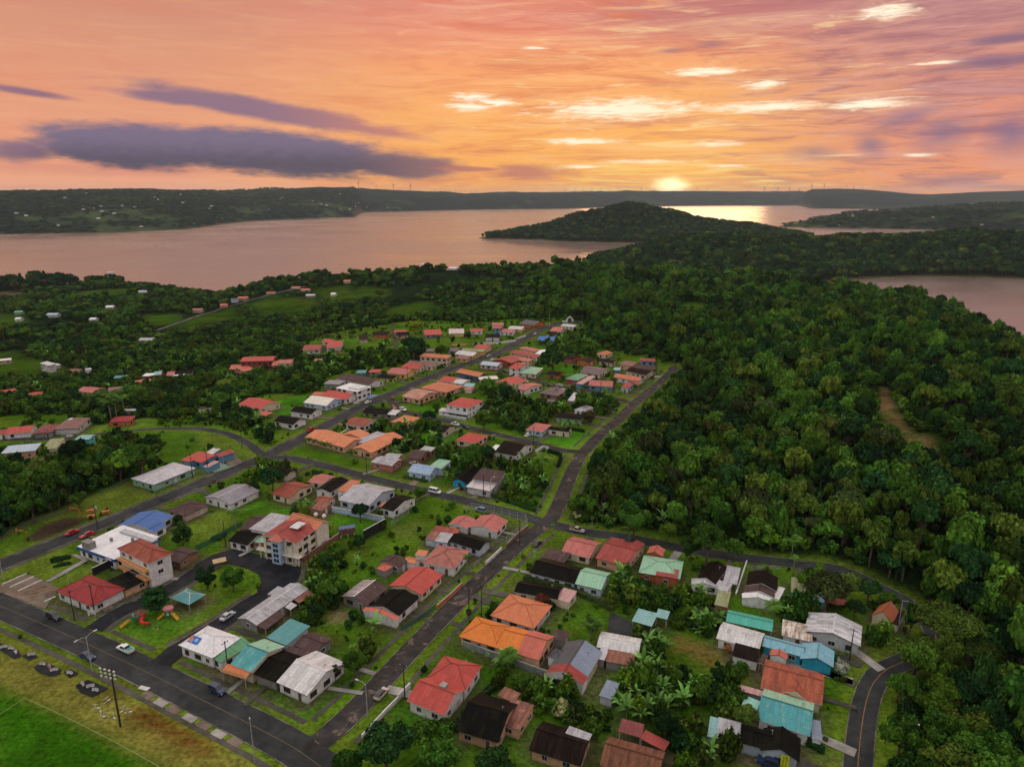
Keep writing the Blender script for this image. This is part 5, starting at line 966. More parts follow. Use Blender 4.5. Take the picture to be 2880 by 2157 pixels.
 ('house','steep white-roofed villa on the wooded crest','house','white','far',[('g',-216.54,1725.42,-0.46,13.0,11.0,2.82,1.2,'white','',-59.0)]),
 ('house','small white villa right on the wooded crest','house','white','far',[('g',-85.36,1025.78,-0.333,13.0,11.0,2.82,1.2,'white','',2.88)]),
 ('house','pale-roofed house among trees on the left shore crest','house','white','far',[('g',-884.07,1540.82,0.141,13.0,11.0,2.82,1.2,'lgrey','',-59.0)]),
 ('house','tiny white shed on the clearing at far left','house','white','far',[('g',-580.68,809.52,0.181,6.49,9.56,2.82,1.2,'white','',-33.78)]),
]
# ---------------------------------------------------------------- materials
def new_mat(name):
    m = bpy.data.materials.new(name); m.use_nodes = True; g = NG(m.node_tree); g.n.clear()
    o = g.n.new('ShaderNodeOutputMaterial'); b = g.n.new('ShaderNodeBsdfPrincipled'); g.l.new(b.outputs[0], o.inputs[0])
    b.inputs['Specular IOR Level'].default_value = .15
    return m, g, b
def bump(g, b, h, strength=.3, dist=.1):
    n = g.n.new('ShaderNodeBump'); n.inputs['Strength'].default_value = strength; n.inputs['Distance'].default_value = dist
    g.l.new(h, n.inputs['Height']); g.l.new(n.outputs[0], b.inputs['Normal'])
def objco(g):
    return g.n.new('ShaderNodeTexCoord').outputs['Object']
def geopos(g):
    return g.n.new('ShaderNodeNewGeometry').outputs['Position']
MATS = {}
def plain(key, color, rough=.7, metal=0.0, var=.25, scale=1.2, spec=None, emit=None):
    if key in MATS: return MATS[key]
    m, g, b = new_mat(key)
    n = g.noise(geopos(g), scale, 4, .6)
    f = g.mr(n, .3, .72, 1 - var, 1 + var * .6)
    g.set(b.inputs['Base Color'], g.mix(1.0, color, g.xyz(f, f, f), 'MULTIPLY'))
    b.inputs['Roughness'].default_value = rough; b.inputs['Metallic'].default_value = metal
    if spec is not None: b.inputs['Specular IOR Level'].default_value = spec
    if emit: g.set(b.inputs['Emission Color'], color); b.inputs['Emission Strength'].default_value = emit
    MATS[key] = m; return m

# ---------------------------------------------------------------- meshes
def mesh_from(name, verts, faces, mats=None, fmat=None, smooth=False, uv=None):
    me = bpy.data.meshes.new(name)
    me.from_pydata([tuple(v) for v in verts], [], [tuple(f) for f in faces])
    for m in mats or []: me.materials.append(m)
    if fmat is not None: me.polygons.foreach_set('material_index', list(fmat))
    if uv is not None:
        l = me.uv_layers.new(name='uv'); l.data.foreach_set('uv', [c for p in uv for c in p])
    if smooth: me.polygons.foreach_set('use_smooth', [True] * len(me.polygons))
    me.update(); return me
def mesh_np(name, V, F, mats=None, smooth=False, col=None):
    """V (n,3) F (m,k) arrays"""
    me = bpy.data.meshes.new(name); V = np.asarray(V, np.float32); F = np.asarray(F, np.int32)
    k = F.shape[1]; me.vertices.add(len(V)); me.vertices.foreach_set('co', V.ravel())
    me.loops.add(F.size); me.loops.foreach_set('vertex_index', F.ravel())
    me.polygons.add(len(F)); me.polygons.foreach_set('loop_start', np.arange(0, F.size, k, dtype=np.int32))
    me.polygons.foreach_set('loop_total', np.full(len(F), k, dtype=np.int32))
    for m in mats or []: me.materials.append(m)
    if smooth: me.polygons.foreach_set('use_smooth', np.ones(len(F), bool))
    if col is not None:
        a = me.color_attributes.new('tint', 'FLOAT_COLOR', 'POINT')
        a.data.foreach_set('color', np.concatenate([col, np.ones((len(col), 1))], 1).astype(np.float32).ravel())
    me.update(calc_edges=True); return me
def link(name, me, parent=None, loc=None, rz=0.0):
    o = bpy.data.objects.new(name, me); COL.objects.link(o)
    if loc is not None: o.location = loc
    if rz: o.rotation_euler = (0, 0, rz)
    if parent is not None: o.parent = parent
    return o
def tag(o, label=None, cat=None, group=None, kind=None):
    if label: o['label'] = label
    if cat: o['category'] = cat
    if group: o['group'] = group
    if kind: o['kind'] = kind
    return o
def thing(name, loc, rz, label, cat, group=None):
    return tag(link(name, None, None, loc, rz), label, cat, group)
def copy_tree(o, parent=None):
    c = o.copy(); COL.objects.link(c); c.parent = parent
    for ch in list(o.children): copy_tree(ch, c)
    return c

class MB:
    """collects boxes, tubes and quads into one mesh"""
    def __init__(s): s.v = []; s.f = []; s.uv = []; s.mi = []
    def add(s, vs, fs, uvs=None, mi=0):
        o = len(s.v); s.v += [tuple(p) for p in vs]
        for i, f in enumerate(fs):
            s.f.append(tuple(o + k for k in f)); s.mi.append(mi)
            s.uv += (uvs[i] if uvs else [(0, 0)] * len(f))
        return s
    def box(s, cx, cy, cz, sx_, sy_, sz_, rz=0.0, mi=0):
        c, n = math.cos(rz), math.sin(rz); P = []
        for z in (-.5, .5):
            for x, y in ((-.5, -.5), (.5, -.5), (.5, .5), (-.5, .5)):
                a, b = x * sx_, y * sy_; P.append((cx + a * c - b * n, cy + a * n + b * c, cz + z * sz_))
        return s.add(P, [(3, 2, 1, 0), (4, 5, 6, 7), (0, 1, 5, 4), (1, 2, 6, 5), (2, 3, 7, 6), (3, 0, 4, 7)], None, mi)
    def tube(s, pts, rad, n=6, mi=0):
        pts = [Vector(p) for p in pts]; rr = rad if hasattr(rad, '__len__') else [rad] * len(pts); P = []
        for i, p in enumerate(pts):
            d = (pts[min(i + 1, len(pts) - 1)] - pts[max(i - 1, 0)]).normalized()
            a = d.orthogonal().normalized(); b = d.cross(a)
            for k in range(n):
                t = 2 * math.pi * k / n; P.append(p + (a * math.cos(t) + b * math.sin(t)) * rr[i])
        F = [(i * n + k, i * n + (k + 1) % n, (i + 1) * n + (k + 1) % n, (i + 1) * n + k) for i in range(len(pts) - 1) for k in range(n)]
        F += [tuple(range(n - 1, -1, -1)), tuple((len(pts) - 1) * n + k for k in range(n))]
        return s.add(P, F, None, mi)
    def sphere(s, c, r, n=8, m=5, sq=(1, 1, 1), mi=0):
        P = []; F = []
        for i in range(m + 1):
            t = math.pi * i / m
            for k in range(n):
                a = 2 * math.pi * k / n; P.append((c[0] + r * sq[0] * math.sin(t) * math.cos(a), c[1] + r * sq[1] * math.sin(t) * math.sin(a), c[2] + r * sq[2] * math.cos(t)))
        for i in range(m):
            for k in range(n): F.append((i * n + k, (i + 1) * n + k, (i + 1) * n + (k + 1) % n, i * n + (k + 1) % n))
        return s.add(P, F, None, mi)
    def me(s, name, mats, smooth=False):
        return mesh_from(name, s.v, s.f, mats if isinstance(mats, (list, tuple)) else [mats], s.mi, smooth, s.uv)
    def put(s, name, mats, parent=None, loc=None, rz=0.0, smooth=False):
        return link(name, s.me(name, mats, smooth), parent, loc, rz)
# ---------------------------------------------------------------- the land: one sheet from under the camera to the far hills
def inpoly(x, y, P):
    c = np.zeros(np.shape(x), bool); n = len(P)
    for i in range(n):
        x1, y1 = P[i]; x2, y2 = P[(i + 1) % n]
        if y1 == y2: continue
        m = ((y1 > y) != (y2 > y)) & (x < (x2 - x1) * (y - y1) / (y2 - y1) + x1); c ^= m
    return c
def polydist(x, y, P, closed=True):
    d = np.full(np.shape(x), 1e9); n = len(P)
    for i in range(n if closed else n - 1):
        ax, ay = P[i]; bx, by = P[(i + 1) % n]; L = (bx - ax) ** 2 + (by - ay) ** 2 + 1e-9
        t = np.clip(((x - ax) * (bx - ax) + (y - ay) * (by - ay)) / L, 0, 1)
        d = np.minimum(d, np.hypot(x - ax - t * (bx - ax), y - ay - t * (by - ay)))
    return d
def inside(x, y, P, soft=2.0):
    """1 inside, 0 outside, fading over `soft` metres, only evaluated near the polygon"""
    out = np.zeros(np.shape(x)); a = np.array(P); 
    m = (x > a[:, 0].min() - soft) & (x < a[:, 0].max() + soft) & (y > a[:, 1].min() - soft) & (y < a[:, 1].max() + soft)
    if m.any():
        xs, ys = x[m], y[m]; d = polydist(xs, ys, P) * np.where(inpoly(xs, ys, P), 1, -1)
        out[m] = np.clip(.5 + d / soft, 0, 1)
    return out

gx = [0.0]; st = 2.5
while gx[-1] < 340: gx.append(gx[-1] + st)
while gx[-1] < 12500: st *= 1.02; gx.append(gx[-1] + st)
gx = np.array([-v for v in gx[:0:-1]] + gx)
gy = [-400, -200, -100, 0, 40]; st = 2.5
while gy[-1] < 640: gy.append(gy[-1] + st)
while gy[-1] < 17000: st *= 1.012; gy.append(gy[-1] + st)
gy = np.array(gy)
GX, GY = np.meshgrid(gx, gy); GZ = height(GX, GY)
xf, yf, zf = GX.ravel(), GY.ravel(), GZ.ravel(); dist = np.hypot(xf, yf)
n1 = fbm(xf / 26, yf / 26, 41); n2 = fbm(xf / 7, yf / 7, 43); nb = fbm(xf / 170, yf / 170, 45); nc = fbm(xf / 520, yf / 520, 47)
LAWN, MEAD, DRY, DIRT, FLOOR = map(np.array, ((.038, .104, .006), (.070, .125, .010), (.140, .135, .022), (.100, .066, .040), (.008, .016, .006)))
C = LAWN + (MEAD - LAWN) * n1[:, None]
C = C + (DRY - C) * (np.clip((n2 * .5 + n1 * .6 - .52) * 4, 0, 1) * .45)[:, None]
C = C + (DIRT - C) * (np.clip((n2 - .66) * 8, 0, 1) * .35)[:, None]
V = np.zeros(len(xf))
for P in CLEARINGS: V = np.maximum(V, inside(xf, yf, P, 10.0 if P is CLEARINGS[0] else 25.0))
near = dist < 2600; Vf = np.zeros(len(xf))
for P in CLEARINGS[1:]: Vf = np.maximum(Vf, inside(xf, yf, P, 25.0))
C = C * (1 - .42 * Vf)[:, None]     # rough pasture, darker than the mown village lawns
C = C * V[:, None] + (FLOOR * (1 + .5 * n1[:, None])) * (1 - V)[:, None]
# far land: dark woods with pale pastures
past = np.clip((nc * .45 + nb * .55 + fbm(xf / 60, yf / 60, 49) * .3 - .68) * 9, 0, 1)
farC = np.array([.010, .022, .014]) * (1 - past[:, None]) + np.array([.045, .065, .024]) * past[:, None]
farm = np.clip((dist - 2900) / 300, 0, 1)[:, None]
C = C * (1 - farm) + farC * farm
# bare red-brown shore just above the water
shore = np.clip(1 - (zf - LAKE_Z) / 4.0, 0, 1) * (dist > 900)
C = C + (np.array([.12, .085, .05]) - C) * shore[:, None]
for P, c, s, k in PATCHES:
    w = inside(xf, yf, P, s) * k; c = tuple(v * .86 for v in c)
    if s > 3: w = w * np.clip(.6 + (n2 - .5) * 2.2, 0, 1)
    C = C + (np.array(c) * (.85 + .3 * n1[:, None]) - C) * w[:, None]
# mown, yellower verges beside the streets
for n_, w_, k_, P in ROADS:
    if n_ in ('pasture_track', 'drive_path', 'meadow_lane'): continue
    a_ = np.array(P); m = (xf > a_[:, 0].min() - 9) & (xf < a_[:, 0].max() + 9) & (yf > a_[:, 1].min() - 9) & (yf < a_[:, 1].max() + 9) & (dist < 700); dd = polydist(xf[m], yf[m], P, False) - w_ / 2
    k = np.clip(1 - np.abs(dd - 1.6) / 2.2, 0, 1) * .8; C[m] = C[m] + (np.array([.105, .150, .016]) * (.7 + .6 * n2[m][:, None]) - C[m]) * k[:, None]
# trodden earth and worn grass round every house
for hs in HOUSES:
    if hs[4] == 'far': continue
    for (t_, x_, y_, ro, L, W_, *rest) in hs[5]:
        m = (np.abs(xf - x_) < L) & (np.abs(yf - y_) < L + W_)
        qx, qy = xf[m] - x_, yf[m] - y_; c_, s_ = math.cos(-ro), math.sin(-ro); u = np.abs(qx * c_ - qy * s_) - L / 2; v = np.abs(qx * s_ + qy * c_) - W_ / 2
        dd = np.maximum(u, v); k = np.clip(1 - (dd - .6) / 3.2, 0, 1) * np.clip((n2[m] * .6 + n1[m] * .5 - .36) * 4, 0, 1) * .85
        C[m] = C[m] + (np.array([.080, .062, .044]) * (.7 + .6 * n2[m][:, None]) - C[m]) * k[:, None]
nxg, nyg = len(gx), len(gy)
ii = (np.arange(nyg - 1)[:, None] * nxg + np.arange(nxg - 1)[None, :]).ravel()
F = np.stack([ii, ii + 1, ii + 1 + nxg, ii + nxg], 1)
m, g, b = new_mat('ground')
at = g.n.new('ShaderNodeAttribute'); at.attribute_name = 'tint'
p = geopos(g); f1 = g.mr(g.noise(p, .9, 6, .7), .28, .72, .50, 1.5); f2 = g.mr(g.noise(p, .12, 4, .6), .3, .7, .80, 1.2)
f3 = g.mr(g.noise(p, .02, 6, .7), .35, .65, .75, 1.25); ff = g.m('MULTIPLY', g.m('MULTIPLY', f1, f2), f3)
g.set(b.inputs['Base Color'], g.mix(1.0, at.outputs['Color'], g.xyz(ff, ff, g.m('MULTIPLY', ff, .9)), 'MULTIPLY'))
b.inputs['Roughness'].default_value = 1.0; b.inputs['Specular IOR Level'].default_value = 0.0
bump(g, b, g.noise(p, 1.6, 5, .7), .5, .25)
ground_o = link('ground', mesh_np('ground', np.stack([xf, yf, zf], 1), F, [m], True, C)); tag(ground_o, kind='structure')

# the lake
m, g, b = new_mat('water')
p = geopos(g); mp = g.n.new('ShaderNodeMapping'); mp.inputs['Scale'].default_value = (.6, 1.0, 1.0); mp.inputs['Rotation'].default_value = (0, 0, .25); g.l.new(p, mp.inputs[0])
b.inputs['Base Color'].default_value = (.17, .125, .10, 1); b.inputs['Roughness'].default_value = .16; b.inputs['IOR'].default_value = 1.45
b.inputs['Specular IOR Level'].default_value = .8
wv = g.m('ADD', g.m('MULTIPLY', g.noise(mp.outputs[0], .02, 8, .72), 1.0), g.m('MULTIPLY', g.noise(mp.outputs[0], .0035, 5, .6, .6), 1.5))
g.set(b.inputs['Roughness'], g.mr(g.noise(mp.outputs[0], .003, 6, .65, .8), .3, .7, .15, .30))
bump(g, b, wv, .16, 3.0)
S = 30000
lk = link('lake_water', mesh_from('lake_water', [(-S, -400, LAKE_Z), (S, -400, LAKE_Z), (S, 40000, LAKE_Z), (-S, 40000, LAKE_Z)], [(0, 1, 2, 3)], [m])); tag(lk, kind='structure')
# ---------------------------------------------------------------- roads, kerbs, paving
def smooth_line(P, step=3.0):
    P = [np.array(p, float) for p in P]; out = []
    for i in range(len(P) - 1):
        p0, p1, p2, p3 = P[max(i - 1, 0)], P[i], P[i + 1], P[min(i + 2, len(P) - 1)]
        n = max(1, int(np.hypot(*(p2 - p1)) / step))
        for k in range(n):
            t = k / n
            out.append(.5 * ((2 * p1) + (-p0 + p2) * t + (2 * p0 - 5 * p1 + 4 * p2 - p3) * t * t + (-p0 + 3 * p1 - 3 * p2 + p3) * t ** 3))
    out.append(P[-1]); return np.array(out)
def normals(L):
    d = np.gradient(L, axis=0); d /= np.maximum(np.hypot(d[:, 0], d[:, 1]), 1e-6)[:, None]
    return np.stack([-d[:, 1], d[:, 0]], 1)
def lift(L, dz):
    z = height(L[:, 0], L[:, 1]); far = np.hypot(L[:, 0], L[:, 1])
    return z + dz + np.clip((far - 330) / 300, 0, 1) * .25
def strip(name, L, a, b, dz, mat, sub=5):
    nn = normals(L); rows = [L + nn * (a + (b - a) * k / sub) for k in range(sub + 1)]
    V = np.concatenate([np.column_stack([r, lift(r, dz)]) for r in rows]); n = len(L)
    F = [(k * n + i, k * n + i + 1, (k + 1) * n + i + 1, (k + 1) * n + i) for k in range(sub) for i in range(n - 1)]
    if b > a: F = [f for f in F]
    return tag(link(name, mesh_np(name, V, F, [mat])), kind='structure')
def asphalt(key, c1, c2, patch, amt, rough=.75):
    m, g, b = new_mat(key); p = geopos(g)
    a = g.mr(g.noise(p, .35, 6, .7), .35, .65); q = g.mr(g.noise(p, .22, 5, .65, .8), .72 - amt * .25, .78 - amt * .22)
    col = g.mix(a, c1, c2); col = g.mix(g.m('MULTIPLY', q, .8), col, patch)
    st = g.mr(g.noise(p, .07, 4, .6), .4, .65, .78, 1.18); col = g.mix(1.0, col, g.xyz(st, st, st), 'MULTIPLY')
    g.set(b.inputs['Base Color'], col); g.set(b.inputs['Roughness'], g.mr(g.noise(p, .12, 3, .5), .3, .7, rough - .2, rough + .1))
    b.inputs['Specular IOR Level'].default_value = .06; bump(g, b, g.noise(p, 12, 3, .6), .25, .02); return m
RM = {'asphalt': asphalt('asphalt', (.028, .031, .033), (.046, .047, .047), (.011, .013, .015), .35),
      'worn': asphalt('worn_asphalt', (.028, .027, .027), (.054, .047, .044), (.19, .135, .11), .62),
      'dark': asphalt('dark_asphalt', (.011, .013, .017), (.021, .022, .026), (.075, .07, .066), .2, .55),
      'track': asphalt('track_dirt', (.085, .08, .07), (.11, .10, .09), (.05, .06, .03), .3, .9),
      'paving': asphalt('paving', (.14, .105, .080), (.19, .15, .12), (.08, .06, .05), .5, .9),
      'concrete': asphalt('concrete', (.24, .22, .20), (.33, .31, .29), (.15, .13, .12), .3, .9),
      'mintfloor': asphalt('mint_floor', (.13, .22, .15), (.22, .27, .21), (.3, .3, .28), .3, .8),
      'walk': asphalt('sidewalk', (.06, .054, .045), (.10, .09, .078), (.05, .07, .03), .5, .9)}
kerb_m = asphalt('kerb', (.13, .115, .085), (.22, .19, .15), (.06, .07, .03), .9, .9)
RL = [(n, w_, k, smooth_line(p)) for n, w_, k, p in ROADS]
def off_roads(x, y, pad=0.0, skip=None):
    """signed clearance from every road (negative: on a road)"""
    x = np.atleast_1d(x); y = np.atleast_1d(y); best = np.full(x.shape, 1e9)
    for i, (n, w_, k, L) in enumerate(RL):
        if i == skip: continue
        best = np.minimum(best, polydist(x, y, [tuple(q) for q in L[::2]] + [tuple(L[-1])], False) - w_ / 2 - pad)
    return best
flatpoly = lambda name, P, dz, mat: tag(link(name, mesh_from(name, [(x, y, ground(x, y) + dz) for x, y in P], [tuple(range(len(P)))], [mat])), kind='structure')
def tri_poly(name, P, dz, mat):
    bm = bmesh.new(); vs = [bm.verts.new((x, y, ground(x, y) + dz)) for x, y in P]; f = bm.faces.new(vs); bmesh.ops.triangulate(bm, faces=[f])
    bm.normal_update()
    for f in bm.faces:
        if f.normal.z < 0: f.normal_flip()
    me = bpy.data.meshes.new(name); bm.to_mesh(me); bm.free(); me.materials.append(mat); return tag(link(name, me), kind='structure')
PNAMES = {'wide_street': 'road', 'meadow_lane': 'lane', 'drive_path': 'driveway', 'pasture_track': 'track'}
for i, (n, w_, k, L) in enumerate(RL):
    strip(PNAMES.get(n, 'lane' if 'lane' in n else 'road'), L, -w_ / 2, w_ / 2, .03 + .012 * i, RM[k])
tri_poly('plaza', PLAZA, .16, RM['dark'])
for j, (n, k, P) in enumerate(PAVED): tri_poly(n, P, .18 + .01 * j, RM[k])
def kerb_runs(i, side):
    n, w_, k, L = RL[i]; nn = normals(L); E = L + nn * side * (w_ / 2 + .12)
    ok = (off_roads(E[:, 0], E[:, 1], .2, i) > 0) & ~inpoly(E[:, 0], E[:, 1], PLAZA)
    runs = []; cur = []
    for q, o in zip(E, ok):
        if o: cur.append(q)
        else:
            if len(cur) > 1: runs.append(np.array(cur))
            cur = []
    if len(cur) > 1: runs.append(np.array(cur))
    return runs
def ribbon(mb, L, wd, h, dz=0.0):
    nn = normals(L); z = lift(L, dz); n = len(L)
    V = []
    for a, hz in ((-wd / 2, -.05), (-wd / 2, h), (wd / 2, h), (wd / 2, -.05)):
        V += [(p[0] + q[0] * a, p[1] + q[1] * a, zz + hz) for p, q, zz in zip(L, nn, z)]
    F = [(k * n + i, k * n + i + 1, (k + 1) * n + i + 1, (k + 1) * n + i) for k in range(3) for i in range(n - 1)]
    F += [(0, n, 2 * n, 3 * n), (n - 1, 4 * n - 1, 3 * n - 1, 2 * n - 1)]
    mb.add(V, F)
for i, (n, w_, k, L) in enumerate(RL):
    if n in ('meadow_lane', 'drive_path', 'pasture_track', 'street_end'): continue
    mb = MB(); sw = MB()
    for side in (-1, 1):
        for R_ in kerb_runs(i, side):
            ribbon(mb, R_, .22, .13)
            if n in ('main_street', 'wide_street', 'central_street', 'plaza_lane') and len(R_) > 4:
                S_ = R_ + normals(R_) * side * (1.0 if n != 'wide_street' else 2.2)
                if n != 'central_street' : ribbon(sw, S_, 1.3, .05)
                else: ribbon(sw, R_ + normals(R_) * side * 3.4, 1.2, .05)
    if mb.v: tag(link('kerb', mb.me('kerb', kerb_m)), kind='structure')
    if sw.v: tag(link('pavement', sw.me('pavement', RM['walk'])), kind='structure')
mk = {'white': plain('line_white', (.5, .47, .42), .8), 'orangeline': plain('line_orange', (.42, .2, .08), .8), 'fieldline': plain('line_field', (.22, .28, .10), .9)}
for k, w_, P in LINES:
    L = smooth_line(P, 4); strip('painted_line', L, -w_ / 2, w_ / 2, .30 if k != 'fieldline' else .02, mk[k], 1)
yl = plain('line_yellow', (.17, .13, .07), .85); ol = plain('line_road_orange', (.26, .13, .055), .8)
strip('road_line', RL[1][3], -.06, .06, .085, yl, 1)
hp = RL[3][3]; hp = hp[int(len(hp) * .80):]; strip('road_line', hp, -.09, .09, .12, ol, 1)
for i, (x, y, z) in enumerate(SLABS):
    tag(MB().box(0, 0, .04, 3.4, 1.7, .12).put('paving_slab', RM['concrete' if i % 2 else 'paving'], None, (x, y, ground(x, y)), -.5), kind='structure')

# ---------------------------------------------------------------- houses
RC = {  # colour, second colour for streaks and stains, amount, ribs (m)
 'red': ((.40, .065, .052), (.30, .07, .06), .4, .9), 'dred': ((.26, .032, .032), (.16, .03, .03), .4, .9), 'mred': ((.30, .055, .045), (.20, .06, .06), .6, .8),
 'salmon': ((.45, .12, .085), (.36, .11, .09), .3, .9), 'pinkred': ((.40, .12, .105), (.32, .13, .11), .5, .8), 'terra': ((.50, .16, .075), (.40, .14, .08), .3, .5),
 'orange': ((.58, .17, .035), (.45, .15, .05), .25, .5), 'orange2': ((.54, .19, .09), (.42, .17, .10), .4, .8), 'salmono': ((.46, .15, .075), (.34, .13, .08), .5, .8),
 'rust': ((.17, .065, .045), (.30, .14, .09), .7, .7), 'rust2': ((.33, .085, .045), (.20, .06, .04), .75, .5), 'rustred': ((.22, .05, .035), (.33, .10, .06), .7, .7),
 'rstripe': ((.30, .12, .08), (.13, .06, .05), .9, 1.1), 'rwstripe': ((.62, .58, .52), (.20, .10, .05), .95, .9), 'tile': ((.19, .08, .05), (.11, .05, .035), .7, .35), 'tileo': ((.36, .11, .055), (.24, .08, .05), .5, .35),
 'brown': ((.085, .052, .050), (.12, .08, .075), .5, .8), 'dbrown': ((.012, .008, .007), (.032, .018, .012), .5, .8), 'black': ((.007, .0065, .006), (.020, .018, .010), .5, .8),
 'plum': ((.14, .10, .11), (.20, .14, .14), .45, .8), 'mbrown': ((.19, .095, .085), (.27, .14, .12), .5, .8), 'maroon': ((.20, .055, .055), (.13, .04, .04), .5, .8), 'peel': ((.34, .08, .07), (.50, .33, .25), .95, .9), 'mpink': ((.36, .13, .105), (.24, .09, .08), .7, .6),
 'white': ((.64, .62, .66), (.5, .48, .5), .2, .9), 'wsheet': ((.52, .50, .50), (.38, .34, .31), .5, .9), 'wweather': ((.55, .53, .56), (.33, .31, .31), .75, .6), 'cream': ((.62, .57, .50), (.5, .46, .40), .3, .9), 'pinkw': ((.50, .43, .43), (.38, .32, .30), .5, .8),
 'mottled': ((.36, .31, .32), (.20, .14, .13), .8, .8), 'lgrey': ((.46, .43, .46), (.34, .32, .34), .4, .8), 'sheet': ((.36, .35, .38), (.24, .21, .21), .6, .9), 'mgrey': ((.22, .20, .23), (.28, .25, .27), .3, .8), 'dgrey': ((.09, .09, .10), (.13, .12, .13), .3, .8),
 'bgrey': ((.19, .22, .29), (.24, .26, .32), .25, .8), 'bgreyl': ((.36, .43, .50), (.28, .34, .4), .3, .8), 'lblue': ((.17, .34, .42), (.24, .38, .42), .4, .6), 'blue2': ((.24, .33, .46), (.30, .37, .46), .3, .8), 'blue': ((.06, .13, .32), (.09, .16, .33), .3, .8), 'dblue': ((.08, .11, .2), (.1, .13, .2), .3, .8),
 'teal': ((.085, .24, .25), (.12, .28, .27), .25, .8), 'lteal': ((.20, .36, .36), (.26, .40, .38), .3, .8), 'tgreen': ((.07, .33, .26), (.12, .37, .30), .3, .8), 'mint': ((.25, .47, .40), (.35, .5, .42), .3, .8),
 'green': ((.12, .27, .17), (.18, .3, .2), .35, .8), 'dgreen': ((.10, .25, .13), (.07, .17, .10), .6, .8), 'lgreen': ((.24, .42, .29), (.32, .46, .33), .35, .8), 'moss': ((.21, .24, .12), (.30, .27, .15), .7, .7),
 'pink': ((.42, .24, .23), (.34, .2, .19), .3, .7), 'tarp': ((.03, .13, .42), (.06, .2, .5), .5, 1.4), 'tealg': ((.065, .26, .28), (.30, .42, .36), .35, .9)}
RMATS = {}
for k_, v_ in RC.items():   # every roof colour that is not very dark is raised a little
    if max(v_[0]) > .15: RC[k_] = (tuple(min(c * 1.12, .72) for c in v_[0]), v_[1], v_[2], v_[3])
def roof_mat(k):
    if k in RMATS: return RMATS[k]
    c1, c2, amt, rib = RC[k]
    m, g, b = new_mat('roof_' + k)
    uv = g.n.new('ShaderNodeUVMap'); uv.uv_map = 'uv'; s = g.n.new('ShaderNodeSeparateXYZ'); g.l.new(uv.outputs[0], s.inputs[0]); U, V_ = s.outputs[0], s.outputs[1]
    oi = g.n.new('ShaderNodeObjectInfo'); sd = g.m('MULTIPLY', oi.outputs['Random'], 90.0)
    p = geopos(g)
    streak = g.noise(g.xyz(g.m('MULTIPLY', U, 1.3), g.m('MULTIPLY', V_, .16), sd), 1.0, 5, .65)
    sheetn = g.noise(g.xyz(g.m('FLOOR', g.m('DIVIDE', U, rib)), g.m('FLOOR', g.m('DIVIDE', V_, 3.1)), sd), 7.3, 0)
    stain = g.noise(p, .45, 6, .7, .5)
    t = g.mr(g.m('ADD', g.m('MULTIPLY', streak, .55), g.m('MULTIPLY', stain, .45)), .56 - .18 * amt, .64 - .06 * amt)
    col = g.mix(g.m('MULTIPLY', t, .35 + .6 * amt), c1, c2)
    sh = g.mr(sheetn, .25, .75, 1 - .20 * amt - .03, 1 + .14 * amt + .03); col = g.mix(1.0, col, g.xyz(sh, sh, sh), 'MULTIPLY')
    # seams between the sheets: dark lines
    seam = g.m('FRACT', g.m('DIVIDE', U, rib)); sl = g.mr(seam, .0, .13, .72, 1.0)
    lap = g.m('FRACT', g.m('DIVIDE', V_, 3.1 if rib > .45 else .45)); sl = g.m('MULTIPLY', sl, g.mr(lap, .0, .05 if rib > .45 else .25, .78, 1.0))
    col = g.mix(1.0, col, g.xyz(sl, sl, sl), 'MULTIPLY')
    dk = g.mr(g.noise(p, .8, 7, .75, .6), .56, .72); col = g.mix(g.m('MULTIPLY', dk, .28 + .35 * amt), col, tuple(v * .38 + .008 for v in c1))
    gr = g.mr(g.noise(p, 3.0, 4, .7), .3, .7, .82, 1.15); col = g.mix(1.0, col, g.xyz(gr, gr, gr), 'MULTIPLY')
    g.set(b.inputs['Base Color'], col); b.inputs['Roughness'].default_value = .50 if rib > .4 else .8
    b.inputs['Specular IOR Level'].default_value = .02 if max(c1) < .1 else .14 if rib > .4 else .04
    w_ = g.m('SINE', g.m('MULTIPLY', U, 2 * math.pi / min(rib, .45))); bump(g, b, w_, .35, .05)
    RMATS[k] = m; return m
WC = {'white': (.66, .64, .63), 'cream': (.60, .50, .36), 'creamlight': (.66, .60, .50), 'peach': (.58, .34, .21), 'peachgrey': (.45, .34, .28), 'beige': (.52, .44, .33), 'yellow': (.60, .42, .12), 'lime': (.40, .45, .08), 'grey': (.22, .21, .20), 'lgreywall': (.48, .48, .50), 'bluegrey': (.42, .47, .55),
 'lbluewall': (.38, .48, .62), 'bluewall': (.10, .26, .42), 'turq': (.03, .30, .46), 'turq2': (.12, .46, .44), 'teal': (.10, .33, .34), 'tealdark': (.05, .17, .18), 'redwall': (.34, .05, .04), 'terrawall': (.36, .10, .05), 'orangewall': (.50, .15, .04), 'salmonwall': (.45, .15, .12), 'pinkwall': (.58, .42, .38), 'navy': (.04, .10, .16), 'woodwall': (.26, .14, .08), 'greenwall': (.20, .38, .22), 'lgreywall2': (.4, .4, .4), 'greenor': (.22, .40, .30), 'lgreenw': (.3, .4, .3), 'blackwall': (.018, .02, .022), 'brick': (.22, .09, .06), 'block': (.20, .22, .21), 'lgreywall3': (.5, .5, .5), 'lgrey': (.4, .4, .4), 'lgreywall4': (.3, .3, .3), 'lgreywalll': (.3, .3, .3)}
WC['lgreywall'] = (.46, .46, .48); WC['lgreywall_'] = WC['lgreywall']; WC['lgreenwall'] = WC['greenwall']; WC['lgreywallx'] = WC['lgreywall']
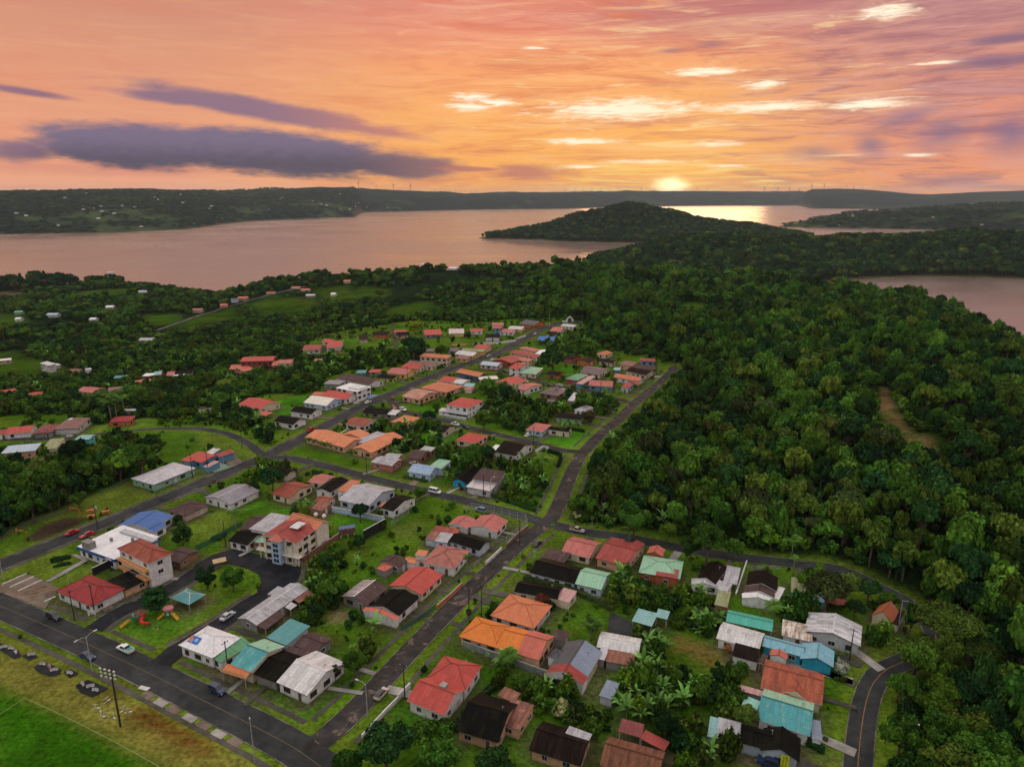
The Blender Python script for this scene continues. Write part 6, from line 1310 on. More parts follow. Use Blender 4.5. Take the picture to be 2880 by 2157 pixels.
def wall_mat(k):
    key = 'wall_' + k
    if key in MATS: return MATS[key]
    c = WC.get(k, WC['grey']); m, g, b = new_mat(key); p = geopos(g); s = g.n.new('ShaderNodeSeparateXYZ'); g.l.new(p, s.inputs[0])
    f = g.mr(g.noise(p, .9, 5, .65), .3, .7, .80, 1.08)
    st = g.mr(g.noise(g.xyz(g.m('MULTIPLY', s.outputs[0], 2.5), g.m('MULTIPLY', s.outputs[1], 2.5), g.m('MULTIPLY', s.outputs[2], .3)), 1.0, 3, .6), .5, .75, 1.0, .75)
    f = g.m('MULTIPLY', f, st); col = g.mix(1.0, c, g.xyz(f, f, f), 'MULTIPLY')
    low = g.mr(s.outputs[2], .9, .0); col = g.mix(g.m('MULTIPLY', low, g.mr(g.noise(p, .7, 4, .6), .35, .6, 0, .5)), col, (.10, .08, .05))
    g.set(b.inputs['Base Color'], col); b.inputs['Roughness'].default_value = .85; b.inputs['Specular IOR Level'].default_value = .15
    MATS[key] = m; return m
glass = plain('window_glass', (.018, .022, .026), .12, 0, .3, 2, .6)
frame_w = plain('window_frame', (.55, .53, .50), .6); frame_d = plain('window_frame_dark', (.10, .07, .05), .6)
door_b = plain('door_brown', (.12, .06, .035), .6); door_w = plain('door_white', (.5, .48, .46), .6)
post_m = plain('post_paint', (.35, .33, .32), .7); trim_w = plain('trim_white', (.60, .58, .57), .6); trim_d = plain('trim_dark', (.07, .055, .05), .7)
concrete_m = RM['concrete']
def win_mesh(w_, h, fm, bars):
    mb = MB(); mb.box(0, 0, 0, w_, .05, h, mi=1)
    for s_ in (-1, 1):
        mb.box(s_ * (w_ / 2 + .03), -.02, 0, .09, .10, h + .16, mi=0); mb.box(0, -.02, s_ * (h / 2 + .04), w_ - .03, .10, .09, mi=0)
    for k in range(bars): mb.box(-w_ / 2 + (k + 1) * w_ / (bars + 1), -.035, 0, .05, .04, h - .06, mi=0)
    return mb.me('window', [fm, glass])
WIN = [win_mesh(1.5, 1.15, frame_w, 1), win_mesh(1.1, 1.1, frame_w, 1), win_mesh(1.9, 1.2, frame_d, 2), win_mesh(1.2, 1.3, frame_d, 1)]
DOOR = []
for dm in (door_b, door_w):
    mb = MB(); mb.box(0, 0, 0, .95, .06, 2.05, mi=0).box(.36, -.05, 0, .05, .06, .12, mi=1)
    for s_ in (-1, 1): mb.box(s_ * .53, -.02, .03, .1, .1, 2.1, mi=1)
    mb.box(0, -.02, 1.08, .95, .1, .1, mi=1); DOOR.append(mb.me('door', [dm, frame_w]))

def roof_geo(t, L, W, e, r):
    """closed roof slab: verts, faces, uvs, slot per face (0 first slope, 1 second slope, 2 edge)"""
    th = .14; V = []; F = []; U = []; S = []
    hx, hy = L / 2, W / 2
    if t in ('G',): pass
    def face(pts, slot, uvdir=None):
        o = len(V); V.extend(pts); F.append(tuple(range(o, o + len(pts)))); S.append(slot)
        if uvdir is None: U.extend([(0.3, 0.3)] * len(pts)); return
        ux, uy, ox, oy = uvdir  # unit vector of the eave; v measured up slope
        for p in pts:
            u = p[0] * ux + p[1] * uy; n = (-uy, ux); q = (p[0] - ox) * n[0] + (p[1] - oy) * n[1]; dz = p[2] - e
            U.append((u + 50, math.hypot(q, dz) + 10))
    def dn(p): return (p[0], p[1], p[2] - th)
    def slab(top, slots):
        for (pts, uvd), sl in zip(top, slots):
            face(pts, sl, uvd); face([dn(p) for p in reversed(pts)], 2)
        ed = {}
        for pts, _ in top:
            for a, b in zip(pts, pts[1:] + pts[:1]):
                if (b, a) in ed: del ed[(b, a)]
                else: ed[(a, b)] = 1
        for a, b in ed: face([b, a, dn(a), dn(b)], 2)
    if t == 'g':
        A, B_, C_, D_ = (-hx, -hy, e), (hx, -hy, e), (hx, hy, e), (-hx, hy, e); R1, R2 = (-hx, 0, e + r), (hx, 0, e + r)
        slab([([A, B_, R2, R1], (1, 0, 0, -hy)), ([C_, D_, R1, R2], (-1, 0, 0, hy))], (0, 1))
    elif t == 'G':
        A, B_, C_, D_ = (-hx, -hy, e), (hx, -hy, e), (hx, hy, e), (-hx, hy, e); R1, R2 = (0, -hy, e + r), (0, hy, e + r)
        slab([([D_, A, R1, R2], (0, -1, -hx, 0)), ([B_, C_, R2, R1], (0, 1, hx, 0))], (0, 1))
    elif t in ('h', 'p'):
        A, B_, C_, D_ = (-hx, -hy, e), (hx, -hy, e), (hx, hy, e), (-hx, hy, e)
        ins = min(L, W) / 2 * (1.0 if t == 'p' else .9)
        if L >= W: R1, R2 = (-max(hx - ins, .02), 0, e + r), (max(hx - ins, .02), 0, e + r); fs = [([A, B_, R2, R1], (1, 0, 0, -hy)), ([B_, C_, R2], (0, 1, hx, 0)), ([C_, D_, R1, R2], (-1, 0, 0, hy)), ([D_, A, R1], (0, -1, -hx, 0))]
        else: R1, R2 = (0, -max(hy - ins, .02), e + r), (0, max(hy - ins, .02), e + r); fs = [([A, B_, R1], (1, 0, 0, -hy)), ([B_, C_, R2, R1], (0, 1, hx, 0)), ([C_, D_, R2], (-1, 0, 0, hy)), ([D_, A, R1, R2], (0, -1, -hx, 0))]
        slab(fs, (0, 0, 1, 1))
    else:
        A, B_, C_, D_ = (-hx, -hy, e), (hx, -hy, e), (hx, hy, e + r), (-hx, hy, e + r)
        slab([([A, B_, C_, D_], (1, 0, 0, -hy))], (0,))
    return V, F, U, S
def wall_geo(t, L, W, e, r, ins=.45):
    hx, hy = max(L / 2 - ins, .4), max(W / 2 - ins, .4); z0 = -.6; z1 = e - .16
    if t in ('h', 'p'): z1 = e - .02
    V = [(-hx, -hy, z0), (hx, -hy, z0), (hx, hy, z0), (-hx, hy, z0)]
    if t == 'g':
        k = (1 - hy / (W / 2)) * r; zk = z1 + k; V += [(-hx, -hy, zk), (hx, -hy, zk), (hx, hy, zk), (-hx, hy, zk), (-hx, 0, z1 + r), (hx, 0, z1 + r)]
        F = [(0, 1, 5, 4), (1, 2, 6, 9, 5), (2, 3, 7, 6), (3, 0, 4, 8, 7)]
    elif t == 'G':
        k = (1 - hx / (L / 2)) * r; zk = z1 + k; V += [(-hx, -hy, zk), (hx, -hy, zk), (hx, hy, zk), (-hx, hy, zk), (0, -hy, z1 + r), (0, hy, z1 + r)]
        F = [(0, 1, 5, 8, 4), (1, 2, 6, 5), (2, 3, 7, 9, 6), (3, 0, 4, 7)]
    elif t == 's':
        a = z1 + r * ins / W; b = z1 + r * (W - ins) / W; V += [(-hx, -hy, a), (hx, -hy, a), (hx, hy, b), (-hx, hy, b)]; F = [(0, 1, 5, 4), (1, 2, 6, 5), (2, 3, 7, 6), (3, 0, 4, 7), (4, 5, 6, 7)]
    else:
        V += [(-hx, -hy, z1), (hx, -hy, z1), (hx, hy, z1), (-hx, hy, z1)]; F = [(0, 1, 5, 4), (1, 2, 6, 5), (2, 3, 7, 6), (3, 0, 4, 7), (4, 5, 6, 7)]
    return V, F, hx, hy
FOOT = []   # footprints, for keeping plants out
HOUSE_POS = []
rng = random.Random(7)
for hi, (name, label, cat, wall, fl, wings) in enumerate(HOUSES):
    t0, mx, my, rot, L0, W0, e0, r0, c0, s0, zg = wings[0]
    root = thing(name, (mx, my, zg), rot, label, cat); HOUSE_POS.append((mx, my, label))
    D0 = math.hypot(mx, my); cr, sr = math.cos(-rot), math.sin(-rot); local = []
    for wi, (t, x, y, ro, L, W, e, r, col, s_, zg2) in enumerate(wings):
        dx, dy = x - mx, y - my; lx, ly = dx * cr - dy * sr, dx * sr + dy * cr; local.append((lx, ly, ro - rot, L, W, zg2 - zg)); FOOT.append((x, y, ro, L, W))
    for wi, (t, x, y, ro, L, W, e, r, col, s_, zg2) in enumerate(wings):
        lx, ly, lr, L, W, dz = local[wi]
        V, F, U, S = roof_geo(t, L, W, e, r * (1.0 if t == 's' else max(.85, min(1.25, W / 9.0 if t == 'g' else 1))))
        rr_ = r * (1.0 if t == 's' else max(.85, min(1.25, W / 9.0 if t == 'g' else 1)))
        cols = col if isinstance(col, tuple) else (col, 'lteal' if col == 'tealg' else col)
        if col == 'tealg': cols = ('tealg', 'lgreen')
        me = mesh_from('roof', V, F, [roof_mat(cols[0]), roof_mat(cols[1]), trim_w if wall in ('white', 'cream', 'lbluewall', 'creamlight') and hi % 3 else trim_d], S, False, U)
        ro_ = link('roof', me, root, (lx, ly, dz + .004 * wi), lr)
        if t in ('g', 'G', 'h', 'p') and D0 < 260:
            # ridge cap along the top
            mb = MB(); ins = min(L, W) / 2 * (1.0 if t == 'p' else .9); z = e + rr_ + .03
            if t == 'g': mb.box(0, 0, z, L, .32, .06)
            elif t == 'G': mb.box(0, 0, z, .32, W, .06)
            else:
                E_ = [(-L / 2, -W / 2), (L / 2, -W / 2), (L / 2, W / 2), (-L / 2, W / 2)]; 
                Rr = [(-max(L / 2 - ins, .02), 0), (max(L / 2 - ins, .02), 0)] if L >= W else [(0, -max(W / 2 - ins, .02)), (0, max(W / 2 - ins, .02))]
                own = (0, 1, 1, 0) if L >= W else (0, 0, 1, 1)
                for q, k in zip(E_, own): mb.tube([(q[0], q[1], e + .02), (Rr[k][0], Rr[k][1], z)], .09, 4)
                mb.tube([(Rr[0][0], Rr[0][1], z), (Rr[1][0] + .01, Rr[1][1] + .01, z)], .1, 4)
            light = cols[0] in ('white', 'wsheet', 'mottled', 'lgrey', 'sheet', 'wweather', 'mgrey', 'teal', 'lteal')
            mb.put('ridge_cap', trim_w if light else roof_mat(cols[0]), ro_)
        if fl == 'far':
            Vw, Fw, hx, hy = wall_geo(t, L, W, e, r)
            wo_ = link('wall', mesh_from('wall', Vw, Fw, [wall_mat(wall)]), root, (lx, ly, dz), lr)
            continue
        open_ = wall == 'posts' or (wi > 0 and t == 's' and W < 4.2)
        if open_:
            n = max(2, int(L / 4) + 1)
            for k in range(n):
                for s2 in (-1, 1):
                    if W < 4.2 and wi > 0 and s2 > 0: continue
                    zt = e - .1 + (r * (.93 if s2 > 0 else .07) if t == 's' else 0)
                    px_ = (-.5 + k / (n - 1)) * (L - .5); py_ = s2 * (W / 2 - .25)
                    link('post', MB().box(0, 0, zt / 2 - .2, .14, .14, zt + .4).me('post', post_m if D0 < 1e5 else None), root, (lx + px_ * math.cos(lr) - py_ * math.sin(lr), ly + px_ * math.sin(lr) + py_ * math.cos(lr), dz), lr)
            continue
        V, F, hx, hy = wall_geo(t, L, W, e, rr_, .5 if L > 6 and W > 5 else .2)
        wk = wall
        wob = link('wall', mesh_from('wall', V, F, [wall_mat(wk)]), root, (lx, ly, dz + .001 * wi), lr)
        if L < 3 or W < 3: continue
        floors = 3 if e > 7 else 2 if e > 4.6 else 1
        done_door = wi > 0
        for side in range(4):
            if D0 > 420 and side in (2, 3): continue
            ln = 2 * (hx if side % 2 == 0 else hy); n = int(ln / 3.3)
            if n < 1: continue
            a = (0, math.pi / 2, math.pi, -math.pi / 2)[side]; dd = hy if side % 2 == 0 else hx
            for f_ in range(floors):
                for k in range(n):
                    off = (-.5 + (k + .5) / n) * ln + rng.uniform(-.25, .25)
                    cx_, cy_ = off * math.cos(a) + (dd + .02) * math.sin(a), off * math.sin(a) - (dd + .02) * math.cos(a)
                    # inside another wing? then leave it out
                    gx_, gy_ = lx + cx_ * math.cos(lr) - cy_ * math.sin(lr), ly + cx_ * math.sin(lr) + cy_ * math.cos(lr); bad = False
                    for wj, (ox, oy, orr, oL, oW, oz) in enumerate(local):
                        if wj == wi: continue
                        qx, qy = gx_ - ox, gy_ - oy; ca, sa = math.cos(-orr), math.sin(-orr)
                        if abs(qx * ca - qy * sa) < oL / 2 and abs(qx * sa + qy * ca) < oW / 2: bad = True
                    if bad or rng.random() < .12: continue
                    if not done_door and f_ == 0 and side == (hi % 2) and k == n // 2:
                        link('door', DOOR[hi % 2], root, (gx_, gy_, dz + 1.05), lr + a); done_door = True
                    elif e > 2.4:
                        link('window', WIN[(hi + (k * 3 if hi % 2 else 0)) % 4], root, (gx_, gy_, dz + 1.45 + f_ * 2.7), lr + a)
    # what is particular to one building
    lx, ly, lr, L, W, dz = local[0]
    if fl == 'chimney':
        MB().box(0, 0, 0, 1.5, 1.5, 1.2).put('chimney', RM['concrete'], root, (L * .12, -W * .1 + 2, e0 + 1.9))
    if fl == 'skylight':
        MB().box(0, 0, 0, 3.4, 2.6, .1).put('skylight', trim_w, root, (-L * .1, W * .22, e0 + r0 * .75))
    if fl == 'fascia':
        bl = plain('fascia_blue', (.03, .09, .30), .5); mb = MB()
        for s2, (fx, fy, fw, fd) in enumerate(((0, -W / 2 - .05, L + .1, .12), (L / 2 + .05, 0, .12, W), (-L / 2 - .05, 0, .12, W))): mb.box(fx, fy, e0 - .45, fw, fd, .95)
        mb.put('fascia', bl, root)
        MB().box(0, 0, 0, 3.6, 2.2, 2.8, .0).put('roof_box', wall_mat('grey'), root, (-L / 2 + 4.5, -W / 2 + 1.2, e0 + .9))
        MB().box(0, 0, 0, 16, 2.0, .5).put('roof_gutter', wall_mat('lgreywall'), root, (3, W / 2 - 3, e0 + .7), .0)
        for k in range(2): MB().box(0, 0, 0, .7, .7, 1.0).put('roof_vent', wall_mat('grey'), root, (-2 + 6 * k, -1 + 3 * k, e0 + .9))
        MB().box(0, 0, 0, 2.8, .08, .5).put('sign_board', trim_w, root, (L / 2 - 2.6, -W / 2 - .16, e0 - .45))
    if fl == 'storey3':
        for f_ in range(1, 3):
            MB().box(0, 0, 0, L * .9, 1.6, .22).put('balcony', plain('balcony_orange', (.55, .22, .05), .7), root, (0, -W / 2 - .3, 2.7 * f_ + .1))
            mb = MB()
            for k in range(14): mb.box(-L * .43 + k * L * .86 / 13, 0, 0, .05, .05, .9)
            mb.box(0, 0, .45, L * .88, .06, .06); mb.put('railing', trim_w, root, (0, -W / 2 - 1.0, 2.7 * f_ + .7))
        V, F, hx, hy = wall_geo('h', L, W, e0, r0, .5); MB().box(0, 0, 0, .06, 2 * hy + .1, e0 + .2).put('side_cladding', wall_mat('blackwall'), root, (-hx - .05, 0, e0 / 2 - .2))
        MB().box(0, 0, 0, 2 * hx * .98, .06, e0 - .1).put('side_cladding', wall_mat('blackwall'), root, (0, hy + .05, e0 / 2 - .1))
    if fl == 'mansion':
        MB().box(0, 0, 3.5, 3.4, 2.0, 7.6).put('stair_tower', wall_mat('lbluewall'), root, (0, -W / 2 - .3, .3))
        V, F, U, S = roof_geo('p', 4.6, 4.6, 8.3, 1.4); link('tower_roof', mesh_from('tower_roof', V, F, [roof_mat('salmon'), roof_mat('salmon'), trim_w], S, False, U), root, (0, -W / 2 + .4, 0))
        for k in range(4):
            for j in range(2): MB().box(0, 0, 0, .8, .06, 1.1).put('tower_window', glass, root, (-.5 + j, -W / 2 - 1.34, 1.4 + k * 1.7))
        for s2 in (-1, 1):
            for k in range(3): MB().tube([(0, 0, 0), (0, 0, 6.9)], .2, 8).put('column', wall_mat('creamlight'), root, (s2 * (2.6 + k * 2.3), -W / 2 + .1, 0))
            MB().box(0, 0, 0, 6.4, 1.8, .3).put('balcony', wall_mat('creamlight'), root, (s2 * 5.0, -W / 2 + .1, 3.3))
            mb = MB(); mb.box(0, 0, .45, 6.3, .08, .08)
            for k in range(16): mb.box(-3.1 + k * .41, 0, 0, .06, .06, .9)
            mb.put('railing', trim_w, root, (s2 * 5.0, -W / 2 - .7, 3.9))
        MB().box(0, 0, 0, 3.2, 4.4, .12).put('roof_panel', trim_w, root, (2.2, 1.5, 9.75))
        for k in range(2): MB().sphere((0, 0, 0), .7, 10, 6).put('roof_vent', trim_w, root, (3.5 + 3.2 * k, 9, 10.3))
    if fl == 'columns':
        for k in range(5): MB().tube([(0, 0, 0), (0, 0, e0 - .1)], .18, 8).put('column', trim_w, root, ((-.5 + k / 4) * (L - 1), -W / 2 + .15, 0))
        MB().box(0, 0, 0, L - .4, 3.0, .3).put('balcony', wall_mat('lgreywall'), root, (0, -W / 2 - .8, 2.6)); mb = MB(); mb.box(0, 0, .5, L - .4, .07, .07)
        for k in range(24): mb.box(-L / 2 + .4 + k * (L - .8) / 23, 0, 0, .05, .05, 1.0)
        mb.put('railing', trim_w, root, (0, -W / 2 - 2.2, 3.2)); MB().box(0, 0, 0, L, 1.2, 1.6).put('terrace', wall_mat('lgreywall'), root, (0, -W / 2 - 3.0, .6))
    if fl == 'modern':
        MB().box(0, 0, 0, L * .5, W * .6, 1.0).put('parapet', wall_mat('white'), root, (L * .2, 0, e0 + .5))
        MB().box(0, 0, 0, L * .4, 2.6, .2).put('terrace', wall_mat('white'), root, (L * .2, -W / 2 - 1.2, 2.7))
    if fl == 'balcony':
        mb = MB(); wx = local[1]
        for k in range(26): mb.box(-wx[3] / 2 + k * wx[3] / 25, 0, 0, .05, .05, .9)
        mb.box(0, 0, .45, wx[3], .06, .06); mb.put('railing', plain('rail_yellow', (.35, .30, .05), .6), root, (wx[0], wx[1] - wx[4] / 2 - .05, 3.2), wx[2])
    if fl == 'banner':
        bx = local[1]; gy_ = -bx[4] / 2 - .0
        MB().box(0, 0, 0, 1.5, .05, 4.2).put('banner', plain('banner_yellow', (.62, .60, .03), .6), root, (bx[0] + .8, bx[1] + gy_ - .35, 1.7), bx[2])
        mb = MB(); rb = random.Random(3)
        for cxx in (-.3, .3):
            for k in range(9): mb.box(cxx + rb.uniform(-.06, .06), 0, 1.7 - k * .42, rb.uniform(.22, .34), .02, rb.uniform(.14, .28))
        mb.put('lettering', plain('text_olive', (.16, .19, .01), .6), root, (bx[0] + .8, bx[1] + gy_ - .39, 1.7), bx[2])
    if label.startswith('white hipped hall with a painted'):
        V, F, U, S = roof_geo('h', L, W, e0, r0); sl = math.atan2(r0, W / 2)
        mb = MB(); mb.box(0, 0, 0, 3.4, 1.9, .03, mi=0); mb.box(-1.15, 0, .03, .9, 1.6, .02, mi=1); mb.sphere((.65, .05, .02), .55, 10, 4, (1.1, .9, .05), 2); mb.box(-.45, -.3, .03, .3, .9, .02, mi=2)
        em = mb.put('roof_emblem', [plain('emblem_blue', (.05, .13, .42), .6), plain('emblem_orange', (.55, .18, .04), .6), plain('emblem_pale', (.22, .42, .66), .6)], root, (-L * .22, -W / 2 + 2.2, e0 + 2.2 * r0 / (W / 2) + .12)); em.rotation_euler = (sl, 0, 0)
    if label.startswith('mauve-grey gabled'):
        V, F, U, S = roof_geo('p', 3.5, 3.5, 0, .9); link('dormer', mesh_from('dormer', V, F, [roof_mat('mgrey'), roof_mat('mgrey'), trim_w], S, False, U), root, (L * .25, -W * .15, e0 + .5))
    if 'columns' not in fl and D0 < 230 and hi % 2 == 0:
        MB().tube([(0, 0, 0), (0, 0, .7), (.0, .25, .9)], [.04, .04, .3], 8).put('satellite_dish', post_m, root, (L * .3, W * .1, e0 + (r0 * .8 if t0 != 's' else .5)))

# garden paths and short driveways from the houses to their street
RP = random.Random(21); PATHS_ = []
for hs in HOUSES:
    t_, x_, y_, ro_, L_, W_ = hs[5][0][:6]; D_ = math.hypot(x_, y_)
    if D_ > 430 or hs[0] in ('carport', 'garden_shed', 'garden_hut', 'park_gazebo'): continue
    best = min(((math.hypot(q[0] - x_, q[1] - y_), q[0], q[1], r_[1]) for r_ in RL for q in r_[3][::2]), key=lambda t: t[0])
    gap = best[0] - best[3] / 2 - min(L_, W_) / 2
    if not 3.0 < gap < 17: continue
    ux, uy = (best[1] - x_) / best[0], (best[2] - y_) / best[0]; a0 = min(L_, W_) / 2 - .8; b0 = best[0] - best[3] / 2 + .3; sx_, sy_ = RP.uniform(-2.5, 2.5) * -uy, RP.uniform(-2.5, 2.5) * ux
    P_ = np.array([(x_ + ux * (a0 + (b0 - a0) * k / 4) + sx_, y_ + uy * (a0 + (b0 - a0) * k / 4) + sy_) for k in range(5)]); wd_ = RP.choice((1.2, 1.4, 2.6)); strip('path', P_, -wd_ / 2, wd_ / 2, .20, RM[RP.choice(('concrete', 'walk', 'paving', 'walk'))], 1); PATHS_.append(P_)
# ---------------------------------------------------------------- plants
def foliage_mat(key, c1, c2, var=.45):
    m, g, b = new_mat(key)
    at = g.n.new('ShaderNodeAttribute'); at.attribute_name = 'tint'; s = g.n.new('ShaderNodeSeparateXYZ'); g.l.new(at.outputs['Vector'], s.inputs[0])
    oi = g.n.new('ShaderNodeObjectInfo'); r = oi.outputs['Random']
    r2 = g.m('FRACT', g.m('MULTIPLY', r, 17.31)); big = g.noise(geopos(g), .016, 3, .6)
    col = g.mix(g.m('ADD', g.m('MULTIPLY', s.outputs[1], .45), g.m('MULTIPLY', r2, .55), clamp=True), c1, c2)
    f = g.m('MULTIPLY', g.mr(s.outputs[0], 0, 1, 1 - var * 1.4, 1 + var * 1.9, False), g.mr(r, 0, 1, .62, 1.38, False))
    f = g.m('MULTIPLY', f, g.mr(big, .35, .65, .75, 1.25))
    # a few brownish or reddish crowns
    brn = g.mr(g.m('FRACT', g.m('MULTIPLY', r, 7.77)), .95, .97); col = g.mix(g.m('MULTIPLY', brn, .35), col, (.075, .055, .018))
    g.set(b.inputs['Base Color'], g.mix(1.0, col, g.xyz(f, f, f), 'MULTIPLY'))
    b.inputs['Roughness'].default_value = .7; b.inputs['Specular IOR Level'].default_value = .04
    MATS[key] = m; return m
FM = {'green': foliage_mat('leaves_green', (.013, .058, .008), (.070, .135, .012)),
      'dark': foliage_mat('leaves_dark', (.006, .030, .010), (.026, .068, .013)),
      'olive': foliage_mat('leaves_olive', (.026, .056, .008), (.078, .108, .012)),
      'yellowgreen': foliage_mat('leaves_yellow_green', (.048, .115, .007), (.088, .150, .011)),
      'yellow': foliage_mat('leaves_bright', (.20, .30, .015), (.30, .34, .02)),
      'brown': foliage_mat('leaves_brown', (.085, .075, .03), (.11, .08, .035)),
      'pale': foliage_mat('leaves_pale', (.24, .26, .10), (.36, .33, .16)),
      'orange': foliage_mat('leaves_orange', (.30, .09, .02), (.38, .14, .03)),
      'maroon': foliage_mat('leaves_maroon', (.10, .02, .02), (.14, .05, .02)),
      'white': foliage_mat('leaves_white_flower', (.30, .34, .24), (.6, .58, .5)),
      'palm': foliage_mat('leaves_palm', (.035, .095, .014), (.08, .14, .02)),
      'banana': foliage_mat('leaves_banana', (.06, .15, .025), (.12, .22, .05))}
bark = plain('bark', (.10, .075, .055), .9, 0, .4, 2)
def crown_mesh(seed, n, size, shape='broad', mat='green', lobes=None):
    """leaf clumps on the lobes of a crown; canonical width 10 m, base of the crown at z = 0"""
    R = np.random.RandomState(seed)
    K = lobes or R.randint(20, 34); hh = {'broad': 6.2, 'round': 8.4, 'umbrella': 3.4, 'tall': 13.0, 'slim': 13.0, 'bush': 6.5}.get(shape, 6.2)
    th = R.rand(K) * 2 * np.pi; u = np.sqrt(R.rand(K)); 
    if shape in ('tall', 'slim'): u *= .55
    rad = 3.3 * u; cx, cy = rad * np.cos(th), rad * np.sin(th)
    prof = np.sqrt(np.clip(1 - (rad / 4.6) ** 2, .05, 1))
    lr = R.uniform(.85, 1.75, K) * (.8 if shape in ('tall', 'slim') else 1.0)
    top = hh * (.25 + .62 * prof) * R.uniform(.72, 1.08, K)
    cz = np.maximum(top - lr * .5, lr * .6)
    if shape in ('tall',): cz = R.uniform(1, hh - 2, K); s_ = 1 - .6 * cz / hh; cx *= s_; cy *= s_
    if shape in ('round', 'bush'):
        k2 = K // 2; cz[:k2] = R.uniform(1.2, hh * .55, k2)
    if shape == 'umbrella': cz = hh * (.45 + .3 * prof) + R.uniform(-.3, .3, K); lr = R.uniform(1.2, 1.9, K)
    flatz = .62 if shape == 'umbrella' else .85
    k = R.randint(0, K, n); v = R.normal(size=(n, 3)); v[:, 2] = np.where(v[:, 2] < -.3, -v[:, 2] * .6, v[:, 2]); v /= np.linalg.norm(v, axis=1)[:, None]
    rr = lr[k] * R.uniform(.70, 1.22, n)
    P = np.stack([cx[k] + v[:, 0] * rr, cy[k] + v[:, 1] * rr, cz[k] + v[:, 2] * rr * flatz], 1)
    keep = np.ones(n, bool)
    for j in range(K):
        d = np.sqrt((P[:, 0] - cx[j]) ** 2 + (P[:, 1] - cy[j]) ** 2 + ((P[:, 2] - cz[j]) / flatz) ** 2); keep &= (d > lr[j] * .72) | (k == j)
    P = P[keep]; v = v[keep]; k = k[keep]; n = len(P)
    nrm = v + R.normal(size=(n, 3)) * .42; nrm[:, 2] += .05; nrm /= np.linalg.norm(nrm, axis=1)[:, None]
    a = np.cross(nrm, R.normal(size=(n, 3))); a /= np.linalg.norm(a, axis=1)[:, None]; b = np.cross(nrm, a)
    s1 = (size * R.uniform(.6, 1.35, n))[:, None]; s2 = s1 * R.uniform(.5, .95, n)[:, None]
    V = np.stack([P - a * s1 - b * s2 * .3, P + a * s1 * .2 - b * s2, P + a * s1 + b * s2 * .3, P - a * s1 * .2 + b * s2], 1).reshape(-1, 3)
    F = np.arange(4 * n).reshape(n, 4)
    lobe_t = R.rand(K); tone = np.clip(lobe_t[k] * .5 + R.rand(n) ** 1.5 * .6, 0, 1); hue = np.clip(lobe_t[::-1][k] * .6 + R.rand(n) * .4, 0, 1)
    C = np.repeat(np.stack([tone, hue, tone], 1), 4, 0)
    # inner mass of each lobe, so the crown is not see-through
    VV = [V]; FF = [F]; CC = [C]; off = len(V); ns, ms = 7, 4
    for j in range(K):
        tt = np.pi * np.arange(ms + 1) / ms; aa = 2 * np.pi * np.arange(ns) / ns
        q = lr[j] * .74 * R.uniform(.85, 1.1, (ms + 1, ns))
        S_ = np.stack([cx[j] + q * np.sin(tt)[:, None] * np.cos(aa), cy[j] + q * np.sin(tt)[:, None] * np.sin(aa), cz[j] + q * flatz * np.cos(tt)[:, None] * np.ones(ns)], 2).reshape(-1, 3)
        f = np.array([(i * ns + m_, (i + 1) * ns + m_, (i + 1) * ns + (m_ + 1) % ns, i * ns + (m_ + 1) % ns) for i in range(ms) for m_ in range(ns)]) + off
        VV.append(S_); FF.append(f); CC.append(np.full((len(S_), 3), .2)); off += len(S_)  # darker tint paints shade into the gaps between leaf clumps
    return mesh_np('crown', np.concatenate(VV), np.concatenate(FF), [FM[mat]], False, np.concatenate(CC)), list(zip(cx, cy, cz)), hh
def trunk_mesh(lobes, base=4.0, seed=0):
    R = random.Random(seed); mb = MB(); top = (R.uniform(-.3, .3), R.uniform(-.3, .3), base + 1.0)
    mb.tube([(0, 0, -1.5), (.05, 0, base * .5), top], [.42, .32, .24], 7)
    for lb in lobes[:7]: mb.tube([top, ((top[0] + lb[0]) / 2, (top[1] + lb[1]) / 2, base + lb[2] * .45 + .4), (lb[0], lb[1], base + lb[2])], [.17, .12, .05], 5)
    return mb.me('trunk', bark, True)
def palm_meshes(seed, h=8.0, R_=3.4, nf=15, mat='palm'):
    R = random.Random(seed); V = []; F = []; C = []
    for k in range(nf):
        a = 2 * math.pi * k / nf + R.uniform(-.2, .2); el = R.uniform(-.1, .9); L = R_ * R.uniform(.85, 1.15); n = 7; tone = R.random()
        px, pz = 0.0, 0.0; pts = []
        for i in range(n + 1):
            t = i / n; ang = el - 1.75 * t * t - .2 * t; pts.append((px, pz)); px += L / n * math.cos(ang); pz += L / n * math.sin(ang)
        for i in range(n):
            for sd in (-1, 1):
                for q in range(2):
                    t = (i + q * .5) / n; (x0, z0), (x1, z1) = pts[i], pts[i + 1]; x = x0 + (x1 - x0) * q * .5; z = z0 + (z1 - z0) * q * .5
                    w_ = .95 * math.sin(math.pi * min(1, .15 + t * .9)) + .15; hw = L / n * .17
                    o = len(V)
                    for (xx, yy, zz) in ((x, 0, z), (x + hw * 2, 0, z), (x + .5 + hw, sd * w_, z - .42 * w_), (x + .42, sd * w_, z - .45 * w_)):
                        V.append((xx * math.cos(a) - yy * math.sin(a), xx * math.sin(a) + yy * math.cos(a), zz)); C.append((tone, R.random(), tone))
                    F.append((o, o + 1, o + 2, o + 3))
    cr = mesh_np('fronds', np.array(V), np.array(F), [FM[mat]], False, np.array(C))
    tr = MB().tube([(0, 0, -.5), (.1, .05, h * .5), (0, 0, h)], [.22, .16, .13], 7).me('trunk', plain('palm_bark', (.22, .19, .15), .9), True)
    return cr, tr
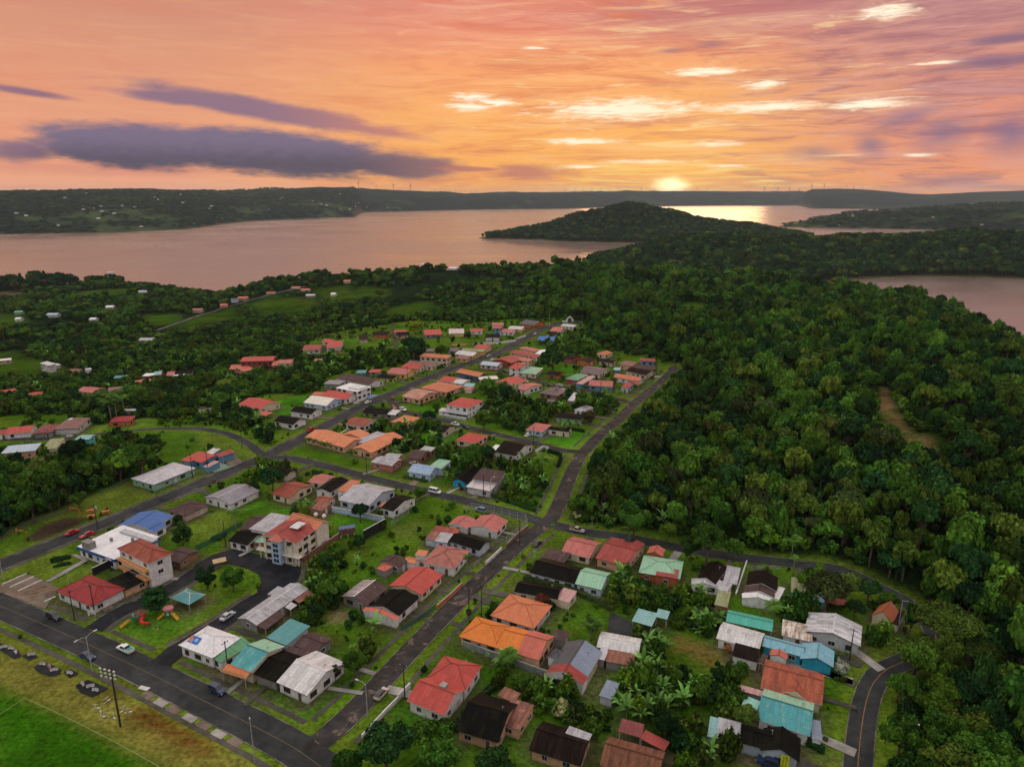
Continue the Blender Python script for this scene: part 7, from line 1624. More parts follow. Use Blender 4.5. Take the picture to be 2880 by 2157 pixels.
def banana_mesh(seed, mat='banana'):
    R = random.Random(seed); V = []; F = []; C = []
    for k in range(10):
        a = 2 * math.pi * k / 10 + R.uniform(-.3, .3); el = R.uniform(.5, 1.3); L = R.uniform(1.8, 2.9); n = 5; w0 = R.uniform(.28, .42); tone = R.random(); px, pz = 0, R.uniform(1.3, 2.1); prev = None
        for i in range(n + 1):
            t = i / n; ang = el - 1.9 * t * t; w_ = w0 * math.sin(math.pi * (.08 + .9 * t)); row = []
            for sd, dz in ((-1, -.16), (0, 0), (1, -.16)):
                x, y, z = px, sd * w_, pz + dz * w_ * 3; V.append((x * math.cos(a) - y * math.sin(a), x * math.sin(a) + y * math.cos(a), z)); C.append((tone, R.random() * .6, tone)); row.append(len(V) - 1)
            if prev:
                F += [(prev[0], prev[1], row[1], row[0]), (prev[1], prev[2], row[2], row[1])]
            prev = row; px += L / n * math.cos(ang); pz += L / n * math.sin(ang)
    return mesh_np('leaves', np.array(V), np.array(F), [FM[mat]], False, np.array(C))

def tree_proto(seed, n, size, shape, mat, base=4.0):
    c, lb, hh = crown_mesh(seed, n, size, shape, mat); return (c, trunk_mesh(lb, base, seed), base, hh)
PR = {}
def proto(kind, i, near=True):
    key = (kind, i, near)
    if key in PR: return PR[key]
    n, sz = (4600, .30) if near else (1600, .50)
    spec = {'broad': ('broad', ('green', 'dark', 'green', 'olive')[i % 4], 2.2), 'round': ('round', ('dark', 'dark', 'green')[i % 3], 1.6), 'umbrella': ('umbrella', 'olive', 4.5), 'tall': ('tall', 'dark', 2.0), 'slim': ('slim', 'olive', 1.5),
            'bush': ('bush', 'green', .4), 'yellow': ('round', 'yellow', 1.4), 'yellowgreen': ('broad', 'yellowgreen', 3.5), 'lightbroad': ('broad', 'yellowgreen', 2.5), 'brown': ('round', 'brown', 1.2), 'maroon': ('bush', 'maroon', .6),
            'paleb': ('bush', 'pale', .4), 'yellowb': ('bush', 'yellow', .3), 'orangeb': ('bush', 'orange', .2), 'maroonb': ('bush', 'maroon', .2), 'whiteb': ('bush', 'white', .2)}[kind]
    if kind.endswith('b') or kind in ('bush', 'maroon'): n = int(n * .4); sz *= 1.3
    if kind == 'umbrella': n = int(n * 1.25); sz = .20
    PR[key] = tree_proto(100 + i * 13 + hash_s(kind) % 50, n, sz, spec[0], spec[1], spec[2]); return PR[key]
def hash_s(s): return sum(ord(c) * (i + 3) for i, c in enumerate(s))
def put_tree(name, kind, i, x, y, wd, ht, label, cat, group=None, rz=0.0, z=None, near=True):
    c, t, base, hh = proto(kind, i, near); sc = wd / 9.6; sz = ht / (base + hh)
    o = thing(name, (x, y, (ground(x, y) if z is None else z)), rz, label, cat, group); o.scale = (sc, sc, sz)
    tr = link('trunk', t, o); cr = link('crown', c, o, (0, 0, base)); return o
SHR = {'bush', 'paleb', 'yellowb', 'orangeb', 'maroonb', 'whiteb', 'maroon'}
for i, (x, y, wd, ht, k, lab) in enumerate(TREES):
    nm = 'shrub' if k in SHR else 'broadleaf_tree'
    put_tree(nm, k, i % 3, x, y, wd, ht, lab, 'shrub' if k in SHR else 'tree', 'garden shrubs' if k in SHR else 'trees in and around the village', rz=i * 1.7)
pc = [palm_meshes(5 + i, 8.0) for i in range(3)]
for i, (x, y, z, Rp, h, lab) in enumerate(PALMS):
    z = ground(x, y); grp = None
    if lab == 'G': lab, grp = 'tall dark palm in the palm grove in the left valley', 'palms of the valley grove'
    elif lab is None: lab, grp = 'short white-trunked palm in the row before the school', 'palms in front of the school'
    o = thing('palm_tree', (x, y, z), i * 1.1, lab, 'palm', grp or 'palms in the village'); c, t = pc[i % 3]
    s = h / 8.0; tr = link('trunk', t, o); tr.scale = (max(s, .6),) * 2 + (s,); cr = link('fronds', c, o, (0, 0, h)); cr.scale = (Rp / 3.4,) * 3
bn = [banana_mesh(40 + i) for i in range(4)]; stem_m = plain('banana_stem', (.14, .17, .06), .8)
stem = MB().tube([(0, 0, -.3), (0, 0, 2.0)], [.16, .10], 6).me('stem', stem_m)
for i, (x, y, z) in enumerate(BANANAS):
    o = thing('banana_plant', (x, y, ground(x, y)), i * .9, 'banana plant with long arching leaves among the garden thickets', 'banana plant', 'banana plants in the gardens')
    s = 1.15 + .35 * ((i * 37) % 10) / 10; o.scale = (s, s, s); link('stem', stem, o); link('leaves', bn[i % 4], o)

# ---- forest: jittered positions on the wooded land
occ_x, occ_y = [], []
Rn = np.random.RandomState(11)
def scatter(d0, d1, step, jitter=.45, az=60):
    n = int(2 * d1 * math.sin(math.radians(az)) / step) + 1; m_ = int(d1 / step) + 1
    X_, Y_ = np.meshgrid((np.arange(n) - n / 2) * step, np.arange(m_) * step); X_ = X_.ravel() + Rn.uniform(-jitter, jitter, X_.size) * step; Y_ = Y_.ravel() + Rn.uniform(-jitter, jitter, Y_.size) * step
    X_ = X_ + (np.floor(Y_ / step) % 2) * step * .5
    d = np.hypot(X_, Y_); a = np.degrees(np.abs(np.arctan2(X_, Y_))); k = (d >= d0) & (d < d1) & (a < az); return X_[k], Y_[k], d[k]
def wooded(x, y, pad=0):
    z = height(x, y); k = z > LAKE_Z + 3.0
    for P in CLEARINGS: k &= ~inpoly(x, y, P)
    return k, z
pts = []
for d0, d1, st in ((60, 280, 5.6), (280, 800, 5.5), (800, 1500, 7.6), (1500, 2300, 11.5), (2300, 3400, 14.0)):
    x, y, d = scatter(d0, d1, st); k, z = wooded(x, y); x, y, z, d = x[k], y[k], z[k], d[k]
    gap = vnoise(x / 40, y / 40, 77); k2 = (gap > .08) | (d > 700); x, y, z, d = x[k2], y[k2], z[k2], d[k2]
    w_ = st * (.85 + 1.35 * Rn.rand(len(x)) ** 2.2); h_ = w_ * Rn.uniform(.6, 1.25, len(x)) + 3.5 + (Rn.rand(len(x)) < .08) * 4
    lf = (x < .10 * y - 40) & (d > 330) & (d < 1500)      # small-holder land on the left: lower, looser trees
    w_ = np.where(lf, w_ * .78, w_); h_ = np.where(lf, h_ * .62, h_); drop = lf & (vnoise(x / 30, y / 30, 123) < .30); k3 = ~drop
    pts.append(np.stack([x, y, z, w_, np.clip(h_, 4, 21), d], 1)[k3])
# sparse woods on the far shore
x, y, d = scatter(2700, 7600, 38); k, z = wooded(x, y); x, y, z, d = x[k], y[k], z[k], d[k]
nc_ = fbm(x / 520, y / 520, 47) * .55 + fbm(x / 170, y / 170, 45) * .6; nc_ = fbm(x / 520, y / 520, 47) * .45 + fbm(x / 170, y / 170, 45) * .55 + fbm(x / 60, y / 60, 49) * .3; k = (nc_ < .70) | (Rn.rand(len(x)) < .15); k &= (d > 3400) ; x, y, z, d = x[k], y[k], z[k], d[k]
pts.append(np.stack([x, y, z, Rn.uniform(20, 42, len(x)), Rn.uniform(8, 16, len(x)), d], 1))
FP = np.concatenate(pts)
# keep off roads near the village
nearm = FP[:, 5] < 900; clr = np.full(len(FP), 99.0); clr[nearm] = off_roads(FP[nearm, 0], FP[nearm, 1], 0)
FP = FP[clr > FP[:, 3] * .38]
for x, y, wd, ht, k_, lab in TREES:   # do not grow through the single trees
    q = np.hypot(FP[:, 0] - x, FP[:, 1] - y); FP = FP[q > wd * .42]
for (x, y, ro, L, W) in FOOT:
    q = np.hypot(FP[:, 0] - x, FP[:, 1] - y); FP = FP[q > max(L, W) * .5 + FP[:, 3] * .35]
# open ground is kept in front of the houses and pastures that show between the trees
def open_view(FP, x, y, zlow, rad, reach):
    D = math.hypot(x, y); a = math.atan2(x, y); ta = np.arctan2(FP[:, 0], FP[:, 1]); d = FP[:, 5]
    hit = (d < D + 2) & (d > D - reach) & (np.abs(ta - a) * D < rad + FP[:, 3] * .42) & ((FP[:, 2] + FP[:, 4] - CAM_H) / d > (zlow - CAM_H) / D); return FP[~hit]
for (x, y, ro, L, W) in FOOT:
    if math.hypot(x, y) > 300 or x < -60: FP = open_view(FP, x, y, ground(x, y) + 1.2, max(L, W) * .42, 130)
for n_, w__, k_, L_ in RL:
    for q in L_[::2]:
        if math.hypot(*q) > 250 and n_ != 'side_road' or (n_ == 'side_road' and q[0] < 60): FP = open_view(FP, q[0], q[1], ground(q[0], q[1]) + .2, 3.0, 70)
for P in CLEARINGS[1:]:
    a = np.array(P); 
    for x in np.arange(a[:, 0].min(), a[:, 0].max(), 9.0):
        for y in np.arange(a[:, 1].min(), a[:, 1].max(), 18.0):
            if inpoly(np.array([x]), np.array([y]), P)[0]: FP = open_view(FP, x, y, ground(x, y), 6.0, 120 if x > 150 else 70)
# the ones that show largest stand as single trees
az = np.degrees(np.abs(np.arctan2(FP[:, 0], FP[:, 1]))); slant = np.hypot(FP[:, 5], CAM_H)
inview = (az < 38) & (FP[:, 5] > 108)
size_ = np.where(inview, FP[:, 3] / slant, 0); order = np.argsort(-size_)[:225]
mask = np.zeros(len(FP), bool); mask[order] = True
ZONES = lambda x, y: ('forest trees at the left edge', 'broadleaf tree in the wooded ravine at the left edge') if x < -20 else ('forest trees on the right', 'broad crowned tree in the dense forest right of the village')
for i, (x, y, z, w_, h_, d) in enumerate(FP[mask]):
    gname, lab = ZONES(x, y); put_tree('forest_tree', 'broad', i % 4, x, y, w_, h_, lab, 'tree', gname, rz=i * 2.4, z=z, near=d < 200)
FR = FP[~mask]
def hidden_proto(coll, name, me_list):
    for nm, me, loc in me_list: pass
kinds = bpy.data.collections.new('tree_kinds')
def merged(name, shape, mat, seed, n, size, base):
    c, lb, hh = crown_mesh(seed, n, size, shape, mat); t = trunk_mesh(lb, base, seed)
    bm = bmesh.new(); bm.from_mesh(c); bmesh.ops.translate(bm, verts=bm.verts, vec=(0, 0, base)); nf = len(bm.faces); bm.from_mesh(t); bm.faces.ensure_lookup_table()
    for f in bm.faces[nf:]: f.material_index = 1
    bmesh.ops.scale(bm, vec=(.1, .1, 1.0 / (base + hh)), verts=bm.verts)   # unit width and unit height
    me = bpy.data.meshes.new(name); bm.to_mesh(me); bm.free(); me.materials.append(FM[mat]); me.materials.append(bark)
    o = bpy.data.objects.new(name, me); kinds.objects.link(o); return o
SPEC = [('broad', 'green'), ('broad', 'dark'), ('broad', 'green'), ('round', 'dark'), ('broad', 'olive'), ('broad', 'green'), ('tall', 'dark'), ('umbrella', 'olive'), ('broad', 'dark'), ('broad', 'yellowgreen')]
WGT = [.17, .14, .15, .12, .11, .12, .04, .05, .08, .02]
for i, (sh, mt) in enumerate(SPEC): merged('kind_%02d' % i, sh, mt, 300 + i * 7, 1500, .52, .9 if sh != 'umbrella' else 3)
kinds2 = bpy.data.collections.new('shrub_kinds')
def instancer(name, P, idx, coll, rots, sx_, sz_, tilt=None):
    me = bpy.data.meshes.new(name); me.vertices.add(len(P)); me.vertices.foreach_set('co', P.astype(np.float32).ravel())
    for nm, dt, dat in (('kind_index', 'INT', idx.astype(np.int32)), ('turn', 'FLOAT', rots.astype(np.float32)), ('wide', 'FLOAT', sx_.astype(np.float32)), ('high', 'FLOAT', sz_.astype(np.float32))):
        a = me.attributes.new(nm, dt, 'POINT'); a.data.foreach_set('value', dat)
    o = link(name, me); ng = bpy.data.node_groups.new(name + '_nodes', 'GeometryNodeTree')
    ng.interface.new_socket('Geometry', in_out='INPUT', socket_type='NodeSocketGeometry'); ng.interface.new_socket('Geometry', in_out='OUTPUT', socket_type='NodeSocketGeometry')
    n = ng.nodes; l = ng.links; gi = n.new('NodeGroupInput'); go = n.new('NodeGroupOutput'); ci = n.new('GeometryNodeCollectionInfo'); ci.inputs[0].default_value = coll
    ci.inputs['Separate Children'].default_value = True; ci.inputs['Reset Children'].default_value = True
    ip = n.new('GeometryNodeInstanceOnPoints'); ip.inputs['Pick Instance'].default_value = True
    def att(nm, ty):
        a = n.new('GeometryNodeInputNamedAttribute'); a.data_type = ty; a.inputs[0].default_value = nm; return a.outputs[0]
    c1 = n.new('ShaderNodeCombineXYZ'); l.new(att('turn', 'FLOAT'), c1.inputs[2]); c2 = n.new('ShaderNodeCombineXYZ'); w_ = att('wide', 'FLOAT'); l.new(w_, c2.inputs[0]); l.new(w_, c2.inputs[1]); l.new(att('high', 'FLOAT'), c2.inputs[2])
    l.new(gi.outputs[0], ip.inputs['Points']); l.new(ci.outputs[0], ip.inputs['Instance']); l.new(att('kind_index', 'INT'), ip.inputs['Instance Index']); l.new(c1.outputs[0], ip.inputs['Rotation']); l.new(c2.outputs[0], ip.inputs['Scale'])
    l.new(ip.outputs[0], go.inputs[0]); md = o.modifiers.new('instances', 'NODES'); md.node_group = ng; return o
idx = Rn.choice(len(SPEC), len(FR), p=np.array(WGT) / sum(WGT))
farther = FR[:, 5] > 1480; idx = np.where(farther, Rn.choice([1, 3, 4, 8, 6], len(FR)), idx)  # darker leaf kinds stand in for the dimmer light on distant woods
P3 = FR[:, :3].copy(); P3[:, 2] -= .3
fo = instancer('forest', P3, idx, kinds, Rn.rand(len(FR)) * 6.28, FR[:, 3] * 1.04, FR[:, 4]); tag(fo, 'dense evergreen forest over the hills, shores and island', 'forest', None, 'stuff')
print('forest', len(FR))

# ---- garden thickets and low undergrowth
for i, (sh, mt) in enumerate((('bush', 'green'), ('bush', 'dark'), ('round', 'green'), ('bush', 'olive'), ('bush', 'yellowgreen'))):
    c, lb, hh = crown_mesh(500 + i, 420, .62, sh, mt); 
    bm = bmesh.new(); bm.from_mesh(c); bmesh.ops.scale(bm, vec=(.1, .1, 1.0 / hh), verts=bm.verts); me = bpy.data.meshes.new('shrub_kind'); bm.to_mesh(me); bm.free(); me.materials.append(FM[mt])
    kinds2.objects.link(bpy.data.objects.new('shrub_kind_%02d' % i, me))
bo = bpy.data.objects.new('shrub_kind_05', bn[0]); 
bmn = bn[1].copy(); bmn.transform(Matrix.Diagonal((.22, .22, .30, 1))); bo.data = bmn; kinds2.objects.link(bo)
SP = []
for dens, P in THICKETS:
    a = np.array(P); x0, y0 = a.min(0); x1, y1 = a.max(0); n = int((x1 - x0) * (y1 - y0) * dens * 3.2)
    x = Rn.uniform(x0, x1, n); y = Rn.uniform(y0, y1, n); k = inpoly(x, y, P); x, y = x[k], y[k]; s = 1.8 + 4.8 * Rn.rand(len(x)) ** 1.6; SP.append(np.stack([x, y, s, s * Rn.uniform(.7, 1.3, len(x))], 1))
# loose bushes in the gardens and along plot lines, and small plants
x = Rn.uniform(-260, 190, 13000); y = Rn.uniform(118, 640, 13000); k = inpoly(x, y, CLEARINGS[0]); x, y = x[k], y[k]
w_ = fbm(x / 16, y / 16, 91); k = (w_ > .46); x, y = x[k], y[k]; s = .8 + 3.6 * Rn.rand(len(x)) ** 2.2; SP.append(np.stack([x, y, s, s * Rn.uniform(.6, 1.2, len(x))], 1))
# understorey below the nearer forest trees
x, y, d = scatter(95, 700, 5.0); k, z = wooded(x, y); x, y = x[k], y[k]; s = Rn.uniform(3.5, 6.5, len(x)); SP.append(np.stack([x, y, s, s * Rn.uniform(.7, 1.1, len(x))], 1))
# undergrowth along the forest edge
e_ = smooth_line(CLEARINGS[0] + [CLEARINGS[0][0]], 2.6); x = e_[:, 0] + Rn.uniform(-4, 4, len(e_)); y = e_[:, 1] + Rn.uniform(-4, 4, len(e_)); k = (np.hypot(x, y) < 760) & (y > 60); x, y = x[k], y[k]; s = Rn.uniform(2.5, 6.5, len(x)); SP.append(np.stack([x, y, s, s * Rn.uniform(.7, 1.1, len(x))], 1))
SP = np.concatenate(SP)
c_ = off_roads(SP[:, 0], SP[:, 1], 0); SP = SP[c_ > SP[:, 2] * .5 + np.where(SP[:, 2] < 2.2, .6, 2.2)]
SP = SP[~inpoly(SP[:, 0], SP[:, 1], PLAZA)]
for _, _, P in PAVED: SP = SP[~inpoly(SP[:, 0], SP[:, 1], P)]
for P, c, s_, k_ in PATCHES:
    ins = inpoly(SP[:, 0], SP[:, 1], P); drop = ins & (Rn.rand(len(SP)) < (.97 if s_ < 3.2 else .6)); SP = SP[~drop]
for (x, y, ro, L, W) in FOOT:
    qx, qy = SP[:, 0] - x, SP[:, 1] - y; c, s = math.cos(-ro), math.sin(-ro); u = np.abs(qx * c - qy * s); v = np.abs(qx * s + qy * c)
    SP = SP[~((u < L / 2 + SP[:, 2] * .32) & (v < W / 2 + SP[:, 2] * .32))]
for x, y, h_, k_, c_, l_, o_ in CARS: SP = SP[np.hypot(SP[:, 0] - x, SP[:, 1] - y) > 3.5]
z = height(SP[:, 0], SP[:, 1]) - .15
so = instancer('undergrowth', np.column_stack([SP[:, :2], z]), Rn.choice(6, len(SP), p=[.26, .2, .14, .18, .12, .10]), kinds2, Rn.rand(len(SP)) * 6.28, SP[:, 2], SP[:, 3])
tag(so, 'mixed bushes and low plants filling the gardens and verges', 'undergrowth', None, 'stuff'); print('undergrowth', len(SP))
# ---- hedges
def hedge_me(L, h, wd=1.1, seed=0):
    R = np.random.RandomState(seed); tot = np.hypot(*np.diff(L, axis=0).T).sum(); n = int(tot * 55); i = R.randint(0, len(L) - 1, n); t = R.rand(n)[:, None]
    p = L[i] * (1 - t) + L[i + 1] * t; nn = normals(L)[i]; side = R.choice([-1, 0, 1], n); off = np.where(side == 0, R.uniform(-.5, .5, n) * wd, side * wd / 2)
    z = np.where(side == 0, h, R.uniform(.1, h, n)); P = np.column_stack([p + nn * off[:, None], z])
    nr = np.column_stack([nn * side[:, None], (side == 0) * 1.0]) + R.normal(size=(n, 3)) * .4; nr /= np.linalg.norm(nr, axis=1)[:, None]
    a = np.cross(nr, R.normal(size=(n, 3))); a /= np.linalg.norm(a, axis=1)[:, None]; b = np.cross(nr, a); s = R.uniform(.12, .3, (n, 1))
    V = np.stack([P - a * s, P - b * s, P + a * s, P + b * s], 1).reshape(-1, 3); F = np.arange(4 * n).reshape(n, 4); C = np.repeat(R.rand(n, 3), 4, 0)
    mb = MB(); n_ = len(L); q = normals(L); W_ = []
    for aa, hz in ((-wd / 2 + .08, -.3), (-wd / 2 + .08, h - .08), (wd / 2 - .08, h - .08), (wd / 2 - .08, -.3)): W_ += [(pp[0] + qq[0] * aa, pp[1] + qq[1] * aa, hz) for pp, qq in zip(L, q)]
    F2 = np.array([(k * n_ + i, k * n_ + i + 1, (k + 1) * n_ + i + 1, (k + 1) * n_ + i) for k in range(3) for i in range(n_ - 1)] + [(0, n_, 2 * n_, 3 * n_), (n_ - 1, 4 * n_ - 1, 3 * n_ - 1, 2 * n_ - 1)]) + len(V)
    return mesh_np('hedge', np.concatenate([V, np.array(W_)]), np.concatenate([F, F2]), [FM['dark']], False, np.concatenate([C, np.full((len(W_), 3), .4)]))
for i, (lab, h, P) in enumerate(HEDGES):
    L = smooth_line(P, 2.5); o_ = L[0].copy(); tag(link('hedge', hedge_me(L - o_, h, 1.2, i), None, (o_[0], o_[1], ground(*o_))), lab, 'hedge', 'clipped hedges')
# ---------------------------------------------------------------- vehicles
CP = {'black': (.015, .016, .02), 'white': (.68, .68, .68), 'navy': (.015, .03, .09), 'silver': (.42, .43, .45), 'beige': (.50, .44, .36), 'red': (.42, .015, .02), 'maroon': (.20, .03, .035), 'orange': (.50, .10, .03), 'steel': (.16, .22, .27), 'rusty': (.36, .31, .28), 'yellow': (.50, .42, .10)}
tyre = plain('tyre', (.012, .012, .013), .9); rim = plain('wheel_rim', (.35, .35, .37), .4, .6); cglass = plain('car_glass', (.012, .015, .018), .08, 0, .1, 1, .7)
lampw = plain('headlight_glass', (.6, .6, .58), .2); lampr = plain('tail_light_red', (.35, .01, .01), .3); bedg = plain('load_green', (.08, .30, .24), .8); junk = plain('load_junk', (.22, .14, .10), .9, 0, .7, 4)
whl = MB(); 
for k in range(12):
    pass
def wheel_me():
    mb = MB(); n = 14
    for r_, y0, y1, mi in ((.33, -.11, .11, 0), (.19, -.115, .118, 1)):
        P = [(r_ * math.cos(2 * math.pi * k / n), y, r_ * math.sin(2 * math.pi * k / n)) for y in (y0, y1) for k in range(n)]
        mb.add(P, [(k, (k + 1) % n, n + (k + 1) % n, n + k) for k in range(n)] + [tuple(range(n - 1, -1, -1)), tuple(range(n, 2 * n))], None, mi)
    return mb.me('wheel', [tyre, rim])
WHEEL = wheel_me()
PROF = {  # lower body side profile (x,z) and cabin profile
 'sedan': (4.4, 1.72, [(-2.2, .35), (-2.15, .82), (-1.35, .95), (1.0, .92), (2.0, .78), (2.2, .62), (2.2, .35)], [(-1.55, .93), (-1.0, 1.40), (.25, 1.42), (1.05, .92)]),
 'hatch': (4.1, 1.75, [(-2.05, .35), (-2.0, .95), (-1.5, 1.0), (.95, .98), (1.9, .80), (2.05, .6), (2.05, .35)], [(-1.9, .98), (-1.45, 1.50), (.15, 1.52), (1.0, .97)]),
 'suv': (4.5, 1.82, [(-2.25, .42), (-2.22, 1.05), (-1.8, 1.1), (1.0, 1.08), (2.1, .95), (2.25, .7), (2.25, .42)], [(-2.15, 1.08), (-1.85, 1.72), (.3, 1.74), (1.05, 1.07)]),
 'van': (4.9, 1.85, [(-2.4, .4), (-2.42, 1.15), (-2.0, 1.2), (1.6, 1.15), (2.25, .95), (2.45, .65), (2.45, .4)], [(-2.38, 1.18), (-2.25, 2.0), (1.05, 2.02), (1.75, 1.13)]),
 'pickup': (5.1, 1.80, [(-2.55, .45), (-2.55, 1.0), (-.75, 1.02), (1.2, 1.02), (2.35, .92), (2.55, .7), (2.55, .45)], [(-.85, 1.0), (-.65, 1.66), (.55, 1.68), (1.35, 1.0)])}
def extrude(mb, prof, w0, w1=None, mi=0):
    n = len(prof); zs = [p[1] for p in prof]; z0, z1 = min(zs), max(zs); V = []
    for s in (-1, 1):
        for x, z in prof:
            w_ = w0 if w1 is None else w0 + (w1 - w0) * (z - z0) / (z1 - z0); V.append((x, s * w_ / 2, z))
    mb.add(V, [(k, (k + 1) % n, n + (k + 1) % n, n + k) for k in range(n)] + [tuple(range(n - 1, -1, -1)), tuple(range(n, 2 * n))], None, mi)
CM = {}
def car_meshes(kind):
    if kind in CM: return CM[kind]
    L, W, lo, cab = PROF[kind]
    mb = MB(); extrude(mb, lo, W, W * .97)
    if kind == 'pickup':
        mb.box(-1.65, W / 2 - .06, 1.15, 1.75, .1, .3).box(-1.65, -W / 2 + .06, 1.15, 1.75, .1, .3).box(-2.5, 0, 1.15, .1, W - .14, .3)
    body = mb.me('body', [trim_w]); bm = bmesh.new(); bm.from_mesh(body); bmesh.ops.bevel(bm, geom=[e for e in bm.edges if len(e.link_faces) == 2 and e.calc_face_angle(0) > .5], offset=.06, segments=2, affect='EDGES'); bm.to_mesh(body); bm.free()
    mb = MB(); extrude(mb, cab, W * .90, W * .74); cabin = mb.me('windows', [cglass])
    zt = max(z for x, z in cab); xa = [x for x, z in cab if z > zt - .1]
    mb = MB(); mb.box((xa[0] + xa[1]) / 2, 0, zt + .01, xa[1] - xa[0] + .1, W * .75, .05)
    for s in (-1, 1):
        for a, b in ((cab[0], cab[1]), (cab[3], cab[2])): mb.tube([(a[0], s * W * .445, a[1]), (b[0], s * W * .365, b[1])], .045, 4)
        mb.tube([((xa[0] + xa[1]) / 2, s * W * .445, cab[0][1]), ((xa[0] + xa[1]) / 2, s * W * .372, zt)], .04, 4)
    roof = mb.me('roof_panel', [trim_w]); CM[kind] = (body, cabin, roof); return CM[kind]
def nearest_heading(x, y):
    best = (1e9, 0)
    for n, w_, k, L in RL:
        q = np.hypot(L[:, 0] - x, L[:, 1] - y); i = int(np.argmin(q))
        if q[i] < best[0]: j = min(max(i, 1), len(L) - 2); d = L[j + 1] - L[j - 1]; best = (q[i], math.atan2(d[1], d[0]))
    return best[1]
for i, (x, y, h_, kind, colr, lab, opt) in enumerate(CARS):
    a = nearest_heading(x, y) + (math.pi / 2 if opt == 'perp' else 0) + (math.pi if i % 3 == 1 else 0)
    o = thing('pickup_truck' if kind == 'pickup' else 'minibus' if kind == 'van' else 'parked_car', (x, y, ground(x, y) + .12 + np.clip((math.hypot(x, y) - 330) / 300, 0, 1) * .25), a, lab, {'pickup': 'pickup', 'van': 'minibus'}.get(kind, 'car'), 'vehicles in the village streets')
    body, cabin, roof = car_meshes(kind); L, W, lo, cab = PROF[kind]; pm = plain('paint_' + colr, CP[colr], .28, .0, .06, 1, .6)
    bd = link('body', body.copy(), o); bd.data.materials[0] = pm; link('windows', cabin, o)
    rf = link('roof_panel', roof.copy(), o); rf.data.materials[0] = cglass if colr == 'beige' else pm
    for sx_ in (-1, 1):
        for sy in (-1, 1): link('wheel', WHEEL, o, (sx_ * L * .30, sy * (W / 2 - .08), .33), 0 if sy > 0 else math.pi)
    for sy in (-1, 1):
        MB().box(0, 0, 0, .08, .34, .16).put('headlight', lampw, o, (L / 2 - .02, sy * (W / 2 - .28), .66)); MB().box(0, 0, 0, .08, .22, .22).put('tail_light', lampr, o, (-L / 2 + .02, sy * (W / 2 - .2), .78))
    MB().box(0, 0, 0, .5, .02, .12).put('number_plate', trim_w, o, (-L / 2 - .03, 0, .55), math.pi / 2)
    if kind == 'pickup' and (colr == 'rusty' or 'green load' in lab):
        mb = MB(); rb = random.Random(i)
        if colr == 'rusty':
            for k in range(26): mb.box(-1.65 + rb.uniform(-.8, .8), rb.uniform(-.7, .7), 1.2 + rb.uniform(0, .55), rb.uniform(.2, .6), rb.uniform(.2, .5), rb.uniform(.15, .5), rb.uniform(0, 3))
        else: mb.box(-1.65, 0, 1.06, 1.72, 1.5, .08)
        mb.put('load', junk if colr == 'rusty' else bedg, o)
# motorcycle with rider on the main street
def skin_person(mb, c, seat=True, top=0, leg=1, skin=2):
    x, y, z = c
    mb.tube([(x - .05, y, z + .0), (x + .02, y, z + .3), (x + .08, y, z + .55)], [.15, .17, .13], 8, top); mb.tube([(x + .08, y, z + .55), (x + .11, y, z + .66)], .05, 6, skin); mb.sphere((x + .13, y, z + .78), .12, 8, 6, (1, .85, 1.15), skin)
    for s in (-1, 1):
        mb.tube([(x + .07, y + s * .19, z + .5), (x + .22, y + s * .27, z + .27), (x + .5, y + s * .26, z + .28)], [.055, .045, .035], 6, top); mb.tube([(x - .03, y + s * .1, z + .02), (x + .38, y + s * .17, z - .02), (x + .22, y + s * .17, z - .45)], [.09, .07, .05], 6, leg)
x, y, z = SPOT['moto']; o = thing('motorcycle', (x, y, ground(x, y) + .12), nearest_heading(x, y) + math.pi, 'red motorcycle being ridden on the main street near the clinic', 'motorcycle')
for xx in (-.62, .62): MB().tube([(xx, -.05, .3), (xx, .05, .3)], .3, 12).put('wheel', tyre, o)
MB().tube([(-.55, 0, .62), (.1, 0, .72), (.45, 0, .75)], [.12, .16, .12], 8).put('body', plain('paint_red', CP['red'], .3), o); MB().tube([(.45, -.32, 1.0), (.45, .32, 1.0)], .02, 5).put('handlebar', tyre, o)
mb = MB(); skin_person(mb, (-.15, 0, .85)); pr = mb.put('person', [plain('shirt_dark', (.03, .035, .045), .9), plain('trousers_dark', (.03, .03, .05), .9), plain('skin_brown', (.24, .12, .07), .6)], None, tuple(o.location), o.rotation_euler[2], True); tag(pr, 'rider in dark clothes sitting on the red motorcycle', 'person')
x, y, z = SPOT['person1']; mb = MB(); mb.tube([(0, .1, 0), (0, .1, .85)], [.06, .09], 7, 1).tube([(0, -.1, 0), (.1, -.1, .85)], [.06, .09], 7, 1).tube([(.02, 0, .85), (0, 0, 1.4)], [.15, .17], 8, 0).tube([(0, 0, 1.4), (0, 0, 1.52)], .05, 6, 2).sphere((0, 0, 1.62), .12, 8, 6, (1, .85, 1.15), 2)
for s in (-1, 1): mb.tube([(0, s * .2, 1.36), (.02, s * .25, 1.08), (.1, s * .24, .84)], [.05, .045, .035], 6, 0)
tag(mb.put('person', [plain('shirt_dark', (.03, .035, .045), .9), plain('trousers_dark', (.03, .03, .05), .9), plain('skin_brown', (.24, .12, .07), .6)], None, (x, y, ground(x, y) + .1), .6, True), 'person in dark clothes standing at the street junction by the school', 'person')

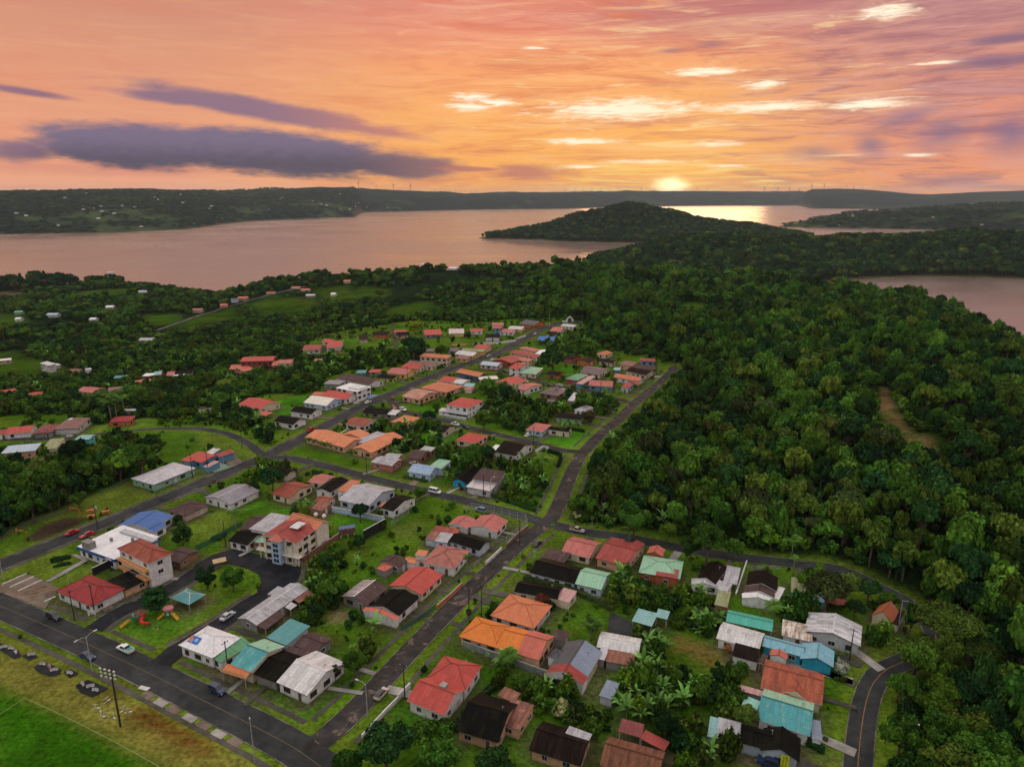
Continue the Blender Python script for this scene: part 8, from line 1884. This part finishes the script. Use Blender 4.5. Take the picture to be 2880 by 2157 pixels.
# ---------------------------------------------------------------- poles, lamps, wires
pole_m = plain('pole_dark', (.045, .038, .034), .9, 0, .3, 3); steel = plain('galvanised_steel', (.45, .46, .48), .5, .3); lamp_g = plain('lamp_cover', (.55, .55, .52), .3); wire_m = plain('wire', (.05, .05, .055), .6)
pm = MB().tube([(0, 0, -.5), (0, 0, 9.2)], [.17, .11], 8).me('shaft', pole_m); am = MB().box(0, 0, 0, .1, 2.0, .12).me('crossarm', pole_m); im = MB().tube([(0, 0, 0), (0, 0, .2)], .06, 6).me('insulator', lamp_g); tm = MB().tube([(0, 0, 0), (0, 0, .9)], .28, 10).me('transformer', steel)
PH = {0: 'at the garden of the dark red hall', 1: 'at the plaza lane corner of the dark red hall', 2: 'before the terracotta awning', 3: 'at the kerb beside the big red house', 4: 'left one of the pair by the bright orange house', 5: 'right one of the pair by the bright orange house', 6: 'carrying a transformer beside the white building', 7: 'at the end of the clinic building', 8: 'on the verge of the green mesh fence', 9: 'beside the mansion retaining wall', 10: 'on the side road before the pale grey roofed house', 11: 'where the branch road begins', 12: 'at the garden corner of the junction', 13: 'before the rose red gabled house', 14: 'at the top street corner grass', 15: 'right of the top of the main street', 16: 'before the tall red-roofed white house', 17: 'before the pink-roofed blue house', 18: 'before the dark-roofed terrace house', 19: 'before the pale pink lower roof', 20: 'outside the corner of the wire fence', 21: 'beside the red cluster on the main street', 22: 'beside the white flowering shrub', 23: 'before the blue-walled shops'}
for i, (x, y, z, tr) in enumerate(POLES):
    o = thing('utility_pole', (x, y, ground(x, y)), nearest_heading(x, y), 'dark utility pole ' + PH[i], 'utility pole', 'utility poles along the streets'); link('shaft', pm, o); link('crossarm', am, o, (0, 0, 8.7))
    for k in (-.85, 0, .85): link('insulator', im, o, (0, k, 8.78))
    if tr: link('transformer', tm, o, (.4, .2, 7.2)); link('transformer', tm, o, (.4, -.5, 7.2))
for i, (x, y, z, h, k, lab) in enumerate(LAMPS):
    dk = 'dark' in lab; o = thing('street_lamp', (x, y, ground(x, y)), nearest_heading(x, y) + math.pi / 2, lab, 'street lamp', 'street lamps'); MB().tube([(0, 0, 0), (0, 0, h)], [.12, .07], 8).put('post', pole_m if dk else steel, o)
    for s in ((1, -1) if k == 'double' else (1,)):
        if k == 'plain': MB().tube([(0, 0, 0), (0, 0, .35)], [.16, .1], 8).put('lamp_head', lamp_g, o, (0, 0, h)); break
        MB().tube([(0, 0, h - .3), (s * .9, 0, h + .25), (s * 2.0, 0, h + .3)], .05, 6).put('arm', pole_m if dk else steel, o); MB().box(0, 0, 0, .8, .3, .16).put('lamp_head', lamp_g, o, (s * 2.3, 0, h + .3))
x, y, z = SPOT['flood']; o = thing('floodlight_pole', (x, y, 0), -.3, 'tall dark floodlight pole with a cluster of pale lamps beside the playing field', 'floodlight'); MB().tube([(0, 0, -.5), (0, 0, 14.5)], [.22, .15], 8).put('shaft', pole_m, o)
for k in range(3): MB().box(0, 0, 0, 4.2, .12, .12).put('crossarm', pole_m, o, (-.6, 0, 12.6 + k * .9), .1)
for k in range(12):
    q = MB().tube([(0, 0, 0), (0, -.3, -.12)], [.18, .34], 10).put('lamp_head', lamp_g, o, (-2.4 + (k % 4) * 1.2, -.15, 12.5 + (k // 4) * .9))
def wire(pts, lab):
    P = []
    for a, b in zip(pts[:-1], pts[1:]):
        a, b = Vector(a), Vector(b)
        for k in range(9):
            t = k / 8; p = a.lerp(b, t); p.z -= 4 * t * (1 - t) * (a - b).length * .022; P.append(p)
    tag(MB().tube(P, .028, 4).put('power_line', wire_m), lab, 'power line', 'overhead wires')
pp_ = lambda i, dz=8.9: (POLES[i][0], POLES[i][1], ground(POLES[i][0], POLES[i][1]) + dz)
wire([pp_(0), pp_(1), pp_(9)], 'wire from the dark red hall corner to the pole at the mansion'); wire([pp_(6), pp_(7), pp_(23)], 'wire strung along the clinic side of the main street'); wire([pp_(3), pp_(4)], 'wire above the central street verge'); wire([pp_(4), pp_(20)], 'wire from the orange house to the fenced house corner'); wire([pp_(10), pp_(19)], 'wire above the side road'); wire([(LAMPS[6][0], LAMPS[6][1], 9.3), (LAMPS[7][0], LAMPS[7][1], 9.3)], 'wire between the two lamps beside the curved road'); wire([pp_(13), pp_(14)], 'wire above the upper main street')

# ---------------------------------------------------------------- walls and fences
def run(name, lab, P, h, t, mat, cat, cap=True):
    L = np.array(P); o0 = L[0].copy(); rt = thing(name, (o0[0], o0[1], ground(*o0)), 0, lab, cat, 'garden walls'); mb = MB(); cp = MB(); base = rt.location[2]
    for a, b in zip(L[:-1], L[1:]):
        d = b - a; n = max(1, int(np.hypot(*d) / 6)); ang = math.atan2(d[1], d[0])
        for k in range(n):
            c = a + d * (k + .5) / n - o0; ln = np.hypot(*d) / n; z = ground(c[0] + o0[0], c[1] + o0[1]) - base; mb.box(c[0], c[1], z + h / 2 - .3, ln, t, h + .6, ang); cp.box(c[0], c[1], z + h + .045, ln - .01, t + .12, .08, ang)
    mb.put('wall_panel', mat, rt); cp.put('coping', trim_w if 'white' in lab or 'pale' in lab or 'black' in lab else RM['concrete'], rt)
for lab, h, t, k, P in WALLS: run('garden_wall', lab, P, h, t, wall_mat(k), 'wall')
fgreen = plain('fence_green', (.03, .10, .07), .6); fpale = plain('fence_pale', (.30, .36, .30), .6)
def mesh_alpha(key, c, dens):
    m, g, b = new_mat(key); g.set(b.inputs['Base Color'], c); uv = g.n.new('ShaderNodeUVMap'); uv.uv_map = 'uv'; s = g.n.new('ShaderNodeSeparateXYZ'); g.l.new(uv.outputs[0], s.inputs[0])
    f = [g.m('LESS_THAN', g.m('FRACT', g.m('MULTIPLY', q, 9.0)), dens) for q in s.outputs[:2]]; al = g.m('MAXIMUM', f[0], f[1]); g.set(b.inputs['Alpha'], al); return m
nets = {'wire': mesh_alpha('fence_wire', (.30, .35, .30), .07), 'green': mesh_alpha('fence_mesh_green', (.02, .085, .06), .5), 'thin': mesh_alpha('fence_mesh_thin', (.12, .14, .12), .12)}
for lab, h, k, P in FENCES:
    L = np.array(P); o0 = L[0].copy(); base = ground(*o0); rt = thing('wire_fence', (o0[0], o0[1], base), 0, lab, 'fence', 'fences'); nv = MB(); rl = MB(); pmat = fpale if k == 'wire' else fgreen; run_ = 0.0; first = True
    pmesh = MB().tube([(0, 0, -.3), (0, 0, h + .05)], .05 if k != 'wire' else .07, 6).me('post', pmat)
    for a, b in zip(L[:-1], L[1:]):
        d = b - a; ln = np.hypot(*d); n = max(1, int(ln / 3.0))
        for j in range(n + 1):
            c = a + d * j / n - o0
            if j < n or (b == L[-1]).all(): link('post', pmesh, rt, (c[0], c[1], ground(c[0] + o0[0], c[1] + o0[1]) - base))
        za, zb = ground(*a) - base, ground(*b) - base; A, B_ = a - o0, b - o0
        nv.add([(A[0], A[1], za + .05), (B_[0], B_[1], zb + .05), (B_[0], B_[1], zb + h), (A[0], A[1], za + h)], [(0, 1, 2, 3)], [[(run_, 0), (run_ + ln, 0), (run_ + ln, h), (run_, h)]]); run_ += ln
        for zz in (h, .1) + ((h * .5,) if k == 'wire' else ()): rl.tube([(A[0], A[1], za + zz), (B_[0], B_[1], zb + zz)], .03, 4)
    nv.put('mesh_panel', nets[k], rt); rl.put('rail', pmat, rt)

# ---------------------------------------------------------------- park, field strip and other small things
conc = plain('bench_concrete', (.42, .40, .40), .8); BL = ['leftmost bench of the first dark pad', 'second bench of the first dark pad', 'third bench of the first dark pad', 'single bench on the second dark pad', 'left bench on the middle dark pad', 'reddish bench in the middle of its dark pad', 'right bench on the middle dark pad', 'single bench on the fourth dark pad', 'left bench of the last dark pad', 'middle bench of the last dark pad', 'right bench of the last dark pad']
mb = MB(); n = 8
for k in range(n):
    a = -.45 + .9 * k / (n - 1); mb.box(2.2 * math.sin(a), 2.2 * math.cos(a) - 2.1, .42, .30, .55, .14, -a)
seat = mb.me('seat', conc); mb = MB()
for k in range(n):
    a = -.45 + .9 * k / (n - 1); mb.box(2.5 * math.sin(a), 2.5 * math.cos(a) - 2.1, .68, .34, .10, .5, -a)
back = mb.me('backrest', conc); bl = MB().box(0, 0, .17, .18, .5, .34).me('leg', conc)
for i, (x, y, z) in enumerate(BENCHES):
    o = thing('concrete_bench', (x, y, ground(x, y) + .02), .3 - .5 * (i % 3), 'curved pale concrete bench, ' + BL[i], 'bench', 'benches on the strip beside the field'); o.scale = (.72, .72, .9)
    st_ = link('seat', seat, o); link('backrest', back, o)
    if i == 5:
        st_.data = seat.copy(); st_.data.materials[0] = plain('bench_red', (.35, .10, .10), .8)
    for s in (-.6, .6): link('leg', bl, o, (s, -.02, 0))
wm = plain('gym_white', (.50, .50, .50), .5); GL = ['farthest left', 'nearest the benches', 'left of the pole', 'below the left one', 'right of the pole', 'at the foot of the pole', 'farthest right']
for i, (x, y, z) in enumerate(GYM):
    o = thing('exercise_machine', (x, y, ground(x, y)), i * 1.1, 'small white outdoor exercise machine, ' + GL[i], 'exercise machine', 'outdoor exercise machines')
    MB().tube([(0, 0, 0), (0, 0, 1.4)], .06, 6).put('post', wm, o); MB().tube([(-.6, 0, 1.25), (.6, 0, 1.25)], .04, 6).put('bar', wm, o); MB().box(.5, 0, .35, .6, .35, .08).put('seat', wm, o); MB().box(-.5, .1, .2, .5, .12, .06).put('pedal', wm, o)
# play structures
def slide(rt, a, b, col, wd=.7):
    V = [Vector(a), Vector(b)]; d = (V[1] - V[0]); n = Vector((-d.y, d.x, 0)).normalized(); mb = MB()
    for s, h in ((0, 0), (-1, .12), (1, .12)):
        for k in range(5):
            p, q = V[0] + d * k / 5, V[0] + d * (k + 1) / 5
            if s == 0: o1, o2 = n * -wd / 2, n * wd / 2
            else: o1, o2 = n * (s * wd / 2 - .06), n * (s * wd / 2 + .06)
            z = h * 2; P = [p + o1, q + o1, q + o2, p + o2]; mb.add([(*v.xy, v.z) for v in P] + [(*v.xy, v.z + .08 + z) for v in P], [(3, 2, 1, 0), (4, 5, 6, 7), (0, 1, 5, 4), (1, 2, 6, 5), (2, 3, 7, 6), (3, 0, 4, 7)])
    return mb.put('slide', col, rt)
yel = plain('plastic_yellow', (.55, .30, .03), .4); redp = plain('plastic_red', (.60, .03, .02), .35); grn = plain('plastic_green', (.03, .17, .12), .5); brn = plain('play_roof_brown', (.16, .06, .05), .7); pnk = plain('play_roof_pink', (.42, .16, .17), .6); lgr = plain('plastic_mint', (.25, .5, .4), .5)
x, y, z = SPOT['playA']; o = thing('play_structure', (x, y, 0), -.1, 'play tower with brown roof, red spiral slide and yellow slide', 'playground set')
MB().box(0, 0, 1.4, 1.8, 1.8, .12).put('platform', brn, o); MB().box(-1.9, 0, 1.1, 1.5, 1.5, .12).put('platform', grn, o)
for sx_ in (-.85, .85):
    for sy in (-.85, .85): MB().tube([(sx_, sy, 0), (sx_, sy, 3.0)], .07, 6).put('post', grn, o); MB().tube([(sx_ - 1.9, sy, 0), (sx_ - 1.9, sy, 2.0)], .07, 6).put('post', grn, o)
V, F, U, S = roof_geo('p', 2.6, 2.6, 3.0, .9); link('roof', mesh_from('roof', V, F, [brn, brn, brn], S, False, U), o)
slide(o, (-2.6, -.6, 1.1), (-4.0, -3.0, .15), yel); sp = [(.9 + 1.0 + .9 * math.cos(t), -.9 + .9 * math.sin(t) - .4, 1.9 - t * .26) for t in [2.6 + k * .45 for k in range(13)]]; sp = [(a, b, max(2.4 - k * .19, .2)) for k, (a, b, c) in enumerate(sp)]; MB().tube(sp, .42, 9).put('slide', redp, o, None, 0, True)
MB().box(.9, 0, 1.9, .08, 1.6, .8).put('side_panel', redp, o); MB().box(-1.9, -.8, 1.6, 1.4, .08, .8).put('side_panel', grn, o); MB().sphere((-1.9, 0, 2.2), .45, 8, 5, (1.2, 1.2, .6)).put('canopy', lgr, o)
x, y, z = SPOT['playB']; o = thing('play_structure', (x, y, 0), .1, 'play tower with pink dome roof and two yellow slides', 'playground set'); MB().box(0, 0, 1.3, 1.6, 1.6, .12).put('platform', grn, o)
for sx_ in (-.75, .75):
    for sy in (-.75, .75): MB().tube([(sx_, sy, 0), (sx_, sy, 2.8)], .07, 6).put('post', grn, o)
MB().sphere((0, 0, 2.7), 1.35, 12, 6, (1.1, 1, .45)).put('roof', pnk, o, None, 0, True); slide(o, (1.0, -.3, 1.35), (2.9, -1.8, .15), yel); slide(o, (-1.0, -.3, 1.35), (-2.6, -1.2, .15), yel)
for s in (-1, 1): MB().box(s * .85, -.3, 1.75, .12, 1.0, .8).put('side_panel', yel, o)
MB().box(0, -.8, 1.5, .7, .08, 1.0).put('side_panel', lgr, o)
x, y, z = SPOT['swing']; o = thing('swing_frame', (x, y, 0), -.2, 'dark metal swing frame on the park lawn', 'swing')
for s in (-1.6, 1.6):
    for t in (-.8, .8): MB().tube([(s, t, 0), (s, 0, 2.2)], .05, 6).put('leg', fgreen, o)
MB().tube([(-1.7, 0, 2.2), (1.7, 0, 2.2)], .05, 6).put('top_bar', fgreen, o)
for s in (-.7, .7):
    q = MB().box(s, 0, .5, .5, .22, .05).put('seat', yel, o); MB().tube([(s - .2, 0, .5), (s - .2, 0, 2.2)], .015, 4).put('chain', steel, q); MB().tube([(s + .2, 0, .5), (s + .2, 0, 2.2)], .015, 4).put('chain', steel, q)
org = plain('paint_orange', (.60, .15, .02), .6)
for key, lab in (('goal1', 'orange hoop frame at the left end of the dirt court'), ('goal2', 'orange hoop frame at the right end of the dirt court')):
    x, y, z = SPOT[key]; o = thing('court_hoop', (x, y, ground(x, y)), .45, lab, 'hoop frame', 'hoop frames of the dirt court'); MB().tube([(0, 0, 0), (0, 0, 2.6), (-1.0, 0, 3.4), (-2.4, 0, 3.7)], .16, 6).put('frame', org, o); MB().box(-2.6, 0, 3.6, .12, 1.6, 1.1).put('backboard', org, o); MB().tube([(-2.9, -.25, 3.2), (-3.2, 0, 3.2), (-2.9, .25, 3.2)], .03, 5).put('rim', org, o)
for key, lab in (('tab1', 'orange picnic table farthest from the street'), ('tab2', 'orange picnic table left of the transformer pole'), ('tab3', 'orange picnic table right of the transformer pole')):
    x, y, z = SPOT[key]; o = thing('picnic_table', (x, y, ground(x, y)), .5, lab, 'picnic table', 'orange picnic tables'); o.scale = (1.3, 1.3, 1.1); MB().box(0, 0, .75, 1.9, .8, .08).put('table_top', org, o)
    for s in (-1, 1): MB().box(0, s * .75, .45, 1.9, .3, .07).put('bench', org, o); MB().box(s * .7, 0, .37, .1, 1.4, .7).put('leg', org, o)
x, y, z = SPOT['container']; o = thing('storage_container', (x, y, 0), .35, 'rusty blue raised container beside the mansion garden', 'container'); mb = MB(); mb.box(0, 0, 2.3, 5.2, 2.4, 1.9)
for k in range(14): mb.box(-2.4 + k * .37, -1.22, 2.3, .12, .06, 1.7)
mb.put('box', plain('container_rust', (.20, .09, .08), .8, 0, .8, 1.5), o); MB().box(0, 0, 3.3, 5.3, 2.5, .1).put('roof', plain('container_blue', (.12, .15, .28), .7, 0, .5, 1.5), o)
for s in (-2.2, 0, 2.2): MB().box(s, -1.0, .6, .18, .18, 1.4).put('leg', trim_w, o); MB().box(s, 1.0, .6, .18, .18, 1.4).put('leg', trim_w, o)
x, y, z = SPOT['chapel']; o = thing('shrine_arch', (x, y, ground(x, y)), 0, 'small white arched shrine at the end of the main street', 'shrine'); mb = MB(); mb.box(-2.6, 0, 1.3, 1.4, 1.2, 2.8).box(2.6, 0, 1.3, 1.4, 1.2, 2.8); mb.put('base', wall_mat('white'), o); MB().tube([(2.2 * math.cos(t), 0, 2.2 + 2.4 * math.sin(t)) for t in [math.pi * k / 12 for k in range(13)]], .55, 8).put('arch', wall_mat('white'), o); MB().box(0, 0, 5.5, .25, .25, 1.4).box(0, 0, 5.7, .9, .25, .25).put('cross', trim_w, o); MB().box(-5, 0, .8, 3, .4, 1.2).put('side_wall', wall_mat('white'), o)
x, y, z = SPOT['parasol']; o = thing('thatch_parasol', (x, y, 0), 0, 'round dusky red parasol roof beside the patchy green roofed house', 'parasol'); n = 10
V = [(0, 0, 3.6)] + [(3.0 * math.cos(2 * math.pi * k / n), 3.0 * math.sin(2 * math.pi * k / n), 2.5) for k in range(n)] + [(0, 0, 3.4)] + [(3.0 * math.cos(2 * math.pi * k / n), 3.0 * math.sin(2 * math.pi * k / n), 2.35) for k in range(n)]
F = [(0, 1 + k, 1 + (k + 1) % n) for k in range(n)] + [(n + 1, n + 2 + (k + 1) % n, n + 2 + k) for k in range(n)] + [(1 + k, n + 2 + k, n + 2 + (k + 1) % n, 1 + (k + 1) % n) for k in range(n)]
link('roof', mesh_from('roof', V, F, [plain('parasol_red', (.27, .07, .07), .8, 0, .4, 1)]), o); MB().tube([(0, 0, 0), (0, 0, 3.45)], .09, 8).put('post', pole_m, o); 
mb = MB(); [mb.tube([(0, 0, 3.62), (3.0 * math.cos(2 * math.pi * k / n), 3.0 * math.sin(2 * math.pi * k / n), 2.52)], .035, 4) for k in range(n)]; mb.put('rib', plain('parasol_rib', (.45, .2, .18), .8), o)
x, y, z = SPOT['mat']; o = thing('park_shelter', (x, y, 0), .5, 'small beige flat-topped shelter at the edge of the plaza', 'shelter'); MB().box(0, 0, 2.4, 3.8, 2.8, .12).put('roof', plain('shelter_beige', (.45, .32, .18), .8), o)
for sx_ in (-1.7, 1.7):
    for sy in (-1.2, 1.2): MB().box(sx_, sy, 1.15, .12, .12, 2.4).put('post', pole_m, o)
x, y, z = SPOT['pool']; o = thing('garden_pool', (x, y, ground(x, y)), nearest_heading(x, y), 'bright blue paved pool beside the modern white house', 'pool'); MB().box(0, 0, .12, 7.5, 5.2, .3).put('deck', RM['concrete'], o); MB().box(0, 0, .26, 6.0, 3.8, .08).put('water_surface', plain('pool_blue', (.06, .32, .58), .1), o)
x, y, z = SPOT['hedgetext']; o = thing('shaped_hedge', (x, y, 0), .42, 'dark clipped hedges in parallel bars on the lawn of the white building', 'hedge')
for k, (ln, off) in enumerate(((4.2, -.6), (5.4, -.4), (5.2, -.2), (3.0, -1.0), (1.0, 0), (1.6, 1.6), (3.2, 1.0), (4.6, .8))):
    if k in (4, 5): L = np.array([(off - ln / 2, -.2 - 3.2 + .9), (off + ln / 2, -3.2 + .7)])
    else: L = np.array([(off - ln / 2, 2.8 - k * .85), (off, 2.8 - k * .85), (off + ln / 2, 2.8 - k * .85)])
    link('hedge_bar', hedge_me(L, .6, .5, 60 + k), o)
x, y, z = SPOT['kiosk']; o = thing('goat_shed', (x, y, ground(x, y)), 0, 'small open timber stand on the brown slope below the branch road', 'timber stand'); MB().box(0, 0, .7, 6.5, 2.5, 1.3).put('pen', plain('timber_pale', (.38, .30, .20), .9), o); mb = MB()
for k in range(5): mb.box(-3.1 + k * 1.55, -1.15, 1.5, .15, .15, 3.0)
mb.put('post', trim_w, o); MB().box(0, .4, 3.0, 6.8, 3.0, .12).put('roof', plain('timber_roof', (.10, .09, .06), .9), o)
x, y, z = SPOT['slab']; tag(MB().box(0, 0, .25, 2.6, 1.1, .14).box(-.9, 0, .1, .2, .9, .3).box(.9, 0, .1, .2, .9, .3).put('stone_slab', plain('slab_white', (.55, .53, .50), .8), None, (x, y, ground(x, y)), -.3), 'white stone slab bench on the verge of the wide street', 'slab bench')
x, y, z = SPOT['gnome']; o = thing('sign_statue', (x, y, 0), .3, 'white figure-like signs at the corner of the dark red hall', 'sign')
for k in range(3): MB().box(k * .7 - .7, 0, 1.2 + .3 * (k % 2), .5, .08, 1.3).put('sign_board', trim_w, o); MB().tube([(k * .7 - .7, 0, 0), (k * .7 - .7, 0, .6)], .05, 6).put('post', steel, o)

# ---------------------------------------------------------------- wind turbines on the far hills
tw = MB().tube([(0, 0, -5), (0, 0, 1.0)], [.05, .03], 8).me('tower', plain('turbine_grey', (.10, .08, .08), .7)); hb = MB().sphere((0, 0, 0), .035, 8, 5, (1, 2, 1)).me('nacelle', MATS['turbine_grey'])
bd = MB(); bd.add([(-.03, 0, 0), (.05, 0, .07), (.03, 0, .34), (0, 0, .62), (-.016, .006, .3)], [(0, 1, 2, 3, 4), (4, 3, 2, 1, 0)]); bdm = bd.me('blade', [MATS['turbine_grey']])
for i, (x, y, h) in enumerate(TURBINES):
    z = ground(x, y); big = h > 50; lab = ('tall wind turbine on the far hill crest, ' if big else 'tiny wind turbine on the far horizon ridge') ; grp = 'small wind turbines on the horizon'
    if big: lab += {0: 'leftmost one', 2: 'third from the left', 3: 'fourth from the left', 13: 'just left of the sun'}.get(i) or '%s of six right of the sun' % ('first', 'second', 'third', 'fourth', 'fifth', 'last')[max(0, min(5, i - 14))]; grp = 'large wind turbines on the far hills'
    if i == 1: lab = 'shorter wind turbine on the far crest, second of the left four'; 
    o = thing('wind_turbine', (x, y, z), -math.atan2(x, y), lab, 'wind turbine', grp); t = link('tower', tw, o); o.scale = (h, h, h)
    link('nacelle', hb, o, (0, 0, 1.0))
    for k in range(3):
        b_ = link('blade', bdm, o, (0, -.03, 1.0)); b_.rotation_euler = (0, k * 2.094 + i * .7, 0)

# ---------------------------------------------------------------- white houses scattered on the far shore
fw = MB().box(0, 0, 1.6, 16, 9, 4).me('wall', wall_mat('white')); V, F, U, S = roof_geo('g', 18, 11, 3.6, 2.4); fr_ = [mesh_from('roof', V, F, [roof_mat(k), roof_mat(k), trim_w], S, False, U) for k in ('white', 'salmon', 'lgrey')]
RH = random.Random(5); made = 0
while made < 70:
    a = math.radians(RH.uniform(-36, 2) if made < 55 else RH.uniform(14, 34)); d = RH.uniform(3400, 7600); x, y = d * math.sin(a), d * math.cos(a); z = ground(x, y)
    if z < LAKE_Z + 6 or z > 110: continue
    o = thing('house', (x, y, z + 3), RH.uniform(0, 3), 'tiny pale house on the far wooded shore across the lake', 'house', 'tiny houses on the far shore'); link('wall', fw, o); link('roof', fr_[made % 3], o); made += 1
# ---------------------------------------------------------------- the evening haze
hz = bpy.data.materials.new('haze'); hz.use_nodes = True; g = NG(hz.node_tree); g.n.clear(); ho = g.n.new('ShaderNodeOutputMaterial'); pv = g.n.new('ShaderNodeVolumePrincipled')
pv.inputs['Color'].default_value = (.70, .80, .96, 1); pv.inputs['Density'].default_value = 2.6e-5; pv.inputs['Anisotropy'].default_value = .25; g.l.new(pv.outputs[0], ho.inputs['Volume'])
tag(MB().box(0, 8000, (235 + LAKE_Z - 6) / 2, 30000, 20000, 235 - LAKE_Z + 6).put('haze', hz), kind='stuff')
